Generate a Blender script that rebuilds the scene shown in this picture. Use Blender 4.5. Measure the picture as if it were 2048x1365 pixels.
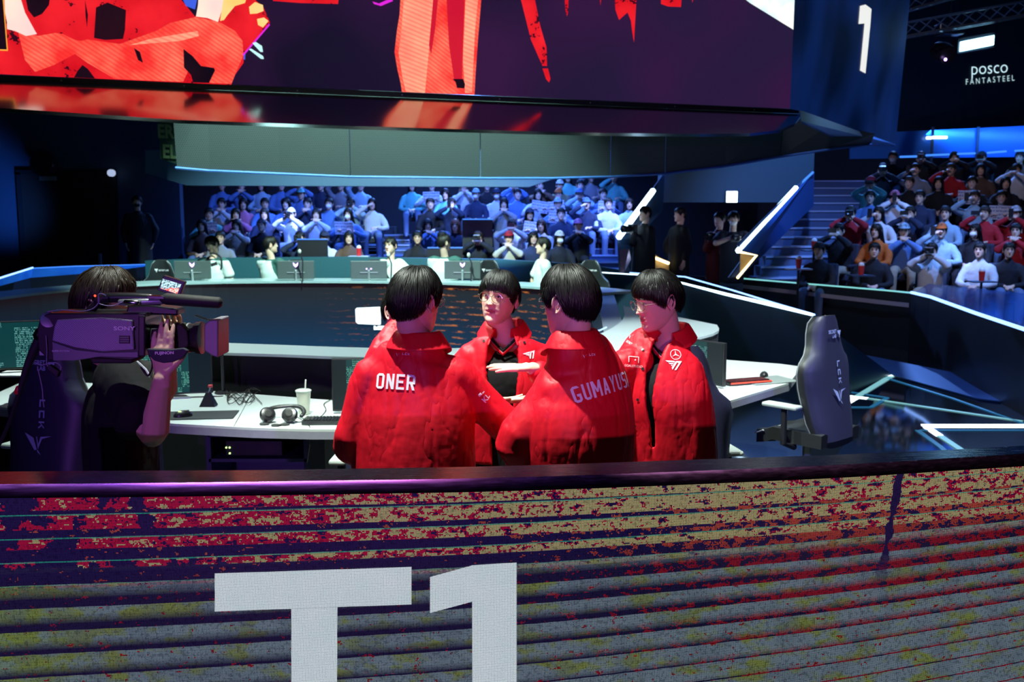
import bpy, bmesh, math, random
from mathutils import Vector, Matrix, noise
from mathutils.bvhtree import BVHTree
V = Vector
PI = math.pi
for o in list(bpy.data.objects): bpy.data.objects.remove(o)
SC = bpy.context.scene
COL = SC.collection
random.seed(7)

# ---------------------------------------------------------------- camera
F_PX, CXP, CYP, HOR, CH = 1991.0, 1024.0, 682.5, 420.0, 2.0
PITCH = math.atan((CYP - HOR) / F_PX)
cam_d = bpy.data.cameras.new('camera'); cam = bpy.data.objects.new('camera', cam_d); COL.objects.link(cam)
cam_d.sensor_width = 36.0; cam_d.lens = 36.0 * F_PX / 2048.0
cam_d.clip_end = 200
cam.location = (0, 0, CH); cam.rotation_euler = (PI / 2 - PITCH, 0, 0)
cam_d.dof.use_dof = True; cam_d.dof.focus_distance = 3.1; cam_d.dof.aperture_fstop = 6.5
SC.camera = cam
_F = V((0, math.cos(PITCH), -math.sin(PITCH))); _U = V((0, math.sin(PITCH), math.cos(PITCH)))
def ray(px, py): return _F + V((1, 0, 0)) * ((px - CXP) / F_PX) - _U * ((py - CYP) / F_PX)
def at(px, py, Y):
    d = ray(px, py); return V((0, 0, CH)) + d * (Y / d.y)
def onz(px, py, z):
    d = ray(px, py); return V((0, 0, CH)) + d * ((z - CH) / d.z)
def onp(px, py, p0, n):
    d = ray(px, py); o = V((0, 0, CH)); return o + d * ((p0 - o).dot(n) / d.dot(n))

# ---------------------------------------------------------------- view, world, lights
SC.view_settings.view_transform = 'Standard'; SC.view_settings.look = 'None'
SC.view_settings.gamma = 1.0; SC.view_settings.exposure = 0.0
SC.view_settings.use_curve_mapping = False
w = bpy.data.worlds.new('world'); SC.world = w; w.use_nodes = True
w.node_tree.nodes['Background'].inputs[0].default_value = (0.01, 0.02, 0.05, 1)
w.node_tree.nodes['Background'].inputs[1].default_value = 0.12
def light(kind, name, loc, tgt, power, col, size=0.1, spot=60, blend=0.3, sy=None):
    d = bpy.data.lights.new(name, kind); d.energy = power; d.color = col
    if kind == 'SPOT': d.spot_size = math.radians(spot); d.spot_blend = blend; d.shadow_soft_size = size
    elif kind == 'AREA':
        d.size = size
        if sy: d.shape = 'RECTANGLE'; d.size_y = sy
    else: d.shadow_soft_size = size
    o = bpy.data.objects.new(name, d); COL.objects.link(o); o.location = loc
    o.rotation_euler = (V(tgt) - V(loc)).to_track_quat('-Z', 'Y').to_euler()
    return o
#LIGHTS
light('SPOT', 'key_spotlight', (-1.1, 3.5, 6.2), (0.1, 4.6, 1.2), 3300, (0.88, 1.0, 0.88), 0.06, 50, 0.5)
light('SPOT', 'key_spotlight', (2.6, 6.4, 6.0), (1.9, 7.2, 0.7), 2600, (0.86, 1.0, 0.95), 0.06, 50, 0.5)
light('SPOT', 'key_spotlight', (-3.0, 6.6, 6.0), (-1.2, 6.3, 0.7), 1700, (0.8, 1.0, 0.92), 0.06, 62, 0.5)
light('SPOT', 'violet_spotlight', (-2.2, -5.5, 2.05), (-0.9, 4, 1.35), 900, (0.45, 0.12, 1.0), 0.05, 24, 0.5)
light('SPOT', 'pink_spotlight', (-0.9, -5.5, 2.05), (-0.45, 3.8, 1.35), 290, (1.0, 0.22, 0.75), 0.05, 8.5, 0.6)
light('SPOT', 'pink_spotlight', (2.4, -5.3, 2.7), (0.58, 4, 1.35), 760, (1.0, 0.34, 0.80), 0.05, 9.5, 0.5)
light('SPOT', 'blue_spotlight', (3.5, -3.0, 4.2), (2.3, 7, .95), 1700, (0.16, 0.14, 1.0), 0.1, 11, 0.6)
light('SPOT', 'blue_spotlight', (-2.5, -2.0, 3.4), (-2.0, 4.5, 1.0), 60, (0.1, 0.16, 1.0), 0.1, 40, 0.6)
light('SPOT', 'far_team_spotlight', (-1.5, 11.0, 6.5), (-2.0, 14.5, 1.0), 6500, (0.66, 1.0, 0.9), 0.08, 75, 0.5)
light('SPOT', 'crowd_spotlight', (-1.5, 12, 7.5), (-4.4, 20.5, 1.6), 9000, (0.08, 0.22, 1.0), 0.1, 13, 0.7)
light('SPOT', 'crowd_spotlight', (2.5, 12, 7.5), (0.2, 21.5, 2.0), 7000, (0.05, 0.18, 1.0), 0.1, 34, 0.9)
light('SPOT', 'crowd_spotlight', (0.0, 10, 8), (-2.0, 21.0, 2.0), 650, (0.75, 0.7, 1.0), 0.1, 45, 0.7)
light('SPOT', 'crowd_beam', (0.8, 18.4, 6.5), (-1.4, 21.8, 2.2), 7000, (0.25, 0.38, 1.0), 0.1, 13, 0.7)
light('SPOT', 'crowd_beam', (-3.4, 18.2, 6.5), (-4.7, 20.6, 1.5), 8000, (0.3, 0.42, 1.0), 0.1, 12, 0.7)
light('SPOT', 'crowd_beam', (3.4, 18.3, 6.8), (1.9, 21.4, 1.8), 7000, (0.25, 0.38, 1.0), 0.1, 16, 0.7)
light('SPOT', 'crowd_beam', (2.0, 18.2, 6.5), (0.3, 20.0, 1.6), 5000, (0.25, 0.38, 1.0), 0.1, 13, 0.7)
light('SPOT', 'crowd_back_light', (-1.0, 25.5, 6.5), (-1.0, 20.5, 1.8), 5200, (0.12, 0.3, 1.0), 0.1, 95, 0.7)
light('SPOT', 'crowd_back_light', (9.0, 24.5, 7.5), (8.0, 17.5, 1.8), 4200, (0.12, 0.3, 1.0), 0.1, 80, 0.7)
light('SPOT', 'crowd_spotlight', (3.0, 9, 8.0), (7.0, 17.0, 2.0), 1000, (0.85, 0.75, 1.0), 0.1, 55, 0.7)
light('SPOT', 'crowd_spotlight', (8.0, 13, 7.5), (7.0, 16.6, 1.5), 3600, (0.15, 0.35, 1.0), 0.1, 42, 0.7)
light('SPOT', 'stair_spotlight', (4.5, 14, 7.0), (5.8, 19.0, 1.2), 2200, (0.1, 0.28, 1.0), 0.1, 45, 0.7)
light('SPOT', 'wall_spotlight', (-8.2, 18.0, 0.8), (-10.3, 20.0, 2.2), 700, (0.05, 0.25, 1.0), 0.2, 40, 1.0)
light('SPOT', 'beam_spotlight', (0.0, 15.9, 0.6), (-1.5, 17.6, 3.4), 130, (0.05, 0.22, 1.0), 0.3, 110, 1.0)
light('SPOT', 'fascia_spotlight', (-1.5, 8.5, 0.9), (-2.5, 14.3, 3.0), 60, (0.5, 0.9, 0.95), 0.2, 95, 1.0)
light('SPOT', 'floor_spotlight', (4.5, 9.0, 6.0), (5.0, 12.0, 0), 500, (0.06, 0.2, 1.0), 0.2, 50, 0.8)
light('AREA', 'ambient_fill', (0, 3.0, 8.5), (0, 3.4, 0), 24, (0.9, 0.9, 0.95), 5)  # soft overhead fill, added to lift the darkest parts
light('SPOT', 'crowd_beam', (5.0, 13.5, 7.0), (7.3, 16.3, 1.3), 5000, (0.3, 0.42, 1.0), 0.1, 12, 0.7)
light('SPOT', 'crowd_beam', (5.0, 14.0, 7.0), (6.9, 18.6, 2.0), 5000, (0.3, 0.42, 1.0), 0.1, 9, 0.7)
light('SPOT', 'crowd_spotlight', (-1.0, 18.3, 7.0), (-1.6, 21.5, 1.8), 3500, (0.10, 0.24, 1.0), 0.1, 100, 0.7)
light('SPOT', 'pink_spotlight', (-2.8, -5.0, 2.3), (-1.08, 3.1, 1.45), 150, (1.0, 0.3, 0.7), 0.05, 5, 0.8)  # narrow beam added to tint the camera operator's arm pink
#ENDLIGHTS

# ---------------------------------------------------------------- objects, tags
def link(o, parent=None):
    COL.objects.link(o)
    if parent is not None: o.parent = parent
    return o
def tag(o, label=None, cat=None, group=None, kind=None):
    if label: o['label'] = label
    if cat: o['category'] = cat
    if group: o['group'] = group
    if kind: o['kind'] = kind
    return o
def empty(name, loc, label=None, cat=None, group=None, rz=0):
    o = bpy.data.objects.new(name, None); o.empty_display_size = .1; COL.objects.link(o)
    o.location = loc; o.rotation_euler = (0, 0, rz); tag(o, label, cat, group); return o
def meshobj(name, verts, faces, mats, parent=None, mi=None, smooth=False, inv=True):
    """verts are world (or local when the parent sits elsewhere and inv is False)"""
    me = bpy.data.meshes.new(name)
    me.from_pydata([tuple(v) for v in verts], [], faces); me.update()
    if not isinstance(mats, (list, tuple)): mats = [mats]
    for m in mats: me.materials.append(m)
    if mi: me.polygons.foreach_set('material_index', mi)
    if smooth: me.polygons.foreach_set('use_smooth', [True] * len(me.polygons))
    o = bpy.data.objects.new(name, me); link(o, parent)
    if parent is not None and inv:
        o.matrix_parent_inverse = wm(parent).inverted()
    return o
def wm(o):
    m = Matrix.LocRotScale(o.location, o.rotation_euler, o.scale)
    if o.parent: m = wm(o.parent) @ o.matrix_parent_inverse @ m
    return m

class MB:
    """collects shapes that become ONE mesh"""
    def __init__(s): s.v = []; s.f = []; s.m = []; s.cur = 0
    def add(s, vs, fs, m=None):
        n = len(s.v); s.v += [V(v) for v in vs]; s.f += [[i + n for i in f] for f in fs]
        s.m += [s.cur if m is None else m] * len(fs); return s
    def box(s, c, size, rot=None, m=None, bev=0):
        hx, hy, hz = size[0] / 2, size[1] / 2, size[2] / 2
        R = rot if rot is not None else Matrix.Identity(3)
        c = V(c)
        if bev:
            bm = bmesh.new(); bmesh.ops.create_cube(bm, size=1)
            for v in bm.verts: v.co = V((v.co.x * size[0], v.co.y * size[1], v.co.z * size[2]))
            bmesh.ops.bevel(bm, geom=bm.edges[:], offset=bev, segments=2, affect='EDGES', profile=.5)
            bm.verts.index_update()
            s.add([c + R @ v.co for v in bm.verts], [[v.index for v in f.verts] for f in bm.faces], m); bm.free(); return s
        vs = [c + R @ V((x * hx, y * hy, z * hz)) for x in (-1, 1) for y in (-1, 1) for z in (-1, 1)]
        return s.add(vs, [[0, 1, 3, 2], [4, 6, 7, 5], [0, 4, 5, 1], [2, 3, 7, 6], [0, 2, 6, 4], [1, 5, 7, 3]], m)
    def prism(s, poly, ext, m=None):
        """poly of 3-D points (convex or simple), extruded by ext"""
        n = len(poly); ext = V(ext); vs = [V(p) for p in poly] + [V(p) + ext for p in poly]
        fs = [list(range(n))[::-1], list(range(n, 2 * n))] + [[i, (i + 1) % n, (i + 1) % n + n, i + n] for i in range(n)]
        return s.add(vs, fs, m)
    def tube(s, pts, rad, seg=10, up=None, caps=True, m=None, smooth_n=0):
        pts = [V(p) for p in pts]
        if not isinstance(rad, (list, tuple)) or (isinstance(rad, tuple)): rad = [rad] * len(pts)
        rad = [(r, r) if not isinstance(r, (tuple, list)) else tuple(r) for r in rad]
        if smooth_n:
            P, Rr = [], []
            n = len(pts)
            for i in range(n - 1):
                p0, p1, p2, p3 = pts[max(i - 1, 0)], pts[i], pts[i + 1], pts[min(i + 2, n - 1)]
                r0, r1, r2, r3 = rad[max(i - 1, 0)], rad[i], rad[i + 1], rad[min(i + 2, n - 1)]
                for k in range(smooth_n):
                    t = k / smooth_n
                    c = lambda a, b, c_, d: .5 * ((2 * b) + (c_ - a) * t + (2 * a - 5 * b + 4 * c_ - d) * t * t + (3 * b - a - 3 * c_ + d) * t ** 3)
                    P.append(V([c(p0[j], p1[j], p2[j], p3[j]) for j in range(3)]))
                    Rr.append(tuple(max(1e-4, c(r0[j], r1[j], r2[j], r3[j])) for j in range(2)))
            P.append(pts[-1]); Rr.append(rad[-1]); pts, rad = P, Rr
        n = len(pts)
        t0 = (pts[1] - pts[0]).normalized()
        ref = V(up) if up is not None else (V((0, 0, 1)) if abs(t0.z) < .9 else V((0, 1, 0)))
        rings = []; prev = None
        for i in range(n):
            t = (pts[min(i + 1, n - 1)] - pts[max(i - 1, 0)])
            t = t.normalized() if t.length > 1e-9 else t0
            if up is not None: a = ref - t * ref.dot(t)
            else:
                a = (ref if prev is None else prev); a = a - t * a.dot(t)
            if a.length < 1e-6: a = t.orthogonal()
            a.normalize(); prev = a; b = t.cross(a)
            rings.append([pts[i] + b * (math.cos(2 * PI * k / seg) * rad[i][0]) + a * (math.sin(2 * PI * k / seg) * rad[i][1]) for k in range(seg)])
        vs = [p for r in rings for p in r]; fs = []
        for i in range(n - 1):
            for k in range(seg):
                k2 = (k + 1) % seg
                fs.append([i * seg + k, i * seg + k2, (i + 1) * seg + k2, (i + 1) * seg + k])
        if caps:
            d0 = (pts[0] - pts[1]).normalized() * min(rad[0]) * .6; d1 = (pts[-1] - pts[-2]).normalized() * min(rad[-1]) * .6
            base = len(vs)
            for (ci, d, ring, flip) in ((0, d0, rings[0], True), (n - 1, d1, rings[-1], False)):
                c = pts[ci]; inner = [c + (p - c) * .7 + d * .7 for p in ring]; tip = c + d
                b0 = len(vs); vs += inner + [tip]; r0 = 0 if ci == 0 else (n - 1) * seg
                for k in range(seg):
                    k2 = (k + 1) % seg
                    q = [r0 + k, r0 + k2, b0 + k2, b0 + k]; tt = [b0 + k, b0 + k2, b0 + seg]
                    if flip: q.reverse(); tt.reverse()
                    fs.append(q); fs.append(tt)
        return s.add(vs, fs, m)
    def lathe(s, prof, c, axis=(0, 0, 1), seg=24, m=None):
        ax = V(axis).normalized(); a = ax.orthogonal().normalized(); b = ax.cross(a); c = V(c); vs = []; fs = []
        for r, h in prof:
            for k in range(seg):
                t = 2 * PI * k / seg; vs.append(c + ax * h + (a * math.cos(t) + b * math.sin(t)) * r)
        for i in range(len(prof) - 1):
            for k in range(seg):
                k2 = (k + 1) % seg; fs.append([i * seg + k, i * seg + k2, (i + 1) * seg + k2, (i + 1) * seg + k])
        if prof[0][0] > 1e-5: fs.append(list(range(seg))[::-1])
        if prof[-1][0] > 1e-5: fs.append([(len(prof) - 1) * seg + k for k in range(seg)])
        return s.add(vs, fs, m)
    def ball(s, c, r, seg=12, rot=None, m=None):
        r = (r, r, r) if not isinstance(r, (tuple, list)) else r; R = rot or Matrix.Identity(3); c = V(c)
        vs = []; fs = []; n = seg // 2 + 1
        for i in range(n + 1):
            p = PI * i / n
            for k in range(seg):
                t = 2 * PI * k / seg; vs.append(c + R @ V((r[0] * math.sin(p) * math.cos(t), r[1] * math.sin(p) * math.sin(t), r[2] * math.cos(p))))
        for i in range(n):
            for k in range(seg):
                k2 = (k + 1) % seg; fs.append([i * seg + k, (i + 1) * seg + k, (i + 1) * seg + k2, i * seg + k2])
        return s.add(vs, fs, m)
    def xf(s, M):
        s.v = [M @ v for v in s.v]; return s
    def build(s, name, mats, parent=None, smooth=False, inv=True):
        o = meshobj(name, s.v, s.f, mats, parent, s.m, smooth, inv)
        if smooth: autosmooth(o)
        return o
def autosmooth(o, ang=45):
    me = o.data
    bm = bmesh.new(); bm.from_mesh(me); bmesh.ops.remove_doubles(bm, verts=bm.verts, dist=1e-6)
    a = math.radians(ang)
    for e in bm.edges:
        if len(e.link_faces) == 2 and e.calc_face_angle(0) > a: e.smooth = False
    for f in bm.faces: f.smooth = True
    bm.to_mesh(me); bm.free()
def remesh(mb, voxel, smooth=2, name='tmp'):
    """unites overlapping closed shapes into one continuous surface"""
    me = bpy.data.meshes.new(name); me.from_pydata([tuple(v) for v in mb.v], [], mb.f); me.update()
    bm = bmesh.new(); bm.from_mesh(me); bmesh.ops.remove_doubles(bm, verts=bm.verts, dist=1e-6)
    bmesh.ops.recalc_face_normals(bm, faces=bm.faces); bm.to_mesh(me); bm.free()
    o = bpy.data.objects.new(name, me); COL.objects.link(o)
    r = o.modifiers.new('r', 'REMESH'); r.mode = 'VOXEL'; r.voxel_size = voxel
    if smooth:
        sm = o.modifiers.new('s', 'SMOOTH'); sm.iterations = smooth; sm.factor = .5
    dg = bpy.context.evaluated_depsgraph_get(); dg.update()
    out = bpy.data.meshes.new_from_object(o.evaluated_get(dg))
    out.materials.clear()
    vs = [v.co.copy() for v in out.vertices]; fs = [list(p.vertices) for p in out.polygons]
    bpy.data.objects.remove(o); bpy.data.meshes.remove(me); bpy.data.meshes.remove(out)
    return vs, fs
def vnormals(vs, fs):
    me = bpy.data.meshes.new('n'); me.from_pydata([tuple(v) for v in vs], [], fs); me.update()
    n = [v.normal.copy() for v in me.vertices]; bpy.data.meshes.remove(me); return n

# ---------------------------------------------------------------- materials
class NT:
    def __init__(s, name):
        s.mat = bpy.data.materials.new(name); s.mat.use_nodes = True; s.t = s.mat.node_tree; s.n = s.t.nodes
        s.b = s.n['Principled BSDF']
    def new(s, t, **k):
        n = s.n.new(t)
        for a, b in k.items(): setattr(n, a, b)
        return n
    def put(s, sock, val):
        if isinstance(val, bpy.types.NodeSocket): s.t.links.new(val, sock)
        elif val is not None:
            if hasattr(sock.default_value, '__len__') and not hasattr(val, '__len__'): val = (val, val, val)
            if hasattr(sock.default_value, '__len__') and len(sock.default_value) == 4 and len(val) == 3: val = (*val, 1)
            sock.default_value = val
    def math(s, op, a, b=None, c=None, clamp=False):
        n = s.new('ShaderNodeMath', operation=op, use_clamp=clamp); s.put(n.inputs[0], a)
        if b is not None: s.put(n.inputs[1], b)
        if c is not None: s.put(n.inputs[2], c)
        return n.outputs[0]
    def mix(s, f, a, b, mode='MIX'):
        n = s.new('ShaderNodeMix', data_type='RGBA', blend_type=mode); s.put(n.inputs[0], f); s.put(n.inputs[6], a); s.put(n.inputs[7], b)
        return n.outputs[2]
    def noise(s, vec, scale, detail=2, rough=.5, dim='3D'):
        n = s.new('ShaderNodeTexNoise', noise_dimensions=dim)
        if vec is not None: s.put(n.inputs['Vector'], vec)
        n.inputs['Scale'].default_value = scale; n.inputs['Detail'].default_value = detail; n.inputs['Roughness'].default_value = rough
        return n.outputs['Fac']
    def comb(s, x, y, z=0.0):
        n = s.new('ShaderNodeCombineXYZ')
        for i, v in enumerate((x, y, z)): s.put(n.inputs[i], v)
        return n.outputs[0]
    def sep(s, v):
        n = s.new('ShaderNodeSeparateXYZ'); s.put(n.inputs[0], v); return n.outputs
    def coord(s, w='Object'): return s.new('ShaderNodeTexCoord').outputs[w]
    def step(s, v, lo, hi):
        n = s.new('ShaderNodeMapRange', clamp=True); s.put(n.inputs[0], v); n.inputs[1].default_value = lo; n.inputs[2].default_value = hi
        return n.outputs[0]
    def ramp(s, v, stops):
        n = s.new('ShaderNodeValToRGB'); s.put(n.inputs[0], v); r = n.color_ramp
        while len(r.elements) < len(stops): r.elements.new(.5)
        for e, (p, c) in zip(r.elements, stops): e.position = p; e.color = (*c, 1)
        return n.outputs[0]
    def bump(s, h, strength=.3, dist=.01):
        n = s.new('ShaderNodeBump'); s.put(n.inputs['Height'], h); n.inputs['Strength'].default_value = strength; n.inputs['Distance'].default_value = dist
        s.t.links.new(n.outputs[0], s.b.inputs['Normal'])
def mat(name, col, rough=.5, metal=0, emit=None, es=0, noise_amt=.12, nscale=30, bump=0, spec=.5, sheen=0, trans=0, sss=0, coat=0, alpha=1):
    t = NT(name); b = t.b
    b.inputs['Roughness'].default_value = rough; b.inputs['Metallic'].default_value = metal
    b.inputs['Specular IOR Level'].default_value = spec
    if noise_amt:
        fac = t.noise(t.coord(), nscale, 3)
        c2 = tuple(x * (1 - noise_amt * 1.6) for x in col)
        t.put(b.inputs['Base Color'], t.mix(fac, col, c2))
        if bump: t.bump(fac, bump, .002)
    else: b.inputs['Base Color'].default_value = (*col, 1)
    if emit: b.inputs['Emission Color'].default_value = (*emit, 1); b.inputs['Emission Strength'].default_value = es
    if sheen: b.inputs['Sheen Weight'].default_value = sheen
    if trans: b.inputs['Transmission Weight'].default_value = trans; b.inputs['IOR'].default_value = 1.1
    if sss: b.inputs['Subsurface Weight'].default_value = sss; b.inputs['Subsurface Radius'].default_value = (.01, .004, .002); b.inputs['Subsurface Scale'].default_value = .5
    if coat: b.inputs['Coat Weight'].default_value = coat
    if alpha < 1: b.inputs['Alpha'].default_value = alpha
    return t.mat
def glow(name, col, s): return mat(name, (0.02, 0.02, 0.02), .5, emit=col, es=s, noise_amt=0)

M = dict(
 black=mat('black_paint', (.012, .013, .018), .45), matte=mat('matte_black', (.010, .011, .014), .8), wallk=mat('dark_wall', (.02, .025, .035), .75),
 navy=mat('navy_wall', (.03, .06, .12), .6), teal=mat('teal_wall', (.02, .10, .13), .5), gloss=mat('gloss_black', (.012, .014, .02), .12, coat=.3),
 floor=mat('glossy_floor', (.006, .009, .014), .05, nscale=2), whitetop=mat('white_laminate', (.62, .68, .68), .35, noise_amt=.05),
 edge=mat('grey_edge', (.32, .32, .40), .5), grey=mat('grey_metal', (.35, .38, .4), .4, .4), chrome=mat('chrome', (.8, .8, .8), .15, 1),
 plastic=mat('black_plastic', (.02, .02, .024), .3), rubber=mat('black_rubber', (.015, .015, .015), .7),
 tread=mat('stair_tread', (.05, .09, .18), .55), carpet=mat('bleacher_carpet', (.03, .035, .05), .9),  # tread tinted blue to carry the blue light on the stairs
 leather=mat('black_leather', (.022, .024, .026), .38, bump=.2, nscale=160), piping=mat('grey_piping', (.3, .33, .33), .5),
 pad=mat('armrest_pad', (.45, .5, .47), .4), white=mat('white_plastic', (.8, .82, .8), .4, noise_amt=.03),
 print=mat('white_print', (.82, .8, .84), .6, noise_amt=.03), cup=mat('milky_cup', (.85, .86, .72), .3, noise_amt=.05),
 wall_logo=mat('blue_grey_print', (.35, .42, .75), .5, noise_amt=.03), red=mat('red_plastic', (.7, .03, .03), .4),
 warm=mat('warm_panel', (.5, .36, .18), .5), brass=mat('gold', (.6, .45, .2), .3, .8), glass=mat('clear_glass', (.9, .95, 1), .03, trans=.95, noise_amt=0),
 bluel=glow('blue_led', (.22, .42, 1.0), 3.2), blued=glow('dim_blue_led', (.05, .25, 1.0), 1.2), whitel=glow('white_led', (.55, .8, 1.0), 5),
 tealed=glow('teal_led', (.25, .75, .75), 1.0), warml=glow('warm_led', (1.0, .78, .38), 3.5), purplel=glow('purple_led', (.55, .35, 1.0), 6),
 exitg=glow('exit_green', (.25, 1.0, .55), 4), exitw=glow('exit_white', (.8, 1.0, .9), 5), sign=glow('sign_white', (.62, .9, 1.0), 1.1),
 greenl=glow('green_led', (.5, 1, .2), 5), redl=glow('red_led', (1, .05, .02), 3), underl=glow('violet_led', (.25, .2, 1.0), 2.2),
)
# ================================================================ LED MATERIALS
def led_grid(t, uv, pitch, duty=.30):
    x, y, _ = t.sep(uv)
    fx = t.math('ABSOLUTE', t.math('SUBTRACT', t.math('FRACT', t.math('DIVIDE', x, pitch)), .5))
    fy = t.math('ABSOLUTE', t.math('SUBTRACT', t.math('FRACT', t.math('DIVIDE', y, pitch)), .5))
    return t.math('MULTIPLY', t.math('LESS_THAN', fx, duty), t.math('LESS_THAN', fy, duty))
def led_out(t, col, strength, mask=None, pat=1.0):
    b = t.b; b.inputs['Base Color'].default_value = (.01, .01, .012, 1); b.inputs['Roughness'].default_value = .6; b.inputs['Specular IOR Level'].default_value = .15
    t.put(b.inputs['Emission Color'], col)
    if mask is not None: strength = t.math('MULTIPLY_ADD', mask, strength * (1 - .12), strength * .12)
    t.put(b.inputs['Emission Strength'], strength)
    return t.mat
def snap(t, uv, pitch):
    x, y, _ = t.sep(uv)
    return t.comb(t.math('MULTIPLY', t.math('FLOOR', t.math('DIVIDE', x, pitch)), pitch), t.math('MULTIPLY', t.math('FLOOR', t.math('DIVIDE', y, pitch)), pitch))
PITCHL = .0030
def near_led_mat(ulen):
    """louvred rusty metal slats shown on the LED wall: u metres along, v height in metres"""
    t = NT('slat_pattern_led'); uv = t.new('ShaderNodeUVMap').outputs[0]; s = snap(t, uv, PITCHL); s2 = snap(t, uv, PITCHL * 1.0)
    u, v, _ = t.sep(uv); us = t.math('DIVIDE', u, ulen)
    # slat index: v0(u) - i*p(u)
    v0 = t.math('MULTIPLY_ADD', us, LV[1], LV[0]); p = t.math('MULTIPLY_ADD', us, LV[3], LV[2])
    idx = t.math('DIVIDE', t.math('SUBTRACT', v0, v), p); i0 = t.math('FLOOR', idx); fr = t.math('FRACT', idx)
    low = t.step(idx, 3.2, 4.6)                       # 0 in the upper (tan) part, 1 in the lower grey part
    # wide soft patches
    n1 = t.noise(s, 3.2, 3, .6); n2 = t.noise(t.comb(*[t.math('MULTIPLY', c, k) for c, k in zip(t.sep(s)[:2], (1, 2.2))]), 26, 4, .65)
    n3 = t.noise(s, 95, 2, .7); n4 = t.noise(s, 11, 4, .6); n5 = t.noise(t.comb(*[t.math('MULTIPLY', c, k) for c, k in zip(t.sep(s)[:2], (1, 1.8))]), 10, 5, .65)
    navy = (.012, .008, .065); tan = (.40, .40, .16); tan2 = (.44, .32, .19); crim = (.42, .006, .040); grey = (.17, .23, .29); olive = (.20, .24, .02)
    # upper: share of the slat that is lit grows to the right, darkness fraction grows with idx
    bright_up = t.math('LESS_THAN', fr, t.math('SUBTRACT', t.math('MULTIPLY_ADD', us, .28, .80), t.math('MULTIPLY', i0, .17)))
    right = t.step(us, .10, .55)
    redness = t.math('ADD', t.math('MULTIPLY', n2, .9), t.math('MULTIPLY', n3, .35))
    thr = t.math('MULTIPLY_ADD', t.step(us, .05, .58), .175, .52)
    thr = t.math('SUBTRACT', thr, t.math('MULTIPLY', t.step(us, .60, .72), .045))
    isred = t.math('GREATER_THAN', redness, thr)
    base = t.mix(n1, tan, tan2)
    upc = t.mix(isred, base, crim)
    # holes of navy at the left and random
    hole = t.math('GREATER_THAN', t.math('SUBTRACT', t.math('ADD', t.math('MULTIPLY', n4, 1.0), t.math('MULTIPLY', n3, .15)), t.math('MULTIPLY', t.step(us, .0, .30), .30)), .50)
    hole2 = t.math('GREATER_THAN', t.math('ADD', n2, t.math('MULTIPLY', n3, .4)), .80)
    upc = t.mix(hole, upc, navy); upc = t.mix(hole2, upc, navy)
    # dark bars get red speckle to the right
    sp = t.math('GREATER_THAN', t.math('ADD', n2, t.math('MULTIPLY', n3, .45)), t.math('SUBTRACT', .86, t.math('MULTIPLY', t.step(us, .42, .7), .17)))
    dark = t.mix(sp, navy, t.mix(n3, crim, (.40, .12, .04)))
    up = t.mix(bright_up, dark, upc)
    # teal rim along the top of each slat
    rim = t.math('MULTIPLY', t.math('LESS_THAN', fr, .055), t.math('GREATER_THAN', us, .05))
    up = t.mix(t.math('MULTIPLY', rim, .8), up, (.02, .36, .26))
    # lower: rounded slats, bright on top fading to a dark lower edge
    bend = t.math('SUBTRACT', t.math('MULTIPLY_ADD', t.math('SUBTRACT', i0, 3.0), .105, .20), t.math('MULTIPLY', us, .12))
    fade = t.math('SUBTRACT', 1.0, t.math('DIVIDE', t.math('SUBTRACT', fr, t.math('SUBTRACT', bend, .12)), .44), clamp=True)
    edge = t.math('LESS_THAN', fr, .93)
    fade = t.math('MULTIPLY', fade, edge)
    ol = t.math('MULTIPLY', t.step(t.math('ADD', n5, t.math('MULTIPLY', t.step(us, .22, 0), .12)), .50, .60), .85)
    lowc = t.mix(ol, grey, olive); lowc = t.mix(t.math('MULTIPLY', t.step(us, .13, .0), .5), lowc, (.20, .34, .015))
    lowc = t.mix(t.math('MULTIPLY', t.step(n4, .45, .62), .5), lowc, (.10, .14, .19))
    lr = t.math('GREATER_THAN', t.math('ADD', n2, t.math('MULTIPLY', n3, .35)), .835)
    lowc = t.mix(lr, lowc, (.30, .015, .01))
    lowc = t.mix(fade, t.mix(sp, (.012, .010, .045), (.24, .008, .02)), lowc)
    lo_mix = t.math('MULTIPLY', low, 1.0)
    col = t.mix(lo_mix, up, lowc)
    # a dark vertical crack on the right
    crack = t.math('LESS_THAN', t.math('ABSOLUTE', t.math('SUBTRACT', us, t.math('MULTIPLY_ADD', v, .05, CRACK))), t.math('MULTIPLY_ADD', n4, .02, -.006))
    col = t.mix(t.math('MULTIPLY', crack, t.step(v, 1.0, 1.1)), col, navy)
    return led_out(t, t.mix(t.new('ShaderNodeTexWhiteNoise').outputs[0] if False else t.math('MULTIPLY', t.math('GREATER_THAN', n3, .56), .35), col, (.0, .0, .01)), 1.2, led_grid(t, uv, PITCHL))

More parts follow.
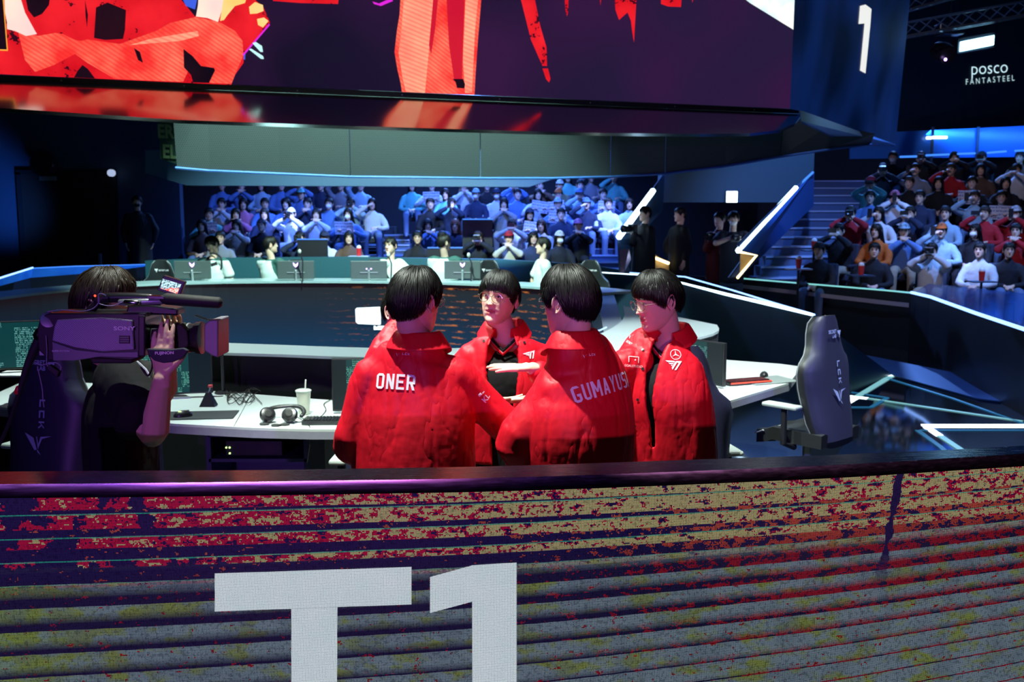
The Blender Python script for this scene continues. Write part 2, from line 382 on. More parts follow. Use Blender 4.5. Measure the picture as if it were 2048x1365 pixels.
# ================================================================ NEAR LED WALL
ZT = 1.35
front_px = [(-160, 972), (0, 968), (250, 966), (500, 963), (700, 960), (900, 957), (1100, 952), (1300, 945), (1500, 937), (1700, 928), (1900, 916), (2048, 907), (2250, 892)]
back_px = [(-160, 946), (0, 944), (250, 942), (500, 941), (700, 938), (900, 935), (1100, 930), (1300, 923), (1500, 916), (1700, 909), (1900, 900), (2048, 892), (2250, 880)]
fpts = [onz(x, y, ZT) for x, y in front_px]; bpts = [onz(x, y, ZT) for x, y in back_px]
def dense(pts, k=6):
    out = []
    n = len(pts)
    for i in range(n - 1):
        p0, p1, p2, p3 = pts[max(i - 1, 0)], pts[i], pts[i + 1], pts[min(i + 2, n - 1)]
        for j in range(k):
            t = j / k; out.append(.5 * ((2 * p1) + (p2 - p0) * t + (2 * p0 - 5 * p1 + 4 * p2 - p3) * t * t + (3 * p1 - p0 - 3 * p2 + p3) * t ** 3))
    out.append(pts[-1]); return out
fd, bd = dense(fpts), dense(bpts)
ulist = [0]
for a, b in zip(fd, fd[1:]): ulist.append(ulist[-1] + (b - a).length)
ULEN = ulist[-1]
def wallpt(u, z, off=0):
    for i in range(len(fd) - 1):
        if u <= ulist[i + 1] or i == len(fd) - 2:
            d = (fd[i + 1] - fd[i]).normalized(); p = fd[i] + d * (u - ulist[i]); n = V((d.y, -d.x, 0))
            return V((p.x, p.y, z)) + n * off
def wall_uv(px, py):
    """u, z where the pixel's ray meets the wall's front"""
    best = None
    for i in range(len(fd) - 1):
        a, b = fd[i], fd[i + 1]; d = (b - a).normalized(); n = V((d.y, -d.x, 0)); p = onp(px, py, a, n); s = (V((p.x, p.y, 0)) - V((a.x, a.y, 0))).dot(d)
        if -1e-4 <= s <= (b - a).length + 1e-4: return ulist[i] + s, p.z
        if best is None or abs(s) < best[0]: best = (abs(s), ulist[i] + s, p.z)
    return best[1], best[2]
# slat lines measured on the photograph: (px, py, index)
meas = [(0, 1025, 1), (0, 1077, 2), (0, 1131, 3), (0, 1176, 4), (0, 1217, 5), (0, 1258, 6), (0, 1299, 7), (700, 1011, 1), (700, 1055, 2), (700, 1108, 3), (700, 1156, 4), (700, 1194, 5), (700, 1233, 6), (700, 1272, 7), (700, 1310, 8),
        (1400, 987, 1), (1400, 1020, 2), (1400, 1072, 3), (1400, 1118, 4), (1400, 1158, 5), (1400, 1197, 6), (1400, 1233, 7), (1400, 1266, 8), (2048, 938, 1), (2048, 970, 2), (2048, 1001, 3), (2048, 1034, 4), (2048, 1068, 5), (2048, 1097, 6), (2048, 1129, 7), (2048, 1159, 8), (2048, 1192, 9)]
def _fit():
    import numpy as np
    A, B = [], []
    for px, py, i in meas:
        u, z = wall_uv(px, py); us = u / ULEN; A.append([1, us, -i, -i * us]); B.append(z)
    return [float(x) for x in np.linalg.lstsq(np.array(A), np.array(B), rcond=None)[0]]
LV = _fit(); CRACK = wall_uv(1785, 1000)[0] / ULEN - .06
vs, fs, uvs = [], [], []
for i, p in enumerate(fd):
    for z in (ZT - .012, .0): vs.append(V((p.x, p.y, z)) ); uvs.append((ulist[i], z))
n = len(fd)
fs = [[2 * i, 2 * i + 1, 2 * i + 3, 2 * i + 2] for i in range(n - 1)]
# solid back of the wall
nb = len(vs)
for p in bd:
    for z in (ZT - .03, 0): vs.append(V((p.x, p.y - .03, z))); uvs.append((0, 0))
fs2 = [[nb + 2 * i + 1, nb + 2 * i, nb + 2 * i + 2, nb + 2 * i + 3] for i in range(n - 1)]
wall = empty('led_wall', (0.3, 2.5, 0), 'curved low LED wall showing rusty louvred slats and large white lettering in the foreground', 'LED wall')
scr = meshobj('led_screen', vs, fs + fs2, [near_led_mat(ULEN), M['matte']], wall, [0] * len(fs) + [1] * len(fs2))
ul = scr.data.uv_layers.new(name='UVMap')
for l in scr.data.loops: ul.data[l.index].uv = uvs[l.vertex_index]
# cap
b = MB(); vs, fs = [], []
for pf, pb in zip(fd, bd):
    d = (pf - pb).normalized()
    vs += [pf + d * .004 + V((0, 0, -.035)), pf + d * .010 + V((0, 0, -.022)), pf + d * .006 + V((0, 0, 0)), pb, pb - d * .004 + V((0, 0, -.035))]
for i in range(n - 1):
    for k in range(4): fs.append([5 * i + k, 5 * i + k + 1, 5 * i + 5 + k + 1, 5 * i + 5 + k])
capm = NT('brushed_black_cap'); c = capm.coord(); sc_ = capm.new('ShaderNodeMapping'); capm.put(sc_.inputs[0], c); sc_.inputs['Scale'].default_value = (3, 60, 60)
capm.put(capm.b.inputs['Base Color'], (.34, .36, .38)); capm.b.inputs['Metallic'].default_value = 1
capm.put(capm.b.inputs['Roughness'], capm.math('MULTIPLY_ADD', capm.noise(sc_.outputs[0], 3, 4), .25, .12))
b.add(vs, fs).build('wall_cap', capm.mat, wall, smooth=True)
# the large white letters on the screen
t = NT('white_letter_led'); uv = t.new('ShaderNodeUVMap').outputs[0]
LETM = led_out(t, t.mix(t.noise(uv, 14, 2), (.50, .62, .66), (.62, .66, .72)), 1.25, led_grid(t, uv, PITCHL, .39))
def ledshape(name, quads, parent):
    """quads: four pixel corners (tl, tr, br, bl) laid on the wall's front and divided along its curve"""
    vs, fs, uvs = [], [], []
    for q in quads:
        c = [V((*wall_uv(*p), 0)) for p in q]; N_ = 10; b0 = len(vs)
        for i in range(N_ + 1):
            top = c[0].lerp(c[1], i / N_); bot = c[3].lerp(c[2], i / N_)
            for p in (top, bot): vs.append(wallpt(p.x, p.y, .0025)); uvs.append((p.x, p.y))
        fs += [[b0 + 2 * i, b0 + 2 * i + 1, b0 + 2 * i + 3, b0 + 2 * i + 2] for i in range(N_)]
    o = meshobj(name, vs, fs, LETM, parent); ul = o.data.uv_layers.new(name='UVMap')
    for l in o.data.loops: ul.data[l.index].uv = uvs[l.vertex_index]
    tag(o, 'white letter on the LED wall'); return o
ledshape('letter', [((430, 1147), (823, 1134), (823, 1209), (430, 1223)), ((583, 1218), (675, 1214.5), (674, 1480), (583, 1480))], wall)
ledshape('digit', [((860, 1154), (944, 1131), (946, 1203), (860, 1226)), ((944, 1130.5), (1033, 1125), (1033, 1480), (945, 1480))], wall)

# ================================================================ ROOM
def struct(name, mb, m, smooth=False):
    o = mb.build(name, m, None, smooth); o['kind'] = 'structure'; return o
XL, XR, YB, ZC = -12.5, 16.0, 27.0, 9.5
struct('floor', MB().box(((XL + XR) / 2, 11, -.05), (XR - XL + .4, 33, .1)), M['floor'])
struct('ceiling', MB().box(((XL + XR) / 2, 11, ZC + .1), (XR - XL + .4, 33, .2)), M['matte'])
struct('wall_back', MB().box(((XL + XR) / 2, YB + .1, ZC / 2), (XR - XL + .4, .2, ZC)), M['wallk'])
struct('wall_right', MB().box((XR + .1, 11, ZC / 2), (.2, 33, ZC)), M['wallk'])
struct('wall_left', MB().box((XL - .1, 11, ZC / 2), (.2, 33, ZC)), M['wallk'])
struct('wall_front', MB().box(((XL + XR) / 2, -5.9, ZC / 2), (XR - XL + .4, .2, ZC)), M['matte'])
# left rear wall with its dark doorway (a wall plane facing the stage)
YW = 20.2
pL = [at(-110, 600, YW), at(368, 600, YW), at(368, 60, YW), at(-110, 60, YW)]
struct('wall_stage_left', MB().box(((pL[0].x + pL[1].x) / 2, YW + .12, 4.6), (pL[1].x - pL[0].x, .2, 9.2)), M['navy'])
d0, d1, d2 = at(38, 345, YW - .02), at(228, 352, YW - .02), at(40, 560, YW - .02)
dk = mat('brown_black_door', (.018, .010, .010), .6)
b = MB(); b.box(((d0.x + d1.x) / 2, YW - .01, d0.z / 2), (d1.x - d0.x, .05, d0.z)); b.cur = 1
for x in (d0.x, d1.x): b.box((x, YW - .03, d0.z / 2), (.09, .08, d0.z))
b.box(((d0.x + d1.x) / 2, YW - .03, d0.z), (d1.x - d0.x + .09, .08, .09))
b.cur = 2; b.box((d1.x - .35, YW - .06, 1.0), (.05, .06, .25))
o = b.build('door_1', [dk, M['black'], M['grey']]); o['kind'] = 'structure'
# rear right: lintel wall, doorway side walls
YD = 19.2
a0, a1 = at(1325, 345, YD), at(1625, 405, YD)
b = MB(); b.box(((a0.x + a1.x) / 2, YD + .3, (a1.z + 3.9) / 2), (a1.x - a0.x, .6, 3.9 - a1.z))
struct('wall_lintel', b, mat('teal_lintel', (.03, .09, .12), .6))
struct('wall_doorway', MB().box(((a0.x + a1.x) / 2, YD + 3.9, 1.1), (a1.x - a0.x - .2, .1, 2.2)), M['matte'])

# exit sign
e = at(1463, 394, YD - .08)
ex = empty('exit_sign', (e.x, e.y, e.z), 'small glowing green and white exit sign above the dark doorway', 'exit sign')
MB().box(e, (.22, .07, .22), bev=.01).build('sign_box', M['white'], ex)
MB().box((e.x, e.y - .04, e.z), (.205, .012, .205)).build('sign_face', M['exitw'], ex)
b = MB(); y = e.y - .05
b.box((e.x - .06, y, e.z), (.012, .006, .15)); b.box((e.x + .06, y, e.z), (.012, .006, .15)); b.box((e.x, y, e.z + .075), (.13, .006, .012))
b.ball((e.x + .005, y, e.z + .048), (.013, .003, .013), 8); b.tube([(e.x, y, e.z + .03), (e.x - .01, y, e.z - .012)], .009, 6)
b.tube([(e.x - .01, y, e.z - .012), (e.x + .02, y, e.z - .03), (e.x + .016, y, e.z - .062)], .006, 6); b.tube([(e.x - .01, y, e.z - .012), (e.x - .03, y, e.z - .04), (e.x - .045, y, e.z - .045)], .006, 6)
b.tube([(e.x, y, e.z + .025), (e.x + .03, y, e.z + .005)], .005, 6); b.tube([(e.x, y, e.z + .025), (e.x - .025, y, e.z + .005)], .005, 6)
b.build('pictogram', M['exitg'], ex)

# ================================================================ STAGE: opposite fascia, ledge ring, rail walls
def ribbon(name, top, zb, m, parent=None, thick=.12, uvscale=True):
    """vertical wall under a top polyline, thickness away from the camera"""
    vs, fs, uvs = [], [], []; u = 0; n = len(top)
    for i, p in enumerate(top):
        if i: u += (p - top[i - 1]).length
        a = top[min(i + 1, n - 1)] - top[max(i - 1, 0)]; nn = V((-a.y, a.x, 0)).normalized() * thick
        vs += [p, V((p.x, p.y, zb)), V((p.x, p.y, zb)) + nn, p + nn]; uvs += [(u, p.z), (u, zb), (0, 0), (0, 0)]
    for i in range(n - 1):
        for k in range(4): fs.append([4 * i + k, 4 * i + (k + 1) % 4, 4 * i + 4 + (k + 1) % 4, 4 * i + 4 + k])
    fs += [[3, 2, 1, 0], [4 * n - 4, 4 * n - 3, 4 * n - 2, 4 * n - 1]]
    o = meshobj(name, vs, fs, m, parent); ul = o.data.uv_layers.new(name='UVMap')
    for l in o.data.loops: ul.data[l.index].uv = uvs[l.vertex_index]
    return o
FT = dense([onz(x, y, 1.0) for x, y in [(-60, 608), (60, 592), (180, 580), (300, 572), (430, 568), (560, 566.5), (700, 566.5), (820, 568), (900, 570), (1000, 574), (1085, 579), (1150, 585), (1200, 591)]], 5)
t = NT('far_fascia_led'); uv = t.new('ShaderNodeUVMap').outputs[0]; u, v, _ = t.sep(uv)
sx = t.math('MULTIPLY', u, 1.0); stripe = t.math('LESS_THAN', t.math('ABSOLUTE', t.math('SUBTRACT', t.math('FRACT', t.math('DIVIDE', v, .082)), .5)), .16)
nn = t.noise(t.comb(t.math('MULTIPLY', u, 5.0), t.math('MULTIPLY', v, 16.0)), 1.2, 4, .65)
fl = t.math('MULTIPLY', t.math('MULTIPLY', stripe, t.step(nn, .50, .66)), t.step(u, 5.0, 7.2))
basec = t.ramp(t.step(v, 0.0, 1.0), [(0, (.0, .035, .10)), (.5, (.004, .016, .045)), (.86, (.008, .012, .02)), (1, (.01, .004, .006))])
fasc = led_out(t, t.mix(fl, basec, t.mix(t.noise(uv, 40, 1), (.60, .07, .015), (.50, .26, .06))), 1.0); t.b.inputs['Roughness'].default_value = .25
fw = empty('far_desk_fascia', (-1.5, 13.4, 0), 'curved dark LED front of the far team desk with orange streaks and a white emblem', 'LED fascia')
ribbon('led_screen', FT, 0.0, fasc, fw)
b = MB(); vs = []; fs = []
for i, p in enumerate(FT):
    a = FT[min(i + 1, len(FT) - 1)] - FT[max(i - 1, 0)]; nn_ = V((-a.y, a.x, 0)).normalized()
    vs += [p - nn_ * .03 + V((0, 0, .0)), p - nn_ * .03 + V((0, 0, .03)), p + nn_ * .55 + V((0, 0, .03)), p + nn_ * .55]
for i in range(len(FT) - 1):
    for k in range(4): fs.append([4 * i + k, 4 * i + (k + 1) % 4, 4 * i + 4 + (k + 1) % 4, 4 * i + 4 + k])
fs += [[3, 2, 1, 0], [len(vs) - 4, len(vs) - 3, len(vs) - 2, len(vs) - 1]]
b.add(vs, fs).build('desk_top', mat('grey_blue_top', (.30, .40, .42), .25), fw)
# emblem on the fascia: rounded block letter, letter with a star crown, small word below
def onfascia(px, py, off=.01):
    best = None
    for a, c in zip(FT, FT[1:]):
        d = (c - a); d.z = 0; n_ = V((-d.y, d.x, 0)).normalized(); p = onp(px, py, a, n_); s = (p - a).dot(d.normalized())
        if -.01 <= s <= d.length + .01: return p - n_ * off
    return p
def pxpoly(name, polys, m, parent, fn=onfascia, off=.01, lab=None):
    vs, fs = [], []
    for poly in polys:
        b0 = len(vs); vs += [fn(x, y, off) for x, y in poly]; fs.append(list(range(b0, len(vs))))
    bm = bmesh.new(); vv = [bm.verts.new(v) for v in vs]
    for f in fs:
        try: bm.faces.new([vv[i] for i in f])
        except ValueError: pass
    bmesh.ops.triangulate(bm, faces=bm.faces)
    me = bpy.data.meshes.new(name); bm.to_mesh(me); bm.free(); me.materials.append(m)
    o = bpy.data.objects.new(name, me); link(o, parent)
    if parent is not None: o.matrix_parent_inverse = wm(parent).inverted()
    if lab: tag(o, lab)
    return o
emb = glow('emblem_white', (.78, .95, 1.0), 2.2)
pxpoly('emblem', [[(711, 619), (714, 616), (760, 614), (762, 616), (762, 621), (752, 622), (748, 626), (747, 640), (750, 644), (762, 645), (762, 649), (760, 650), (716, 648), (712, 644)],
                  [(769, 602), (773, 597), (776, 592), (779, 600), (779, 612), (769, 609)], [(771, 614), (776, 611), (778, 620), (772, 622)],
                  [(748, 652), (751, 652), (751, 656), (757, 652), (761, 652), (761, 656), (766, 652), (769, 652), (769, 656), (778, 651), (780, 652), (770, 660), (767, 660), (765, 656), (760, 660), (757, 660), (757, 656), (751, 660), (748, 660)]], emb, fw, lab='white emblem of block letters glowing on the fascia')
# near ledge ring (white top of the pit parapet)
Lfar = dense([onz(x, y, .98) for x, y in [(-80, 640), (100, 660), (300, 676), (430, 685), (560, 690), (665, 694), (800, 697), (940, 696), (1100, 688), (1190, 672), (1245, 640), (1246, 612)]], 4)
Lnear = dense([onz(x, y, .98) for x, y in [(-80, 672), (100, 686), (300, 699), (430, 705), (560, 709), (665, 713), (800, 716), (940, 717), (1100, 714), (1262, 702), (1425, 668), (1434, 650)]], 4)
b = MB(); vs = []; fs = []
for p, q in zip(Lfar, Lnear): vs += [p, q, q + V((0, 0, -.02)), p + V((0, 0, -.02))]
for i in range(len(Lfar) - 1):
    for k in range(4): fs.append([4 * i + k, 4 * i + (k + 1) % 4, 4 * i + 4 + (k + 1) % 4, 4 * i + 4 + k])
fs += [[3, 2, 1, 0], [len(vs) - 4, len(vs) - 3, len(vs) - 2, len(vs) - 1]]
par = empty('near_parapet', (0, 7.2, 0), 'white-topped curved parapet in front of the near team desk', 'parapet')
b.add(vs, fs).build('ledge', mat('pale_ledge', (.50, .58, .58), .3, noise_amt=.04), par)
ins = [q + V((0, .03, -.02)) for q in Lnear]
ribbon('parapet_wall', ins, 0, M['matte'], par, .08)
# slanted grey divider at the right end of the pit
g = [onz(1195, 589, 1.0), onz(1228, 590, 1.0), at(1262, 702, 7.3), at(1214, 704, 7.3)]
b = MB(); b.prism([g[0], g[1], g[2], g[3]], (0, .02, -.06), 0)
b.prism([onz(1196, 592, .99), at(1213, 702, 7.35), at(1185, 702, 7.4), onz(1180, 640, .9)], (0, .05, -.05), 1)
o = b.build('pit_divider', [mat('brushed_silver', (.36, .42, .44), .35, .3), M['black']]); tag(o, 'slanted silver divider panel at the right end of the central pit', 'panel')
MB().tube([at(1186, 664, 7.3), at(1200, 661, 7.3), at(1213, 655, 7.3)], .006, 6).build('light_strip', M['bluel'], o)

# right side glossy rail wall (light line on its top edge)
tealw = NT('glossy_blue_black_wall'); tealw.put(tealw.b.inputs['Base Color'], (.012, .03, .05)); tealw.b.inputs['Roughness'].default_value = .4
P = [onz(1195, 546, .95), onz(1290, 552, .95), onz(1365, 568, .95), onz(1450, 590, .95), onz(1545, 612, .95), onz(1625, 632, .95)]
rw = empty('rail_wall', (P[3].x, P[3].y, 0), 'low glossy dark wall with a bright blue-white edge light behind the right desk', 'low wall')
Pb = [V((p.x + .1, p.y - .3 * 0, 0)) for p in P]; p4 = onz(1785, 750, 0)
b = MB(); vs = []; fs = []
for p in P: vs += [p, V((p.x - .04, p.y - .12, 0))]
for i in range(len(P) - 1): fs.append([2 * i, 2 * i + 1, 2 * i + 3, 2 * i + 2])
k = len(vs); vs += [p4]; fs.append([k - 2, k - 1, k]); vs += [V((p.x + .9, p.y + .6, 0)) for p in P[:-1]] + []
for i in range(len(P) - 2): fs.append([2 * i, 2 * i + 2, k + 2 + i, k + 1 + i])
fs.append([2 * (len(P) - 2), k - 2, k, k + len(P) - 1])
b.add(vs, fs).build('wall_panel', tealw.mat, rw)
MB().tube([p + V((0, 0, .01)) for p in P], [.008, .008, .012, .018, .020, .014], 6).build('edge_light', M['whitel'], rw)
MB().tube([at(1260, 546, P[1].y), at(1370, 554, P[2].y + .6), at(1462, 580, P[3].y + .4), at(1550, 607, P[4].y + .2), P[5] + V((.02, 0, .01))], .010, 6).build('rail_light', M['bluel'], rw)
# right bleacher parapet with light line
Q = [onz(1180, 545, .82), onz(1330, 549, .82), onz(1448, 556, .82), onz(1640, 572, .82), onz(1770, 583, .82), onz(1822, 588, .82), onz(1860, 597, .82), onz(1950, 630, .82), onz(2048, 663, .82), onz(2300, 757, .82)]
bp = empty('crowd_parapet', (Q[4].x, Q[4].y, 0), 'black parapet with a blue light line in front of the right-hand crowd', 'parapet')
ribbon('parapet_wall', Q, 0, mat('parapet_black', (.008, .010, .016), .35), bp, .1)
MB().tube([q + V((0, -.01, .015)) for q in Q[2:6]], .012, 6).build('edge_light', M['tealed'], bp)
MB().tube([q + V((0, -.01, .02)) for q in Q[5:]], .02, 6).build('edge_light', M['bluel'], bp)
b = MB(); a, c = at(1450, 566, Q[2].y - .06), at(1818, 607, Q[5].y - .1)
b.prism([a, c, c + V((0, 0, -.06)), a + V((0, 0, -.06))], (0, .03, 0)); b.build('ribbed_strip', mat('ribbed_strip', (.30, .28, .34), .6, nscale=80), bp)
gl = mat('blue_tinted_glass', (.05, .12, .4), .1, alpha=.35, noise_amt=0)
b = MB(); ga, gb = onz(1845, 598, .80), onz(2300, 660, .80)
b.prism([Q[5] + V((.1, .1, 0)), Q[8] + V((.15, .1, 0)), V((Q[8].x + 1.2, Q[8].y + 2.2, .98)), V((Q[5].x + .5, Q[5].y + .6, .9))], (0, 0, .02)); b.build('glass_shelf', gl, bp)
# left side: glowing blue glass band
R_ = [onz(-60, 585, .92), onz(0, 572, .92), onz(60, 556, .92), onz(150, 549, .92), onz(230, 541, .92), onz(300, 532, .92)]
lt = [at(-60, 580, R_[0].y), at(0, 558, R_[1].y), at(66, 537, R_[2].y), at(150, 533, R_[3].y), at(230, 531, R_[4].y), at(300, 529, R_[5].y)]
lb = empty('left_balustrade', (R_[2].x, R_[2].y, 0), 'glowing blue glass balustrade on a dark base at the left edge', 'balustrade')
b = MB(); vs = []; fs = []
for p, q in zip(lt, R_): vs += [p, q]
fs = [[2 * i, 2 * i + 1, 2 * i + 3, 2 * i + 2] for i in range(5)]
b.add(vs, fs).add([v + V((0, .03, 0)) for v in vs], [f[::-1] for f in fs])
bgm = NT('glowing_blue_glass'); bgm.put(bgm.b.inputs['Base Color'], (.02, .1, .4)); bgm.b.inputs['Roughness'].default_value = .2
bgm.put(bgm.b.inputs['Emission Color'], bgm.mix(bgm.noise(bgm.coord(), 2.5, 3), (.0, .05, .55), (.02, .22, .9))); bgm.b.inputs['Emission Strength'].default_value = .55  # emission stands in for LED light within the glass
b.build('glass_panel', bgm.mat, lb)
MB().tube([p + V((0, -.01, .01)) for p in lt[:3]], .014, 6).build('edge_light', M['bluel'], lb)
MB().tube([lt[2] + V((0, -.01, 0)), lt[3], lt[4], lt[5]], .010, 6).build('edge_light', M['blued'], lb)
ribbon('base_wall', R_, 0, M['black'], lb, .1)
# teal wall behind the far team
T_ = [onz(290, 524, 1.0) if False else at(290, 522, 17.2), at(430, 516, 17.2), at(700, 514, 17.2), at(1000, 519, 17.2), at(1180, 530, 17.2), at(1240, 540, 17.2)]
tw = ribbon('crowd_barrier', T_, 0, M['teal'], None, .1); tag(tw, 'dark teal barrier wall between the far team and the crowd', 'barrier')

# floor light lines on the right stage floor
def floorline(pts, wpx, m, name='floor_light', lab='white light line set in the glossy stage floor', z=.004):
    b = MB()
    for (p, q) in zip(pts, pts[1:]):
        A, B = onz(*p, z), onz(*q, z); n_ = V((-(B - A).y, (B - A).x, 0)).normalized()
        wa = wpx / (F_PX / A.y) / 2; wb = wpx / (F_PX / B.y) / 2; fa = 1
        b.prism([A - n_ * wa, B - n_ * wb, B + n_ * wb, A + n_ * wa], (0, 0, .003))
    o = b.build(name, m); tag(o, lab, 'floor light', 'light lines in the stage floor'); return o
W4 = glow('floor_white', (.75, .95, 1.0), 6); W2 = glow('floor_teal', (.22, .55, .60), .95); W1 = glow('floor_blue', (.02, .16, .34), .8)
floorline([(1846, 852), (2140, 852)], 22, W4, lab='thick white horizontal light line in the stage floor at the far right')
floorline([(1853, 854), (1880, 872)], 14, W4, lab='white slanting start of the light line near the floor corner at right')
floorline([(1880, 872), (1990, 945)], 14, W2, lab='pale teal slanting light line running toward the LED wall at right')
floorline([(1785, 751), (1600, 751)], 26, W4, lab='white horizontal light line in the stage floor behind the right chair')
floorline([(1783, 752), (1712, 795)], 13, W2, lab='wide teal diagonal light line beside the right chair')
floorline([(1712, 795), (1650, 832)], 13, W4, lab='bright white end of the diagonal light line beside the right chair')
floorline([(1660, 788), (1735, 797)], 12, W4, lab='short white light line crossing the diagonal beside the right chair')
floorline([(1735, 797), (2045, 843)], 10, W2, lab='long thin teal light line across the glossy right floor')
floorline([(1690, 783), (1775, 796), (1742, 815), (1640, 815)], 9, W1, lab='dim blue bent light line under the diagonal in the floor')
floorline([(1775, 757), (1905, 797), (2048, 848)], 7, W1, lab='dim blue light line running toward the right floor edge')
floorline([(1835, 861), (1882, 895), (1930, 940)], 11, W1, lab='dim blue light line parallel to the teal slanting one')
floorline([(1840, 861), (2140, 861)], 7, W1, lab='dim blue light line just below the thick white one')
# raised step along the parapet, blue sheen put into its colour
A = [onz(1714, 707, .02), onz(1980, 760, .02), onz(2140, 800, .02), onz(2140, 820, .02), onz(1955, 797, .02), onz(1787, 751, .02)]
o = MB().prism(A[::-1], (0, 0, -.016)).build('stage_step', mat('blue_sheen_step', (.10, .22, .42), .3, nscale=3)); tag(o, 'glossy strip of stage edge along the parapet with blue sheen in its colour', 'stage edge')

# ================================================================ HANGING SCREENS
ZS = 3.2
A0, B0 = onz(0, 149, ZS), onz(1597, 218, ZS)
dAB = (B0 - A0).normalized(); nAB = V((dAB.y, -dAB.x, 0)); tilt = .133
UPS = (V((0, 0, 1)) + nAB * tilt).normalized(); NS = dAB.cross(UPS).normalized()
if NS.y > 0: NS = -NS
def onscr(px, py, off=0): return onp(px, py, A0 + NS * off, NS)
ms = empty('hanging_screen', (A0.lerp(B0, .5)), 'huge hanging LED screen with red painted figures on dark purple, overhead', 'screen')
def ledcol(name, c1, c2, s, stripes=0, nsc=1.5, ang=1.0, dark=0):
    t = NT(name); co = t.coord(); x, y, z = t.sep(co)
    c = t.mix(t.step(t.noise(co, nsc, 3), .35, .65), c1, c2)
    if stripes:
        f = t.math('LESS_THAN', t.math('FRACT', t.math('DIVIDE', t.math('ADD', z, t.math('MULTIPLY', x, ang)), .042)), .42)
        c = t.mix(t.math('MULTIPLY', f, stripes), c, (.85, .015, .02))
    if dark: c = t.mix(t.math('GREATER_THAN', t.math('ADD', t.noise(co, 5, 5, .7), t.math('MULTIPLY', t.noise(co, 40, 2), .3)), dark), c, (.03, .002, .01))
    return led_out(t, c, s)
AL, AR = A0 - dAB * 1.2, B0
topL, topR = AL + UPS * 2.4, AR + UPS * 2.4
t = NT('screen_purple'); co = t.coord(); x, y, z = t.sep(co)
bgc = t.mix(t.step(x, -2.6, 1.8), (.006, .003, .018), (.020, .010, .045)); bgc = t.mix(t.step(t.noise(co, .7, 1), .45, .7), bgc, (.035, .008, .05))
bgm2 = led_out(t, bgc, 1.0)
MB().prism([AL, AR, topR, topL], -NS * .15).build('screen_panel', bgm2, ms)
sred = ledcol('screen_red', (.85, .015, .025), (.62, .004, .012), 1.1, .0, 2.5, dark=.80); scoral = ledcol('screen_coral', (1.0, .20, .12), (.90, .035, .03), 1.1, .50, 3.2, .7)
speach = ledcol('screen_peach', (1.0, .42, .26), (1.0, .26, .17), 1.15, .35, 3, .35); sdark = ledcol('screen_dark', (.02, .003, .01), (.004, .002, .008), 1.0)
sdred = ledcol('screen_deep_red', (.55, .004, .03), (.62, .01, .03), 1.1); spink = ledcol('screen_pink', (1.0, .55, .55), (1.0, .75, .6), 1.2); syel = ledcol('screen_yellow', (.95, .75, .35), (1.0, .55, .1), 1.1)
smag = glow('screen_magenta', (.8, .02, .75), 1.0); sblu = glow('screen_blue', (.05, .12, .8), 1.0); scyan = glow('screen_cyan', (.6, 1, 1), 1.0); sor = glow('screen_orange', (1, .4, .05), 1.0)
ssky = NT('screen_sky'); co = ssky.coord(); ssky_m = led_out(ssky, ssky.mix(ssky.step(ssky.noise(co, 3, 4), .4, .62), (1, .98, .9), (.45, .72, .78)), 1.25)
def S(polys, m, off, name='picture_shape'):
    for k, q in enumerate(polys): pxpoly(name, [q], m, ms, onscr, off + k * .0002)
S([[(-220, -30), (338, -30), (342, 38), (390, 33), (440, -10), (500, -10), (527, 15), (540, 45), (514, 80), (488, 110), (487, 126), (470, 150), (462, 170), (-220, 138)],
   [(540, -20), (680, -20), (676, 8), (600, 6), (546, 2)], [(1228, -20), (1274, -20), (1271, 30), (1268, 85), (1264, 60), (1262, 42), (1255, 25), (1238, 40), (1231, 20)],
   [(1322, -20), (1364, -20), (1362, 14), (1336, 13), (1322, 8)], [(1037, -20), (1066, -20), (1080, 50), (1093, 95), (1094, 132), (1085, 132), (1062, 80)], [(1085, 137), (1096, 137), (1101, 158), (1098, 165), (1092, 158)],
   [(1128, -20), (1138, -20), (1136, 25), (1134, 33), (1131, 20)], [(1199, -20), (1204, -20), (1201, 12)], [(1382, -20), (1388, -20), (1385, 6)]], sred, .004)
S([[(35, 60), (60, 66), (75, 72), (110, 66), (125, 68), (150, 80), (162, 82), (175, 79), (240, 88), (300, 78), (312, 62), (340, 46), (392, 34), (440, 45), (470, 62), (485, 82), (487, 110), (476, 135), (463, 168), (420, 166), (400, 140), (388, 118), (368, 90), (366, 130), (366, 164), (230, 158), (175, 126), (150, 108), (108, 130), (70, 144), (50, 120)],
   [(802, -20), (964, -20), (960, 30), (956, 80), (951, 150), (949, 190), (804, 184), (801, 165), (795, 140), (789, 104), (794, 60), (799, 30)]], scoral, .008)
S([[(809, -20), (868, -20), (862, 60), (856, 120), (850, 186), (812, 184), (806, 160), (797, 106), (803, 60)], [(932, -20), (958, -20), (950, 60), (944, 186), (930, 186), (926, 120)], [(300, 78), (395, 62), (398, 72), (360, 82), (260, 90)]], speach, .012)
S([[(892, -20), (930, -20), (926, 90), (924, 158), (908, 158), (898, 90)], [(868, -20), (878, -20), (870, 60), (862, 110), (858, 90)]], sdred, .016)
S([[(192, 15), (215, 5), (252, 20), (250, 60), (246, 78), (210, 80), (188, 76)], [(48, -20), (102, -20), (98, 10), (84, 28), (68, 35), (56, 20)], [(367, 98), (385, 112), (402, 132), (428, 136), (430, 141), (405, 140), (418, 166), (386, 165), (382, 150), (368, 135)],
   [(165, 130), (176, 138), (190, 157), (148, 155), (155, 142)], [(268, 96), (280, 104), (286, 126), (276, 120)], [(905, 158), (926, 158), (925, 162), (930, 168), (929, 177), (914, 176), (911, 164)], [(170, 0), (176, 30), (174, 55), (171, 30)]], sdark, .020)
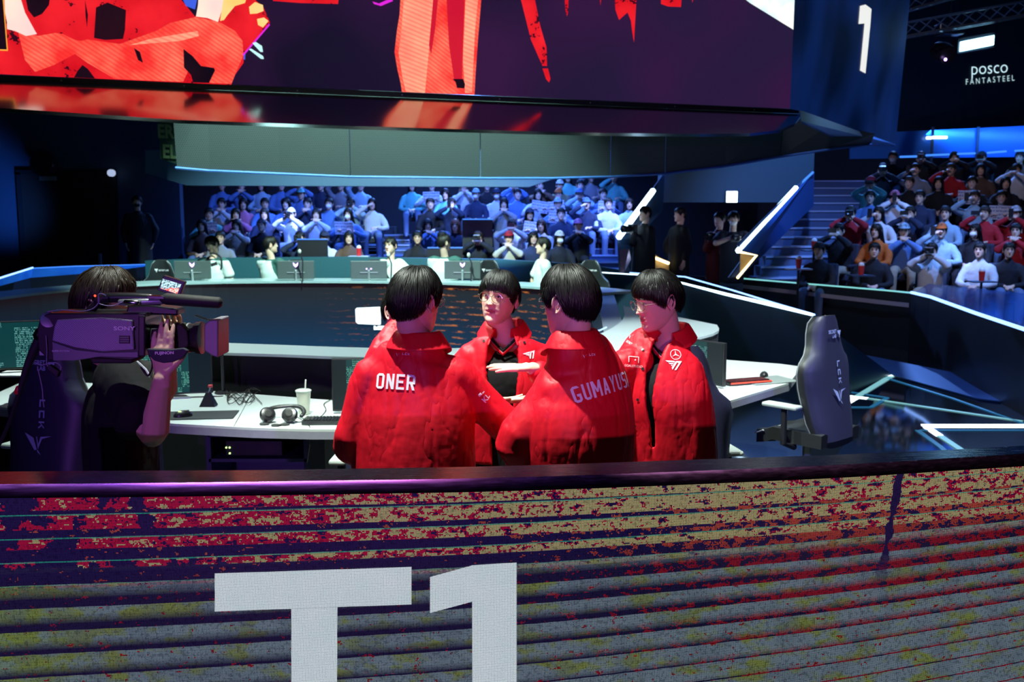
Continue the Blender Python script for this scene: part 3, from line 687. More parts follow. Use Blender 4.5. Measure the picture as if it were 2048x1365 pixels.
S([[(8, -20), (36, -20), (50, 25), (70, 62), (74, 68), (52, 72), (30, 62), (14, 58), (14, 44), (24, 40), (10, 25)], [(398, -20), (450, -20), (444, 20), (436, 44), (415, 36), (392, 33), (396, 10)]], spink, .024)
S([[(450, -20), (498, -20), (490, 6), (470, 12), (455, 30), (448, 40), (440, 42), (450, 10)], [(498, 14), (510, 4), (526, 10), (527, 22), (514, 27), (500, 28)], [(514, 38), (528, 35), (537, 42), (526, 55), (516, 50)]], syel, .026)
S([[(540, 50), (487, 112), (485, 109), (538, 47)], [(745, 3), (758, 7), (782, -4), (786, 2), (762, 12), (748, 8)]], smag, .030)
S([[(356, -20), (398, -20), (392, 10), (390, 19), (372, 12)], [(488, 110), (491, 108), (490, 120), (487, 118)]], sblu, .030)
S([[(498, 99), (502, 97), (526, 112), (528, 118), (522, 118)], [(505, 86), (512, 84), (524, 92), (526, 104), (521, 104), (519, 95), (508, 90)]], scyan, .030)
S([[(-200, -20), (6, -20), (16, 102), (-200, 94)]], sor, .030); S([[(-200, -20), (4, -20), (13.5, 99), (-200, 91)]], sdark, .032)
S([[(1490, -2), (1500, 6), (1609, 73), (1614, -30), (1440, -30)]], ssky_m, .006)
bz = MB(); bz.prism([AL - UPS * .005 + NS * .02, AR - UPS * .005 + NS * .02, AR - UPS * .055 + NS * .02, AL - UPS * .055 + NS * .02], -NS * .2); bz.build('bezel', M['black'], ms)
b = MB()
for k in range(9):
    p = AL.lerp(AR, (k + .6) / 9.2) - UPS * .03 + NS * .022; b.box(p, (.012, .012, .012))
b.build('screws', M['grey'], ms)
# sloped glossy sill under the screen
sill_px = [(-220, 206), (0, 216), (180, 228), (360, 240), (700, 252), (1000, 261), (1200, 266), (1400, 268), (1500, 267), (1560, 260), (1590, 247), (1601, 232), (1600, 222)]
def onsill(px, py):
    n_ = (NS + V((0, 0, 1.5))).normalized(); return onp(px, py, A0 - UPS * .06 + NS * .02, n_)
st = [AL - UPS * .06 + NS * .02, AR - UPS * .06 + NS * .02]
poly = [st[0]] + [onsill(x, y) for x, y in sill_px[1:]] + [st[1]]
sg = NT('gloss_gunmetal'); sg.put(sg.b.inputs['Base Color'], (.50, .54, .50)); sg.b.inputs['Metallic'].default_value = 1; sg.b.inputs['Roughness'].default_value = .16
b = MB(); b.prism([V(p) for p in [st[0], *[onsill(x, y) for x, y in sill_px], st[1]]][::-1], (0, .02, -.03)); sl = b.build('glossy_sill', sg.mat, ms)
# second screen, round the corner, with the white 1
C0, D0 = onz(1600, 220, ZS - .03), onz(1791, 289, ZS - .03)
dCD = (D0 - C0).normalized(); nCD = V((dCD.y, -dCD.x, 0)); UPC = (V((0, 0, 1)) + nCD * .17).normalized(); NC = dCD.cross(UPC).normalized()
if NC.x < 0: NC = -NC
NC = -NC if NC.y > 0 and NC.x < 0 else NC
if (V((0, 0, CH)) - C0).dot(NC) < 0: NC = -NC
cs = empty('side_screen', C0.lerp(D0, .5), 'tall navy side screen showing a large white 1, hanging at the right', 'screen')
Dp = onp(1791, 289, C0, NC)
b = MB(); tl, tr = onp(1613, -40, C0, NC), onp(1824, -40, C0, NC); b.prism([C0, Dp, tr, tl], -NC * .12)
t = NT('screen_navy'); co = t.coord(); x, y, z = t.sep(co)
nb_ = t.mix(t.step(t.noise(co, .8, 1), .35, .65), (.0, .003, .018), (.002, .012, .075)); b.build('screen_panel', led_out(t, nb_, 1.0), cs)
pxpoly('digit', [[(1720, 12), (1731, 9), (1743, 18), (1741, 47), (1731, 147), (1720, 141), (1729, 47), (1717, 48)]], glow('digit_white', (.86, .87, .84), 1.0), cs, lambda x, y, o_: onp(x, y, C0 + NC * o_, NC), .01, 'white digit one')
# its underside, the blue light on it put into the colour
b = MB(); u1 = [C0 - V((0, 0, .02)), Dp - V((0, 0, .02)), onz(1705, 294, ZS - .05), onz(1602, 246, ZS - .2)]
b.prism(u1, (0, 0, .02)); o = b.build('underside', mat('blue_light_underside', (.10, .25, .55), .4), cs)
# perforated ring skirt
YSK = [(352, 13.6), (420, 13.8), (560, 14.1), (700, 14.3), (840, 14.4), (960, 14.5), (1100, 14.6), (1220, 14.7), (1330, 14.8), (1450, 15.0), (1560, 15.2), (1660, 15.4), (1742, 15.6)]
bot = [334, 340, 346, 352, 353.5, 355, 355, 352, 346, 331, 312, 297, 287]
sk = empty('perforated_skirt', at(1000, 300, 14.5), 'grey perforated metal skirt of panels hanging below the big screen', 'hanging fascia')
perf = NT('perforated_metal'); co = perf.coord(); x, y, z = perf.sep(co)
xx = perf.math('FRACT', perf.math('DIVIDE', perf.math('ADD', x, perf.math('MULTIPLY', z, .5)), .026)); zz = perf.math('FRACT', perf.math('DIVIDE', z, .024))
hole = perf.math('LESS_THAN', perf.math('ADD', perf.math('POWER', perf.math('SUBTRACT', xx, .5), 2), perf.math('POWER', perf.math('SUBTRACT', zz, .5), 2)), .07)
perf.put(perf.b.inputs['Base Color'], perf.mix(hole, (.050, .070, .068), (.016, .025, .028))); perf.b.inputs['Roughness'].default_value = .55; perf.b.inputs['Metallic'].default_value = .3
perf_m = perf.mat
idxs = [(0, 3), (3, 5), (5, 7), (7, 8), (8, 10), (10, 12)]
for a, c in idxs:
    b = MB(); vs = []; fs = []
    for i in range(a, c + 1):
        px, Y = YSK[i]; off = 0 if i != a else .0; z1 = at(px, bot[i], Y); z0 = at(px, {0: 236, 9: 215, 10: 250, 11: 264, 12: 284}.get(i, 200), Y)
        lean = .35 if i > 0 else .35
        vs += [V((z1.x, z1.y, z1.z)), V((z0.x * .99, z0.y - .3, z0.z + .1)), V((z0.x * .99, z0.y - .2, z0.z + .1)), V((z1.x, z1.y + .1, z1.z))]
    nn_ = c - a + 1
    vs[0:4] = [v + V((.012, 0, 0)) for v in vs[0:4]]
    for i in range(nn_ - 1):
        for k in range(4): fs.append([4 * i + k, 4 * i + 4 + k, 4 * i + 4 + (k + 1) % 4, 4 * i + (k + 1) % 4])
    fs += [[0, 1, 2, 3], [4 * nn_ - 1, 4 * nn_ - 2, 4 * nn_ - 3, 4 * nn_ - 4]]
    b.add(vs, fs).build('perforated_panel', perf_m, sk)
b = MB(); b.tube([at(px, bt + 2, Y) + V((0, -.02, 0)) for (px, Y), bt in zip(YSK, bot)], .018, 5); b.build('trim', mat('blue_trim', (.05, .16, .5), .3), sk)
# blue-lit beam over the centre crowd
b = MB(); q0, q1 = at(255, 346, 17.5), at(1062, 373, 17.5)
b.prism([at(372, 371, 17.5), at(1058, 374, 17.5), at(1110, 357, 17.5), at(1340, 346, 17.5), at(1340, 300, 17.5), at(290, 300, 17.5), at(290, 346, 17.5)], (0, .4, 0))
o = b.build('overhead_beam', mat('blue_grey_beam', (.05, .12, .22), .5)); tag(o, 'blue-lit overhead beam above the centre crowd', 'beam')
# left dim banner with letters and red glow text
bn = empty('wall_banner', at(340, 285, 16.5), 'dim green banner with large letters hanging at the left behind the skirt', 'banner')
t_ = mat('dark_green_banner', (.02, .07, .05), .8)
MB().prism([at(318, 232, 16.5), at(372, 236, 16.5), at(372, 334, 16.5), at(320, 318, 16.5)], (0, .03, 0)).build('cloth', t_, bn)
# ================================================================ TEXT
_tc = {}
def text_geo(s, size=1.0, bold=0.0, xs=1.0, shear=0.0):
    k = (s, size, bold, xs, shear)
    if k in _tc: return _tc[k]
    cu = bpy.data.curves.new('t', 'FONT'); cu.body = s; cu.size = size; cu.offset = bold; cu.align_x = 'CENTER'; cu.align_y = 'CENTER'; cu.shear = shear; cu.resolution_u = 3
    o = bpy.data.objects.new('t', cu); COL.objects.link(o); dg = bpy.context.evaluated_depsgraph_get(); dg.update()
    me = bpy.data.meshes.new_from_object(o.evaluated_get(dg))
    vs = [V((v.co.x * xs, v.co.y, 0)) for v in me.vertices]; fs = [list(p.vertices) for p in me.polygons]
    bpy.data.objects.remove(o); bpy.data.curves.remove(cu); bpy.data.meshes.remove(me)
    _tc[k] = (vs, fs); return vs, fs
def text_flat(name, s, c, right, up, size, m, parent=None, bold=0, xs=1.0, lab=None, off=.002, inv=True, shear=0):
    vs, fs = text_geo(s, size, bold, xs, shear); right = V(right).normalized(); up = V(up).normalized(); n = right.cross(up); c = V(c) + n * off
    o = meshobj(name, [c + right * v.x + up * v.y for v in vs], fs, m, parent, inv=inv)
    if lab: tag(o, lab)
    return o
def poly_flat(name, polys, c, right, up, sc, m, parent=None, off=.002, inv=True, lab=None):
    right = V(right).normalized(); up = V(up).normalized(); n = right.cross(up); c = V(c) + n * off
    bm = bmesh.new()
    for q in polys: bm.faces.new([bm.verts.new(c + right * x * sc + up * y * sc) for x, y in q])
    bmesh.ops.triangulate(bm, faces=bm.faces); me = bpy.data.meshes.new(name); bm.to_mesh(me); bm.free(); me.materials.append(m)
    o = bpy.data.objects.new(name, me); link(o, parent)
    if parent is not None and inv: o.matrix_parent_inverse = wm(parent).inverted()
    if lab: tag(o, lab)
    return o
# small block-letter strokes for the league word and the bird mark
WING = [[(-.50, .22), (-.16, .06), (-.02, -.30), (-.10, -.34)], [(.50, .14), (.16, .04), (.02, -.30), (.0, -.22), (.10, .10)], [(-.02, -.30), (.04, -.34), (.14, -.48), (.02, -.40)], [(-.06, .10), (-.03, .10), (.03, -.16), (.0, -.20)]]
VMARK = [[(-.5, .4), (-.1, .05), (-.02, -.4), (-.2, -.15)], [(.5, .4), (.1, .05), (.0, -.4), (.06, -.05), (.2, .2)]]
def lck_polys(w=.5, h=.22, g=.12, t=.055):
    L = lambda x: [[(x, 0), (x + t, 0), (x + t, h), (x, h)], [(x, 0), (x + w * .5, 0), (x + w * .5, t), (x, t)]]
    C = lambda x: [[(x, 0), (x + w * .5, 0), (x + w * .5, t), (x, t)], [(x, h - t), (x + w * .5, h - t), (x + w * .5, h), (x, h)], [(x, 0), (x + t, 0), (x + t, h), (x, h)]]
    K = lambda x: [[(x, 0), (x + t, 0), (x + t, h), (x, h)], [(x + t, h * .4), (x + w * .5 - t, h), (x + w * .5, h), (x + t, h * .25)], [(x + t * 2, h * .5), (x + w * .5 - t, 0), (x + w * .5, 0), (x + t * 3, h * .55)]]
    return L(-w * .5 - g - w * .25) + C(-w * .25) + K(w * .25 + g)

# ================================================================ COPYING
def children(o, pool=None): return [c for c in bpy.data.objects if c.parent is o]
def copy_tree(o, parent=None):
    c = o.copy(); COL.objects.link(c); c.parent = parent
    for ch in children(o): copy_tree(ch, c)
    return c

# ================================================================ GAMING CHAIR (local: faces -Y)
def gaming_chair():
    r = empty('gaming_chair', (0, 0, 0))
    prof = [(.44, .20, .02), (.50, .225, .03), (.58, .245, .045), (.70, .255, .055), (.82, .27, .060), (.92, .285, .050), (.99, .265, .040), (1.04, .205, .035), (1.10, .170, .035), (1.18, .150, .035), (1.25, .125, .030), (1.29, .085, .015)]
    tiltm = Matrix.Rotation(math.radians(9), 3, 'X')
    def bk(z, x, y): p = tiltm @ V((x, y, z - .45)); return V((p.x, p.y + .23, p.z + .45))
    NX = 12; vs = []; fs = []; mi = []
    for z, w_, fwd in prof:
        for k in range(NX + 1):
            a = -1 + 2 * k / NX; wing = abs(a) ** 3
            edge = 1 - .5 * max(0, abs(a) - .8) / .2
            vs.append(bk(z, w_ * a, -.055 * edge - wing * fwd * 1.4))
        for k in range(NX + 1):
            a = -1 + 2 * k / NX; wing = abs(a) ** 3; edge = 1 - .9 * max(0, abs(a) - .75) / .25
            vs.append(bk(z, w_ * a * 1.0, .045 * edge - wing * fwd * .9))
    R = 2 * (NX + 1)
    for i in range(len(prof) - 1):
        for k in range(NX): fs.append([i * R + k + 1, i * R + k, (i + 1) * R + k, (i + 1) * R + k + 1]); mi.append(0)
        for k in range(NX): q = i * R + NX + 1 + k; fs.append([q, q + 1, q + 1 + R, q + R]); mi.append(1)
        fs.append([i * R, i * R + NX + 1, (i + 1) * R + NX + 1, (i + 1) * R]); mi.append(0); fs.append([i * R + NX, (i + 1) * R + NX, (i + 1) * R + R - 1, i * R + R - 1]); mi.append(0)
    for i in (0, len(prof) - 1):
        for k in range(NX): q = [i * R + k, i * R + k + 1, i * R + NX + 2 + k, i * R + NX + 1 + k]; fs.append(q if i == 0 else q[::-1]); mi.append(0)
    back = meshobj('backrest', vs, fs, [M['leather'], CHB], r, mi, True, inv=False); autosmooth(back, 50)
    for s in (-1, 1):
        pp = [bk(z, s * w_ * .99, -.03 - fwd * 1.2) for z, w_, fwd in prof[1:]]
        MB().tube(pp, .005, 5).build('piping', M['piping'], back, inv=False)
    b = MB(); vs = []; fs = []
    for i in range(9):
        y = -.27 + i * .52 / 8; t_ = i / 8
        for k in range(11):
            a = -1 + .2 * k; vs.append(V((a * (.25 - .03 * (1 - t_)), y, .46 + .05 * abs(a) ** 3 + (.02 if t_ > .2 else -.02 * (1 - t_ / .2)) - .03 * (abs(a) > .95))))
    for i in range(8):
        for k in range(10): q = i * 11 + k; fs.append([q, q + 1, q + 12, q + 11])
    n_ = len(vs); vs += [v + V((0, 0, -.09)) for v in vs]; fs += [[j + n_ for j in f[::-1]] for f in fs]
    per = [k for k in range(11)] + [11 * i + 10 for i in range(1, 9)] + [88 + k for k in range(9, -1, -1)] + [11 * i for i in range(7, 0, -1)]
    for j in range(len(per)): a_, c_ = per[j], per[(j + 1) % len(per)]; fs.append([a_, a_ + n_, c_ + n_, c_])
    seat = meshobj('seat', vs, fs, M['leather'], r, None, True, inv=False); autosmooth(seat)
    MB().tube([(-.245, -.2, .47), (-.23, -.28, .435), (0, -.285, .44), (.23, -.28, .435), (.245, -.2, .47)], .006, 5).build('piping', M['pad'], seat, inv=False)
    for s in (-1, 1):
        ar = MB().box((s * .31, -.02, .68), (.09, .27, .03), bev=.012).build('armrest', M['pad'], r, inv=False)
        MB().tube([(s * .31, .0, .66), (s * .31, .0, .42), (s * .2, .02, .38)], .022, 8).build('armrest_post', M['plastic'], ar, inv=False)
    MB().tube([(0, 0, .36), (0, 0, .12)], .03, 10).build('gas_column', M['grey'], r, inv=False)
    b = MB()
    for k in range(5):
        a = 2 * PI * k / 5 + .3; b.tube([(0, 0, .11), (.18 * math.cos(a), .18 * math.sin(a), .10), (.33 * math.cos(a), .33 * math.sin(a), .075)], [.03, .022, .018], 8)
    base = b.build('star_base', M['plastic'], r, inv=False)
    for k in range(5):
        a = 2 * PI * k / 5 + .3; MB().lathe([(.0, -.02), (.03, -.02), (.03, .02), (0, .02)], (.33 * math.cos(a), .33 * math.sin(a), .032), (-math.sin(a), math.cos(a), 0), 12).build('caster', M['rubber'], base, inv=False)
    # marks: head of the backrest front and back, league word and bird on the back
    c = bk(1.16, 0, .052); up = tiltm @ V((0, 0, 1))
    poly_flat('shield_mark', [[(-.5, .5), (.5, .5), (.32, .1), (0, -.6), (-.1, -.1), (-.38, .1)]], c + V((-.065, 0, 0)), (-1, 0, 0), up, .045, M['wall_logo'], back, .003, False)
    text_flat('lettering', 'SECRET', c + V((.025, 0, .018)), (-1, 0, 0), up, .034, M['wall_logo'], back, .001, .9, off=.003, inv=False)
    text_flat('lettering', 'LAB', c + V((.0, 0, -.014)), (-1, 0, 0), up, .034, M['wall_logo'], back, .001, .9, off=.003, inv=False)
    c = bk(1.15, 0, -.066)
    poly_flat('shield_mark', [[(-.5, .5), (.5, .5), (.32, .1), (0, -.6), (-.1, -.1), (-.38, .1)]], c + V((-.07, 0, 0)), (1, 0, 0), up, .05, M['print'], back, .004, False)
    text_flat('lettering', 'SECRET LAB', c + V((.03, 0, 0)), (1, 0, 0), up, .03, M['print'], back, .001, .85, off=.004, inv=False)
    c = bk(.90, 0, .049); poly_flat('lettering', lck_polys(), c, up * -1, V((-1, 0, 0)).cross(up) * 0 + V((-1, 0, 0)), .16, M['wall_logo'], back, .004, False)
    c = bk(.76, 0, .049); poly_flat('bird_mark', WING, c, (-1, 0, 0), up, .17, M['wall_logo'], back, .004, False)
    return r
CHB = mat('navy_leather', (.03, .03, .075), .45, bump=.15, nscale=140)
chair0 = gaming_chair(); _first = [True]
def chair(x, y, rz, label, group):
    r = chair0 if _first[0] else copy_tree(chair0); _first[0] = False
    r.location = (x, y, 0); r.rotation_euler = (0, 0, rz); tag(r, label, 'chair', group); return r
R_D = math.radians
G1, G2 = 'gaming chairs of the near team', 'gaming chairs of the far team'
def atz(px, py, z): return onz(px, py, z)
p = at(96, 800, 5.3); chair(p.x, 5.5, R_D(166), 'dark gaming chair back with blue bird mark behind the camera operator', G1)
p = at(1640, 700, 6.9); chair(p.x - .08, 6.85, R_D(-137), 'black gaming chair standing alone at the far right of the white desk', G1)
p = at(1404, 760, 5.15); chair(p.x - .10, 5.35, R_D(190), 'dark blue gaming chair partly hidden behind the right-hand man in red', G1)
p = at(797, 900, 5.2); chair(p.x, 5.2, R_D(178), 'gaming chair mostly hidden behind the man whose jacket reads ONER', G1)
for (px, rz, lab) in [(322, 12, 'grey-green gaming chair left of the first player in white'), (588, -8, 'dark gaming chair in front of the second player in white'), (752, 18, 'grey gaming chair below the grinning player in white'),
                      (976, -6, 'grey gaming chair right of the player seen from behind'), (1178, -24, 'dark gaming chair at the right end of the far desk')]:
    p = at(px, 545, 14.35); chair(p.x, 14.35, R_D(rz), lab, G2)

# ================================================================ NEAR DESK
out = [(-3.5, 6.35), (-2.7, 6.0), (-1.98, 5.75), (-1.5, 5.64), (-1.15, 5.6), (-.5, 5.6), (.2, 5.72), (1.34, 6.35), (2.02, 7.15), (2.33, 7.9), (2.2, 8.05), (1.75, 8.3), (1.2, 7.5), (.3, 6.72), (-.4, 6.48), (-1.1, 6.45), (-1.9, 6.75), (-2.6, 7.0), (-3.6, 7.3)]
desk = empty('near_desk', (-.5, 6.1, 0), 'long curved white desk of the near team with violet-grey edge', 'desk')
MB().prism([V((x, y, .735)) for x, y in out], (0, 0, .015)).build('desk_top', M['whitetop'], desk)
b = MB()
near = [V((x, y, .69)) for x, y in out[:12]]
vs = []; fs = []
for q in near: vs += [q + V((0, .0, 0)), q + V((0, 0, .044)), q + V((0, .04, .044)), q + V((0, .04, 0))]
for i in range(len(near) - 1):
    for k in range(4): fs.append([4 * i + k, 4 * i + (k + 1) % 4, 4 * i + 4 + (k + 1) % 4, 4 * i + 4 + k])
b.add(vs, fs).build('desk_edge', M['edge'], desk)
b = MB()
for x0, y0, x1, y1 in [(-1.62, 5.68, -1.75, 6.5), (-2.75, 6.05, -2.85, 6.9), (-.45, 5.63, -.3, 6.4), (1.0, 6.2, .9, 7.0)]:
    b.prism([V((x0, y0, .7512)), V((x0 + .003, y0, .7512)), V((x1 + .003, y1, .7512)), V((x1, y1, .7512))], (0, 0, .0004))
b.build('panel_seams', M['plastic'], desk)
# cabinet under the desk with glowing strip
cab = empty('rack_cabinet', (-1.45, 5.95, 0), 'dark blue-edged rack cabinet with green lights under the desk', 'cabinet')
cbm = mat('cabinet_navy', (.03, .04, .10), .5); x0, x1 = onz(432, 900, .45).x - .0, 0
x0, x1 = -1.83, -1.24; yb = 5.86
b = MB(); b.box((x0, yb + .25, .335), (.03, .5, .67)); b.box((x1, yb + .25, .335), (.03, .5, .67)); b.box(((x0 + x1) / 2, yb + .25, .66), (x1 - x0, .5, .03)); b.box(((x0 + x1) / 2, yb + .25, .50), (x1 - x0, .5, .02)); b.box(((x0 + x1) / 2, yb + .49, .335), (x1 - x0, .02, .67)); b.box(((x0 + x1) / 2, yb + .25, .02), (x1 - x0, .5, .03))
b.build('cabinet_body', cbm, cab)
MB().box(((x0 + x1) / 2 - .02, yb + .1, .575), (.34, .2, .09), bev=.004).build('rack_unit', M['plastic'], cab)
b = MB(); [b.box((x0 + .11 + dx, yb - .003, .56 + dz), (.008, .006, .008)) for dx, dz in ((0, .02), (.02, .02), (.02, -.015))]; b.build('status_lights', M['greenl'], cab)
MB().box(((x0 + x1) / 2 + .03, yb + .02, .30), (.30, .01, .022)).build('light_strip', M['underl'], cab)
for xx in (-3.1, .75):
    b = MB(); b.box((xx, 6.35 + (.25 if xx > 0 else .2), .35), (.03, .55, .70)); b.build('desk_leg', cbm, desk)
b = MB().box(at(44, 888, 5.6), (.06, .02, .02)).build('light_bar', M['underl']); tag(b, 'tiny violet light below the desk at the far left', 'light')
# ================================================================ MONITORS
def led_screen(name, seed, cols, dark=(.002, .010, .014)):
    t = NT(name); co = t.coord(); x, y, z = t.sep(co)
    gx = t.math('FLOOR', t.math('MULTIPLY', x, 240)); gz = t.math('FLOOR', t.math('MULTIPLY', z, 170))
    n_ = t.new('ShaderNodeTexWhiteNoise', noise_dimensions='3D'); t.put(n_.inputs[0], t.comb(gx, gz, seed)); r_ = n_.outputs['Value']
    line = t.math('LESS_THAN', t.math('FRACT', t.math('MULTIPLY', z, 85)), .5)
    blk = t.math('GREATER_THAN', t.noise(t.comb(t.math('FLOOR', t.math('MULTIPLY', x, 14)), t.math('FLOOR', t.math('MULTIPLY', z, 9)), seed), 1.7, 1), .5)
    f = t.math('MULTIPLY', t.math('MULTIPLY', line, blk), t.math('GREATER_THAN', r_, .45))
    inr = t.math('LESS_THAN', t.math('ABSOLUTE', t.math('ADD', x, .03)), .15)
    c = t.mix(inr, dark, (.004, .05, .055)); c = t.mix(t.math('MULTIPLY', f, t.math('MULTIPLY', inr, .45)), c, cols)
    return led_out(t, c, .9)
SCRM = [led_screen('desktop_screen', 1.3, (.25, .9, .65)), led_screen('window_screen', 5.1, (.3, .85, .8))]
def monitor(c, rz, label, screen, w_=.54, h=.31, stand=True, zt=.75):
    """c: centre of the screen face; faces -Y turned by rz"""
    r = empty('monitor', (c.x, c.y, zt), label, 'monitor', rz=rz); zc = c.z - zt
    MB().box((0, .02, zc), (w_, .035, h), bev=.006).build('monitor_housing', M['plastic'], r, inv=False)
    MB().box((0, 0, 0), (w_ - .016, .003, h - .02)).build('screen', screen, r, inv=False).location = (0, .0, zc + .002)
    if stand:
        b = MB(); b.box((0, .06, zc / 2 + .01), (.05, .025, zc + .02)); b.prism([(-.13, -.04, 0), (.13, -.04, 0), (.05, .12, 0), (-.05, .12, 0)], (0, 0, .012)); b.build('stand', M['grey'], r, inv=False)
    return r
mo = monitor(at(340, 744, 6.55), R_D(12), 'monitor with green desktop right of the camera operator, half behind the lens', SCRM[0])
mo = monitor(at(752, 770, 6.05), R_D(4), 'dark monitor behind the man whose jacket reads ONER', SCRM[0], .54, .33)
mo = monitor(at(1388, 722, 7.1), R_D(-52), 'monitor with green text behind the right-hand man in red', SCRM[1])
mo = monitor(at(55, 690, 6.35), R_D(20), 'monitor with green text at the far left behind the chair', SCRM[1])
tag(MB().box(at(30, 748, 6.3) , (.2, .2, .01)).build('folded_paper', M['white']), 'pale sheet standing on the desk at the far left edge', 'paper').location.z += 0
# ================================================================ SMALL THINGS ON THE NEAR DESK
ZD = .751
def keyboard(c, rz, label, capm, glowm=None, w_=.36):
    r = empty('keyboard', (c.x, c.y, ZD), label, 'keyboard', 'keyboards on the near desk', rz)
    MB().box((0, 0, .012), (w_, .135, .022), bev=.004).build('keyboard_case', M['plastic'], r, inv=False)
    b = MB(); nx = int(w_ / .0195)
    for i in range(nx - 1):
        for j in range(5): b.box((-w_ / 2 + .02 + i * .0195, -.046 + j * .0215, .027), (.0155, .0165, .009))
    o = b.build('keycaps', capm, r, inv=False); o['kind'] = 'stuff'
    if glowm: MB().box((0, -.067, .018), (w_ - .01, .003, .008)).build('light_bar', glowm, r, inv=False)
    return r
p = onz(668, 846, ZD); keyboard(p, R_D(2), 'black keyboard with white lettering beside the man whose jacket reads ONER', M['plastic'])
p = onz(1492, 767, ZD); keyboard(p, R_D(22), 'red-lit keyboard on the white desk right of the huddle', mat('dark_red_keys', (.10, .02, .02), .4), M['redl'], .36)
p = onz(1533, 762, ZD); o = MB().box(p + V((0, .0, .004)), (.4, .28, .005), Matrix.Rotation(R_D(22), 3, 'Z')).build('mouse_pad', mat('grey_pad', (.22, .26, .26), .8)); tag(o, 'grey mouse pad on the right end of the white desk', 'mouse pad')
def mouse(p, rz, lab):
    r = empty('mouse', (p.x, p.y, ZD + .006), lab, 'mouse', rz=rz)
    b = MB(); b.ball((0, 0, .004), (.032, .058, .034), 16); vs = [V((v.x, v.y, max(v.z, 0))) for v in b.v]; b.v = vs; b.build('mouse_shell', M['plastic'], r, smooth=True, inv=False)
    MB().box((0, .03, .033), (.006, .014, .008)).build('wheel', M['grey'], r, inv=False); return r
mouse(onz(1528, 752, ZD + .01), R_D(-20), 'black mouse beside the red-lit keyboard')
p = onz(418, 832, ZD); rot = Matrix.Rotation(R_D(6), 3, 'Z')
o = MB().box(p + V((-.1, 0, .003)), (.52, .24, .004), rot, bev=.0015).build('mouse_pad', mat('dark_pad', (.03, .035, .04), .85)); tag(o, 'large dark mouse pad on the desk by the camera operator', 'mouse pad')
ms_ = mouse(onz(366, 832, ZD + .01), R_D(-60), 'black mouse with a tiny yellow-green mark on the dark pad'); MB().box((0.01, -.02, .034), (.012, .014, .002)).build('mark', M['greenl'], ms_, inv=False)
# mouse bungee: black pyramid with pink-red tip
p = onz(418, 812, ZD); r = empty('mouse_bungee', p, 'black pyramid mouse bungee with a red tip', 'mouse bungee')
b = MB(); q = [(-.05, -.045), (.05, -.045), (.045, .045), (-.045, .045)]; vs = [V((x, y, 0)) for x, y in q] + [V((x * .3, y * .3, .085)) for x, y in q]
b.add(vs, [[3, 2, 1, 0], [4, 5, 6, 7]] + [[i, (i + 1) % 4, (i + 1) % 4 + 4, i + 4] for i in range(4)]).build('bungee_base', M['plastic'], r, inv=False)
MB().tube([(0, 0, .08), (.012, 0, .12)], .004, 6).build('bungee_arm', M['grey'], r, inv=False); MB().box((.014, 0, .128), (.028, .02, .018), bev=.004).build('bungee_tip', M['redl'] if False else mat('pink_red_tip', (.85, .12, .10), .4), r, inv=False)
# cup with lid and straw
p = onz(608, 829, ZD); r = empty('milk_drink_cup', p, 'tall cup of milky drink with a straw on the white desk', 'cup')
MB().lathe([(.0, 0), (.030, 0), (.033, .004), (.044, .135), (.046, .14), (.044, .145)], (0, 0, 0), seg=28).build('cup_body', M['cup'], r, smooth=True, inv=False)
MB().lathe([(.046, .14), (.049, .143), (.049, .150), (.040, .156), (0, .158)], (0, 0, 0), seg=28).build('lid', mat('clear_lid', (.6, .68, .62), .15), r, smooth=True, inv=False)
MB().tube([(.008, 0, .10), (.016, 0, .215)], .0045, 8).build('straw', M['white'], r, inv=False)
# headset
p = onz(565, 845, ZD); r = empty('headset', p, 'black over-ear headset with microphone lying on the white desk', 'headset', rz=.15)
b = MB(); pts = [V((-.105 + .0, .02, .035)), V((-.115, .05, .05)), V((-.06, .115, .066)), (0.03, .125, .072), (.10, .09, .07), (.125, .03, .05), (.11, -.01, .035)]
b.tube(pts, [(.014, .010)] * 7, 10, smooth_n=4).build('headband', M['leather'], r, smooth=True, inv=False)
for x, y, ang in ((-.085, -.0, .5), (.045, -.02, -.2)):
    rr = Matrix.Rotation(ang, 3, 'Y') @ Matrix.Rotation(.5, 3, 'X')
    b = MB(); b.lathe([(0, -.02), (.035, -.02), (.046, -.008), (.048, .008), (.040, .022), (.024, .026), (0, .026)], (x, y, .046), rr @ V((0, -.45, 1)), 24); o = b.build('ear_cup', M['plastic'], r, smooth=True, inv=False)
    MB().lathe([(.020, .026), (.024, .030), (.018, .032), (0, .032)], (x, y, .046), rr @ V((0, -.45, 1)), 20).build('ear_cap', M['rubber'], o, inv=False)
MB().tube([(.05, -.05, .03), (.10, -.085, .016), (.17, -.06, .02)], .003, 6, smooth_n=4).build('mic_boom', M['plastic'], r, inv=False); MB().ball((.178, -.055, .024), (.013, .012, .012), 12).build('mic_foam', M['rubber'], r, smooth=True, inv=False)
MB().tube([(.09, -.02, .03), (.15, -.10, .008), (.165, -.16, .006), (.17, -.19, -.01), (.172, -.2, -.06), (.15, -.2, -.20)], .0022, 5, smooth_n=4).build('headset_cable', M['rubber'], r, inv=False)
b = MB(); 
for x, y in ((-.10, -.055), (-.03, -.10), (.02, -.085)): b.ball((x, y, .006), (.03, .022, .006), 14)
o = b.build('ear_pads', M['rubber'], r, smooth=True, inv=False)
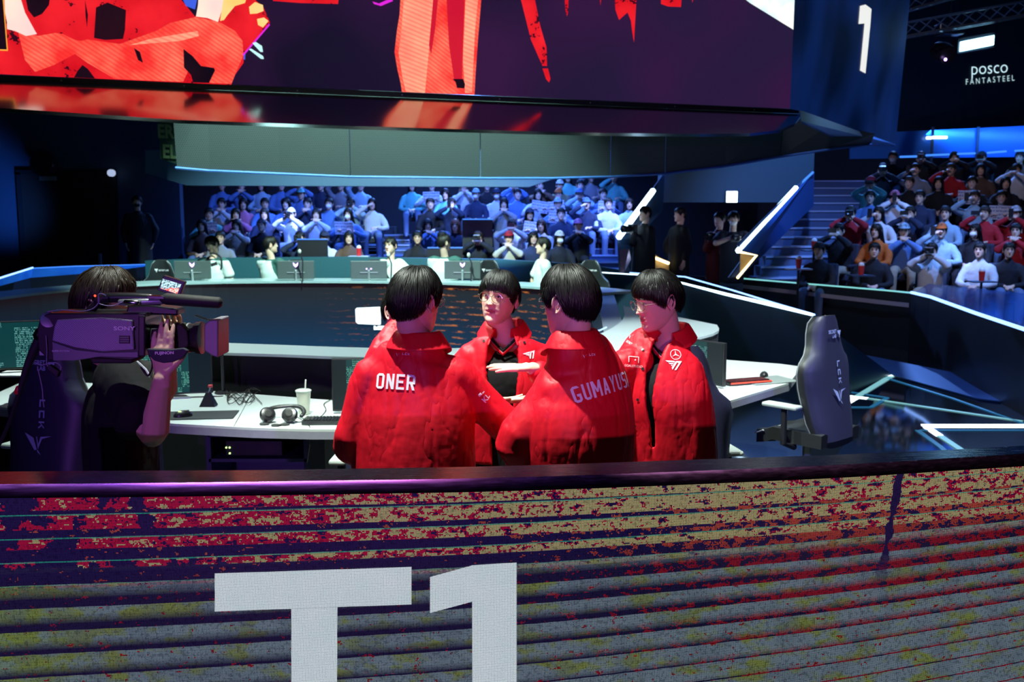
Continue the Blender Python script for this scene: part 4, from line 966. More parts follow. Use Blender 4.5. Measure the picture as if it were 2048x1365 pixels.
# microphone arm and cable heap
p = onz(447, 787, ZD); r = empty('boom_stand', p, 'thin black microphone boom stand rising from the desk beside the lens', 'stand')
tp = at(445, 640, p.y); up_ = tp - V(p)
MB().tube([(0, 0, 0), (0, 0, tp.z - ZD)], .011, 10).build('pole', M['plastic'], r, inv=False)
MB().lathe([(0, 0), (.06, 0), (.06, .01), (.015, .016), (0, .016)], (0, 0, 0), seg=24).build('stand_base', M['plastic'], r, inv=False)
MB().tube([(0, 0, tp.z - ZD - .01), (-.10, .02, tp.z - ZD - .0), (-.17, .0, tp.z - ZD + .03)], .008, 8).build('arm', M['plastic'], r, inv=False); MB().ball((0, 0, tp.z - ZD), .015, 10).build('joint', M['grey'], r, inv=False)
b = MB(); random.seed(3)
for k in range(7):
    q = [onz(452 + random.uniform(-8, 8), 792 + random.uniform(-3, 6), ZD) + V((0, 0, .02))]
    for j in range(6): q.append(onz(455 + j * random.uniform(9, 14), 795 + 12 * math.sin(j * 1.1 + k) + random.uniform(-6, 6), ZD) + V((0, 0, .004 + .012 * random.random())))
    b.tube(q, .0028, 5, smooth_n=5)
o = b.build('cable_heap', M['rubber']); tag(o, 'tangle of thin black cables on the white desk beside the boom stand', 'cables', kind='stuff')
o = MB().tube([onz(664, 800, ZD) + V((0, 0, .004)), onz(648, 810, ZD) + V((0, 0, .006)), onz(652, 822, ZD) + V((0, 0, .006)), onz(642, 835, ZD) + V((0, 0, .004))], .0025, 5, smooth_n=5).build('keyboard_cable', M['rubber']); tag(o, 'thin curled cable behind the black keyboard', 'cable')

# ================================================================ FAR DESK
for px, lab in [(385, 'back of a monitor with glowing mark by the first far player'), (592, 'back of a monitor with glowing mark by the second far player'), (738, 'back of a monitor with two violet lights by the third far player'), (925, 'back of a monitor with glowing mark by the fourth far player')]:
    c = at(px, 554, 13.75); r = empty('monitor', (c.x, c.y, 1.032), lab, 'monitor', 'monitors on the far desk', R_D(180 + 6)); r.rotation_euler = (0, 0, R_D(4))
    gm = mat('grey_monitor_back', (.07, .09, .09), .4)
    MB().box((0, .02, .145), (.50, .035, .25), bev=.008).build('monitor_housing', gm, r, inv=False)
    MB().tube([(0, -.0, .0), (0, -.02, .14)], .016, 8).build('stand', M['grey'], r, inv=False)
    MB().box((0, -.0, .11), (.24, .01, .012)).build('rib', M['grey'], r, inv=False)
    if px != 738: poly_flat('glowing_mark', [[(-.5, .5), (-.1, .1), (0, .0), (.1, .1), (.5, .5), (.4, -.1), (0, -.5), (-.4, -.1)]], (0, -.0, .215), (1, 0, 0), (0, 0, 1), .07, M['purplel'], r, .006, False)
    else:
        for s in (-1, 1): MB().ball((s * .03, -.002, .16), .010, 8).build('glowing_dot', M['purplel'], r, inv=False)
for px, py0, lab in [(605, 505, 'thin microphone stand with pale tip behind the second far monitor'), (782, 512, 'small microphone stand before the grinning far player'), (942, 512, 'microphone stand between the fourth far player and his chair')]:
    c = at(px, 560, 13.65); r = empty('desk_microphone', (c.x, c.y, 1.03), lab, 'microphone')
    top = at(px - 4, py0, 13.65)
    MB().tube([(0, 0, 0), (.01, 0, (top.z - 1.03) * .7), (-.03, 0, top.z - 1.03)], .010, 6).build('stand', M['black'], r, inv=False); MB().ball((-.03, 0, top.z - 1.02), (.025, .025, .035), 8).build('microphone_head', M['pad'], r, inv=False)

for s_, y_ in (('ERO', 265), ('ELI', 305)):
    text_flat('lettering', s_, at(343, y_, 16.45), (1, 0, -.05), (0, 0, 1), .30, mat('dim_green_print', (.16, .26, .12), .8) if s_ == 'ERO' else bpy.data.materials['dim_green_print'], bn, .01, .8)
# ================================================================ RIGHT REAR: railings, stairs, sign, lamp
def rail_panel(name, lab, pts, Ys, light_pts, lw, m, warm=None):
    P = [at(x, y, Y) for (x, y), Y in zip(pts, Ys)]
    r = empty(name, (P[0].x, P[0].y, 0), lab, 'stair railing', 'stair railings')
    b = MB(); b.prism(P, (.04, .03, 0)); b.build('rail_panel', m, r)
    MB().tube(P + [P[0]], .02, 5).build('frame', M['navy'], r)
    L = [at(x, y, Y) for x, y, Y in light_pts]; MB().tube(L, lw, 6).build('handrail_light', M['whitel'], r)
    return r
rp = NT('railing_blue'); rp.put(rp.b.inputs['Base Color'], (.04, .14, .42)); rp.b.inputs['Roughness'].default_value = .35
pl = rail_panel('stair_railing', 'right stair railing with a bright white light strip and blue panel', [(1475, 490), (1625, 344), (1624, 412), (1476, 556), (1458, 556), (1492, 510)], [15.6, 18.6, 18.6, 15.5, 15.5, 15.6], [(1476, 502, 15.55), (1592, 376, 17.9)], .045, rp.mat)
MB().tube([at(1592, 376, 17.9), at(1626, 345, 18.5)], .02, 6).build('handrail', M['blued'], pl)
rail_panel('stair_railing', 'left stair railing with a bright white light strip beside the doorway', [(1236, 478), (1325, 352), (1322, 420), (1268, 480), (1262, 546), (1240, 546)], [16.6, 19.0, 19.0, 17.2, 16.6, 16.5], [(1238, 474, 16.5), (1306, 382, 18.4)], .055, mat('left_rail_blue', (.02, .06, .14), .4))
wp = [at(1243, 500, 16.7), at(1262, 482, 16.9), at(1262, 543, 16.7), at(1243, 543, 16.6)]
b = MB(); b.prism([at(1264, 512, 16.95), at(1298, 502, 17.3), at(1338, 527, 17.3), at(1338, 552, 17.2), at(1264, 552, 16.9)], (0, .12, 0)); o = b.build('ramp_wall', mat('cream_ramp', (.5, .36, .18), .6)); tag(o, 'warm-lit cream ramp wall with a yellow light edge by the doorway', 'ramp wall')
tag(MB().tube([at(1299, 512, 17.2), at(1337, 527, 17.2)], .03, 6).build('light_edge', M['warml']), 'yellow-white light edge on the cream ramp wall', 'light strip')
b = MB(); b.prism([at(1240, 500, 16.45), at(1258, 498, 16.5), at(1262, 520, 16.5), at(1248, 546, 16.4), at(1240, 546, 16.4)], (0, .03, 0)); o = b.build('mirror_panel', mat('warm_mirror', (.55, .4, .5), .15, .6)); tag(o, 'shiny warm end panel of the left stair railing', 'panel')
b = MB(); b.tube([at(1478, 504, 15.2), at(1513, 511, 15.2), at(1475, 556, 15.1)], .022, 6); o = b.build('neon_frame', M['warml']); tag(o, 'warm light outline at the foot of the right stair railing', 'light strip')
o = MB().prism([at(1481, 508, 15.3), at(1508, 513, 15.3), at(1480, 546, 15.2)], (0, .03, 0)).build('panel_insert', M['warm']); tag(o, 'small triangular warm panel inside the light outline', 'panel')
# sign letters on the right wall, flush
YSG = 26.97
def wall_text(s, px, py, hpx, w_px, ang, label, bold=.02):
    c = at(px, py, YSG); s_ = F_PX / YSG; vs, fs = text_geo(s, 1.0, bold, 1.0); wid = max(v.x for v in vs) - min(v.x for v in vs); hh = max(v.y for v in vs) - min(v.y for v in vs)
    R = Matrix.Rotation(ang, 3, 'Y'); pts = [c + R @ V((v.x * (w_px / s_) / wid, 0, v.y * (hpx / s_) / hh)) for v in vs]
    o = meshobj('sign_lettering', pts + [p + V((0, .04, 0)) for p in pts], fs + [[i + len(pts) for i in f[::-1]] for f in fs], M['sign']); tag(o, label, 'sign'); return o
wall_text('posco', 1979, 136.5, 23, 70, -.06, 'glowing word posco on the dark wall at upper right', -.012)
wall_text('F A N T A S T E E L', 1980, 160.5, 10.5, 94, -.085, 'glowing word FANTASTEEL below the word posco on the dark wall', -.012)
r = empty('stage_lamp', at(1955, 86, 20.0), 'bright blue-white bar lamp hanging high above the right crowd', 'stage lamp')
L0, L1 = at(1922, 93, 20), at(1988, 80, 20)
d_ = (L1 - L0); b = MB(); b.prism([L0 - V((0, 0, .09)), L1 - V((0, 0, .09)), L1 + V((0, 0, .09)), L0 + V((0, 0, .09))], (0, .06, 0)); b.build('lamp_face', glow('lamp_face', (.3, .7, 1.0), 14), r)
b = MB(); b.prism([L0 + V((-.04, .05, -.13)), L1 + V((.04, .05, -.13)), L1 + V((.04, .05, .16)), L0 + V((-.04, .05, .16))], (0, .35, 0)); b.build('lamp_housing', M['black'], r)
b = MB(); b.tube([L0 + V((.1, .2, .15)), L0 + V((.1, .2, 1.2))], .02, 5); b.build('hanging_rod', M['black'], r); MB().tube([L1 + V((-.1, .2, .15)), L1 + V((-.1, .2, 1.2))], .02, 5).build('hanging_rod', M['black'], r)
r = empty('moving_head_light', at(1895, 100, 20.0), 'dark moving stage light with a violet dot left of the bar lamp', 'stage lamp')
c = at(1885, 105, 20); MB().lathe([(0, -.2), (.16, -.18), (.2, 0), (.18, .2), (0, .24)], c, (.3, -1, -.5), 20).build('lamp_head', M['plastic'], r, smooth=True); MB().box(c + V((.15, .1, .45)), (.5, .3, .22), bev=.03).build('lamp_yoke', M['plastic'], r)
MB().ball(at(1891, 119, 19.75), .03, 8).build('violet_dot', M['purplel'], r); MB().tube([c + V((.15, .1, .5)), c + V((.15, .1, 1.6))], .03, 6).build('hanging_rod', M['black'], r)
for (ax, ay, bx, by, lab) in [(1822, 18, 2100, -60, 'dark ceiling truss catching blue light at upper right'), (1815, 72, 2100, 20, 'lower dark ceiling truss behind the bar lamp')]:
    A, B = at(ax, ay, 19), at(bx, by, 19); b = MB(); n_ = 10
    offs = [V((0, 0, 0)), V((0, .3, 0)), V((0, .15, .26))]
    for o_ in offs: b.tube([A + o_, B + o_], .025, 6)
    for i in range(n_):
        for j in range(3): b.tube([A.lerp(B, i / n_) + offs[j], A.lerp(B, (i + 1) / n_) + offs[(j + 1) % 3]], .012, 5)
    o = b.build('ceiling_truss', mat('truss_metal', (.15, .2, .25), .4, .6)); tag(o, lab, 'truss')
# upper balcony glass with blue light
b = MB(); P4 = [at(1700, 318, 21.6), at(1700, 268, 21.6), at(2200, 245, 21.6), at(2200, 312, 21.6)]
b.prism([P4[0], P4[3], P4[2], P4[1]], (0, .05, 0)); 
ub = NT('blue_lit_glass'); zz = ub.sep(ub.coord())[2]; ub.put(ub.b.inputs['Base Color'], (.03, .16, .6)); ub.b.inputs['Roughness'].default_value = .25
r = empty('balcony_front', (P4[0].x, 21.6, 0), 'blue-lit glass balcony front above the right crowd', 'balcony'); b.build('glass_panel', ub.mat, r)
b = MB(); [b.box(at(x, 290, 21.55), (.05, .04, .75)) for x in (1864, 1955)]; b.build('panel_joints', M['navy'], r)
for x0, y0, x1, y1 in [(1800, 314, 1835, 313), (1852, 311, 1898, 309), (1915, 308, 1950, 307), (1975, 306, 2012, 303), (2030, 302, 2070, 300)]:
    o = MB().tube([at(x0, y0, 21.2), at(x1, y1, 21.2)], .022, 5).build('tray_table_light', M['blued']); tag(o, 'thin blue-lit table edge behind the top row, ' + {1800: 'leftmost', 1852: 'second from left', 1915: 'middle one', 1975: 'fourth from left', 2030: 'rightmost'}[x0], 'table edge', 'blue-lit table edges')
light('AREA', 'balcony_light', at(1950, 262, 21.2), at(1950, 290, 21.7), 60, (.05, .3, 1.0), 5, sy=.1)
for x0, x1, yy in [(1854, 1862, 276), (1866, 1893, 275)]:  # pale emissive bars at the balcony glass
    A, B = at(x0, yy, 21.5), at(x1, yy, 21.5); o = MB().tube([A, B], .035, 6).build('glass_glint_bar', glow('pale_glow', (.5, .75, 1), 4)); tag(o, ('short left' if x0 == 1854 else 'longer right') + ' pale glowing bar at the balcony glass', 'lamp', 'small pale bars on the balcony')
# small lamp on the left wall and dark projector above the door
c = at(221, 346, 19.9); o = MB().lathe([(0, -.03), (.05, -.03), (.07, 0), (.07, .09), (0, .1)], c, (0, 1, 0), 16).build('wall_lamp', glow('pale_wall_lamp', (.45, .55, .8), .9)); tag(o, 'small round pale lamp on the dark wall right of the door', 'lamp')
r = empty('wall_speaker', at(82, 330, 19.8), 'dark round device mounted above the left door', 'speaker'); c = at(82, 328, 19.8)
MB().lathe([(0, 0), (.22, 0), (.26, .06), (.24, .22), (0, .26)], c, (0, 1, 0), 24).build('device_body', M['plastic'], r, smooth=True); MB().box(c + V((.1, .05, -.28)), (.3, .1, .08)).build('bracket', M['grey'], r)
# stairs
def stairs(name, fl, fr, Y0, n_, rise, run, z0, lab):
    """fl, fr: pixel columns of the left and right ends of step k"""
    r = empty(name, (at(fl(0), 500, Y0).x, Y0, 0), lab, 'stairs')
    for k in range(n_):
        z = z0 + rise * (k + 1); y = Y0 + run * k; xl, xr = at(fl(k), 500, y).x, at(fr(k), 500, y).x
        MB().box(((xl + xr) / 2, y + run / 2 + .01, z / 2), (xr - xl, run + .02, z)).build('step', M['tread'], r)
        MB().box(((xl + xr) / 2, y - .012, z - .014), (xr - xl - .02, .03, .028)).build('step_nosing', NOSE, r)
    return r
NOSE = mat('pale_nosing', (.3, .38, .5), .4)
stairs('audience_stairs', lambda k: 1503 + 9.5 * k, lambda k: 1642 + 8.5 * k, 16.9, 13, .165, .45, .5, 'wide blue-lit steps leading up beside the right crowd')
stairs('audience_stairs', lambda k: 724, lambda k: 820, 18.6, 12, .10, .45, .22, 'dark steps between the two halves of the centre crowd')
stairs('audience_stairs', lambda k: 1180, lambda k: 1238 + k, 17.8, 13, .12, .45, .1, 'blue-edged steps right of the centre crowd')
# tiers
def tiers(name, fx, xr, Y0, n_, run, z0, rise, lab):
    r = empty(name, ((fx(0) + xr) / 2, Y0, 0), lab, 'bleacher')
    for k in range(n_):
        z = z0 + rise * k; xl = fx(k); MB().box(((xl + xr) / 2, Y0 + run * k + run / 2, z / 2), (xr - xl, run, z)).build('tier', M['carpet'], r)
    return r
cF = lambda k: (18.8 + .9 * k, .30 + .216 * k)      # centre rows: distance, floor height
rF = lambda k: (15.9 + .9 * k, .18 + .289 * k)    # right rows
tiers('bleacher', lambda k: at(372, 450, 18.6).x, at(720, 450, 18.6).x, 18.6, 7, .9, .30, .216, 'dark tiers under the left half of the centre crowd')
tiers('bleacher', lambda k: at(822, 450, 18.6).x, at(1178, 450, 17.8).x - .02, 18.6, 7, .9, .30, .216, 'dark tiers under the right half of the centre crowd')
tiers('bleacher', lambda k: at(1645 + 17 * k, 500, 16.0 + .9 * k).x + .05, 12.8, 15.5, 8, .9, .18, .289, 'dark tiers under the right-hand crowd')
# ================================================================ PEOPLE
def skinmat(name, col): return mat(name, col, .5, sss=.25, noise_amt=.06, nscale=60, spec=.4)
SKIN = skinmat('skin_fair', (.74, .50, .38)); SKIN2 = skinmat('skin_light', (.66, .43, .31)); LIP = skinmat('lips', (.55, .20, .17))
EYEW = mat('eye_white', (.75, .72, .7), .3, noise_amt=0); EYEK = mat('eye_dark', (.02, .012, .01), .15, noise_amt=0)
def hairmat(name, col):
    t = NT(name); b = t.b; b.inputs['Roughness'].default_value = .46; b.inputs['Specular IOR Level'].default_value = .3
    t.put(b.inputs['Base Color'], t.mix(t.noise(t.coord(), 90, 2), col, tuple(c * .4 for c in col))); return t.mat
HAIRK = hairmat('black_hair', (.007, .006, .006)); HAIRB = hairmat('dark_brown_hair', (.035, .022, .014))
def cloth(name, col, rough=.62, fold=0):
    t = NT(name); b = t.b; b.inputs['Roughness'].default_value = rough; b.inputs['Sheen Weight'].default_value = .0; b.inputs['Specular IOR Level'].default_value = .3
    co = t.coord(); t.put(b.inputs['Base Color'], t.mix(t.noise(co, 5, 2), col, tuple(c * .82 for c in col)))
    if fold:
        x, y, z = t.sep(co); w_ = t.noise(t.comb(x, y, t.math('MULTIPLY', z, .35)), 9, 3, .55); w2 = t.noise(t.comb(t.math('MULTIPLY', x, .6), y, t.math('MULTIPLY', z, 1.6)), 16, 2, .5)
        cr_ = t.math('ABSOLUTE', t.math('SUBTRACT', w_, .5)); t.bump(t.math('ADD', t.math('MULTIPLY', t.math('POWER', cr_, .7), 1.0), t.math('MULTIPLY', w2, .08)), .7, .012)
    else: t.bump(t.noise(co, 420, 2), .12, .001)
    return t.mat
REDJ = cloth('red_jacket_nylon', (.72, .006, .022), .5, 1); BLACKC = cloth('black_cotton', (.005, .005, .007), .85, 1); TROU = cloth('dark_trousers', (.015, .015, .02), .8)
HT = [-.120, -.108, -.088, -.062, -.03, 0, .03, .06, .085, .105, .117]
HW = [.020, .038, .053, .064, .071, .0745, .0765, .074, .063, .042, .0]
HF = [.074, .086, .090, .089, .087, .086, .088, .085, .073, .046, .0]
HB = [-.01, .005, .03, .060, .085, .096, .100, .094, .079, .050, .0]
def cr(tab, z):
    if z <= HT[0]: return tab[0]
    if z >= HT[-1]: return tab[-1]
    for i in range(len(HT) - 1):
        if z <= HT[i + 1]:
            t = (z - HT[i]) / (HT[i + 1] - HT[i]); p0, p1, p2, p3 = tab[max(i - 1, 0)], tab[i], tab[i + 1], tab[min(i + 2, len(tab) - 1)]
            return .5 * (2 * p1 + (p2 - p0) * t + (2 * p0 - 5 * p1 + 4 * p2 - p3) * t * t + (3 * p1 - p0 - 3 * p2 + p3) * t ** 3)
def gs(a, s): return math.exp(-(a / s) ** 2)
def head_geo(N=72, NZ=72, mouth=0.0):
    """face looks along -Y; origin between the ears; returns verts, faces, material index (0 skin, 1 lips)"""
    vs, fs, mi = [], [], []
    zs = [-.120 + .237 * (1 - math.cos(PI * (.06 + .94 * i / NZ))) / 2 for i in range(NZ + 1)]
    for z in zs:
        w_, f_, b_ = cr(HW, z), cr(HF, z), cr(HB, z)
        for k in range(N):
            th = 2 * PI * k / N; s_, c_ = math.sin(th), math.cos(th)   # th=0 front
            ex = .88
            x = w_ * math.copysign(abs(s_) ** ex, s_); y = -(f_ if c_ > 0 else b_) * math.copysign(abs(c_) ** (.95 if c_ > 0 else .9), c_)
            if c_ > 0:
                d = 0; ax = abs(x)
                nh = max(0, min(1, (.026 - z) / .052)) if z > -.027 else max(0, 1 - (-.027 - z) / .009)
                d += (.005 + .020 * nh ** 1.4) * gs(x, .0085 + .005 * nh) * (1 if z < .03 else gs(z - .03, .012)) * (1 if z > -.036 else 0)
                d += .007 * gs(ax - .012, .006) * gs(z + .024, .008)          # nostril wings
                d -= .0085 * gs(ax - .031, .017) * gs(z - .012, .013)         # eye sockets
                d += .0040 * gs(ax - .031, .015) * gs(z - .012, .0065)        # lids
                d += .0045 * gs(ax - .028, .022) * gs(z - .034, .010)         # brow
                d += .0045 * gs(ax - .045, .018) * gs(z + .018, .018)         # cheeks
                d += .0065 * gs(x, .021) * gs(z + .052, .0055) + .0065 * gs(x, .018) * gs(z + .064, .0055)
                d -= .0045 * gs(x, .020) * gs(z + .058, .0022 + .003 * mouth) * (1 + 2 * mouth)
                d -= .0035 * gs(x, .02) * gs(z + .078, .007); d += .006 * gs(x, .022) * gs(z + .100, .012)
                y -= d * max(0, c_) ** .3
            vs.append(V((x, y, z)))
    for i in range(NZ):
        for k in range(N):
            k2 = (k + 1) % N; fs.append([i * N + k, i * N + k2, (i + 1) * N + k2, (i + 1) * N + k])
            c = (vs[fs[-1][0]] + vs[fs[-1][2]]) / 2
            lip = c.y < 0 and (c.x / .023) ** 2 + ((c.z + .058) / .0115) ** 2 < 1
            mi.append(1 if lip else 0)
    fs.append(list(range(N))[::-1]); mi.append(0)
    return vs, fs, mi
def ear(mb, s, m=0):
    c = V((s * .077, .012, -.004)); out = V((s * 1, .35, 0)).normalized(); fw = V((-s * .35, 1, .18)).normalized() * -1; up = V((0, .12, 1)).normalized()
    rim = []
    for k in range(13):
        a = math.radians(-100 + 295 * k / 12) ; rr = 1.0 if a < 1.6 else 1
        rim.append(c + up * (.031 * math.sin(a)) - fw * (.0185 * math.cos(a)) + out * (.010 + .004 * math.cos(a)))
    mb.tube(rim, [.0035] * 2 + [.0048] * 9 + [.004, .003], 7, m=m)
    R = Matrix((out, fw, up)).transposed()
    mb.ball(c + out * .004, (.0055, .0165, .028), 12, R, m); mb.ball(c + out * .007 - up * .027 - fw * .002, (.005, .009, .010), 8, R, m)
    mb.tube([c + out * .008 + up * .014 - fw * .004, c + out * .011 - fw * .008, c + out * .009 - up * .012], [.003, .0035, .003], 6, m=m)
def scalp(th, ph, off):
    """th azimuth (0 front), ph polar angle from the crown; rounded skull plus off"""
    s_, c_ = math.sin(th), math.cos(th); a = .0765 + off; f = .087 + off; b = .101 + off; cz = .114 + off
    if ph <= PI / 2: r, z = math.sin(ph), cz * math.cos(ph)
    else: q = (ph - PI / 2); r = 1 - .22 * q * q - .05 * q; z = -.098 * q * 1.0
    return V((a * r * s_, -(f if c_ > 0 else b) * r * c_, z + .004))
def hairline(th, style):
    """polar angle where the hair ends, by azimuth (0 front .. PI back)"""
    t = abs((th + PI) % (2 * PI) - PI)
    pts = {'bowl': [(0, 1.30), (.5, 1.33), (.85, 1.42), (1.15, 1.66), (1.36, 1.85), (1.5, 1.50), (1.75, 1.50), (1.95, 2.05), (2.4, 2.30), (3.15, 2.38)],
           'short': [(0, 1.16), (.5, 1.16), (.85, 1.22), (1.15, 1.48), (1.36, 1.72), (1.5, 1.48), (1.75, 1.50), (1.95, 1.95), (2.4, 2.18), (3.15, 2.26)],
           'long': [(0, 1.33), (.4, 1.36), (.75, 1.7), (1.0, 2.4), (1.3, 3.1), (2.0, 3.3), (3.15, 3.4)]}[style]
    for (a, x), (b, y) in zip(pts, pts[1:]):
        if t <= b: return x + (y - x) * (t - a) / (b - a)
    return pts[-1][1]
def hair_geo(style='bowl', n=1700, vol=.017, seed=1, part=0.0, sweep=0.0):
    rnd = random.Random(seed); mb = MB()
    NA, NP = 48, 18; vs, fs = [], []
    for i in range(NP + 1):
        for k in range(NA):
            th = 2 * PI * k / NA; e = hairline(th, style) - .06; ph = e * i / NP
            vs.append(scalp(th, ph, vol * .72 * (1 - .55 * (i / NP) ** 5)))
    for i in range(NP):
        for k in range(NA): k2 = (k + 1) % NA; fs.append([i * NA + k, (i + 1) * NA + k, (i + 1) * NA + k2, i * NA + k2])
    n_ = len(vs)
    for k in range(NA):
        th = 2 * PI * k / NA; vs.append(scalp(th, hairline(th, style) - .08, -.012))
    for k in range(NA): k2 = (k + 1) % NA; fs.append([NP * NA + k, n_ + k, n_ + k2, NP * NA + k2])
    mb.add(vs, fs)
    for j in range(n):
        th0 = rnd.uniform(-PI, PI); dth = sweep * rnd.uniform(.4, 1.2) + rnd.gauss(0, .13)
        st = rnd.uniform(.0, .75) ** 1.1; e = hairline(th0 + dth, style); e1 = e * rnd.uniform(.96, 1.03)
        lift = rnd.uniform(.78, 1.25); w0 = rnd.uniform(.0011, .0026); SEG = 6; pv = []
        p0 = e1 * st
        for q in range(SEG + 1):
            u_ = q / SEG; ph = p0 + (e1 - p0) * u_; th = th0 + dth * u_
            off = vol * lift * (.82 + .25 * math.sin(PI * min(1, u_ * 1.1))) * (1 - .35 * u_ ** 4) - (.004 if q == 0 else 0)
            p = scalp(th, ph, off); pv.append((p, V((math.cos(th), math.sin(th), 0)), (scalp(th, ph, off + .01) - p).normalized()))
        b0 = len(mb.v); vv = []; ff = []
        for q, (p, t_, n2) in enumerate(pv):
            ww = w0 * (1 - .85 * (q / SEG) ** 3) * (.5 if q == 0 else 1)
            vv += [p - t_ * ww, p + n2 * ww * .7, p + t_ * ww]
        for q in range(SEG): ff += [[3 * q, 3 * q + 1, 3 * q + 4, 3 * q + 3], [3 * q + 1, 3 * q + 2, 3 * q + 5, 3 * q + 4]]
        mb.add(vv, ff)
    return mb
def catv(*a): return [V(x) for x in a]
def hand_tubes(mb, wrist, fdir, palm_n, side, curl=(.25, .25, .3, .35), spread=.06, thumb=.5, sc=1.0, thumb_curl=.4):
    """wrist position, direction of the fingers, palm normal, side +1 when the thumb sits along palm_n x fdir"""
    f = V(fdir).normalized(); n = V(palm_n); n = (n - f * n.dot(f)).normalized(); s = n.cross(f).normalized() * side; w_ = V(wrist)
    mb.tube([w_ - f * .03 * sc, w_, w_ + f * .03 * sc, w_ + f * .075 * sc, w_ + f * .090 * sc], [(.024 * sc, .018 * sc), (.026 * sc, .017 * sc), (.034 * sc, .015 * sc), (.040 * sc, .013 * sc), (.037 * sc, .010 * sc)], 12, up=n)
    L = [(.043, .026, .019), (.047, .030, .021), (.044, .028, .020), (.034, .021, .018)]
    for k in range(4):
        o = (1.5 - k) * .0218 * sc; base = w_ + f * (.082 - .004 * abs(k - 1.2)) * sc + s * o
        d = (f + s * spread * (1.5 - k)).normalized(); p = base; pts = [base - f * .02 * sc, p]; ang = 0
        for j, l in enumerate(L[k]):
            ang += curl[k] * (.8 if j == 0 else 1.0); dd = d * math.cos(ang) + n * math.sin(ang); p = p + dd * l * sc; pts.append(p)
        mb.tube(pts, [.0092 * sc, .0090 * sc, .0083 * sc, .0076 * sc, .0062 * sc], 8, smooth_n=2)
    b0 = w_ + f * .022 * sc + s * .022 * sc; d1 = (f * .75 + s * thumb + n * .25).normalized(); d2 = (d1 + f * thumb_curl).normalized()
    mb.tube([b0 - d1 * .01, b0 + d1 * .026 * sc, b0 + d1 * .05 * sc, b0 + d1 * .05 * sc + d2 * .030 * sc], [.015 * sc, .0135 * sc, .0105 * sc, .008 * sc], 8, smooth_n=2)
def ik(a, b, l1, l2, hint):
    a, b = V(a), V(b); d = b - a; L = min(d.length, (l1 + l2) * .999); u_ = d.normalized()
    x = (l1 * l1 - l2 * l2 + L * L) / (2 * L); h = math.sqrt(max(0, l1 * l1 - x * x)); hn = V(hint); hn = (hn - u_ * hn.dot(u_))
    return a + u_ * x + hn.normalized() * h
def fold(vs, fs, amp=.006, sc=9, seed=0, stretch=(1, 1, .45)):
    ns = vnormals(vs, fs); o = V((seed * 7.3, seed * 3.1, seed)); out = []
    for v, n_ in zip(vs, ns):
        p = V((v.x * stretch[0], v.y * stretch[1], v.z * stretch[2])) * sc + o
        a = noise.noise(p); r = 1 - abs(noise.noise(p * 1.7 + V((5, 1, 2)))) * 2; b = noise.noise(p * 2.9)
        out.append(v + n_ * amp * (a * .9 - max(0, r) ** 5 * .45 + .12 * b))
    return out
def drop(vs, fs, name, mats, parent, smooth=True, mi=None):
    o = meshobj(name, vs, fs, mats, parent, mi, smooth); return o
def glasses(parent, Rm, c, col, round_=.021, wide=.031):
    b = MB()
    for s in (-1, 1):
        b.tube([V((s * wide + round_ * 1.12 * math.cos(a), -.103 + .006 * abs(math.cos(a)) * (1 if s * math.cos(a) > 0 else 0), .006 + round_ * math.sin(a))) for a in [2 * PI * k / 20 for k in range(21)]], .0013, 5, caps=False)
        b.tube([V((s * (wide + round_ * 1.1), -.097, .012)), V((s * .074, -.07, .012)), V((s * .081, .005, .010)), V((s * .079, .035, -.012))], .0014, 5)
    b.tube([V((-.010, -.104, .010)), V((0, -.108, .013)), V((.010, -.104, .010))], .0013, 5)
    b.xf(Matrix.Translation(c) @ Rm.to_4x4()); o = b.build('glasses', col, parent, smooth=True); tag(o, 'thin metal-rimmed round glasses')
    L = MB()
    for s in (-1, 1): L.lathe([(0, 0), (round_ * 1.08, .0005), (round_ * 1.08, .001), (0, .0012)], (s * wide, -.1035, .006), (0, -1, 0), 20)
    for s in (-1, 1): pass
    L.xf(Matrix.Translation(c) @ Rm.to_4x4()); L.build('lenses', mat('lens_glass', (.9, .95, 1), .02, trans=1, noise_amt=0, alpha=.22) if 'lens_glass' not in bpy.data.materials else bpy.data.materials['lens_glass'], o)
def euler(yaw, pitch=0, roll=0): return (Matrix.Rotation(yaw, 3, 'Z') @ Matrix.Rotation(pitch, 3, 'X') @ Matrix.Rotation(roll, 3, 'Y'))
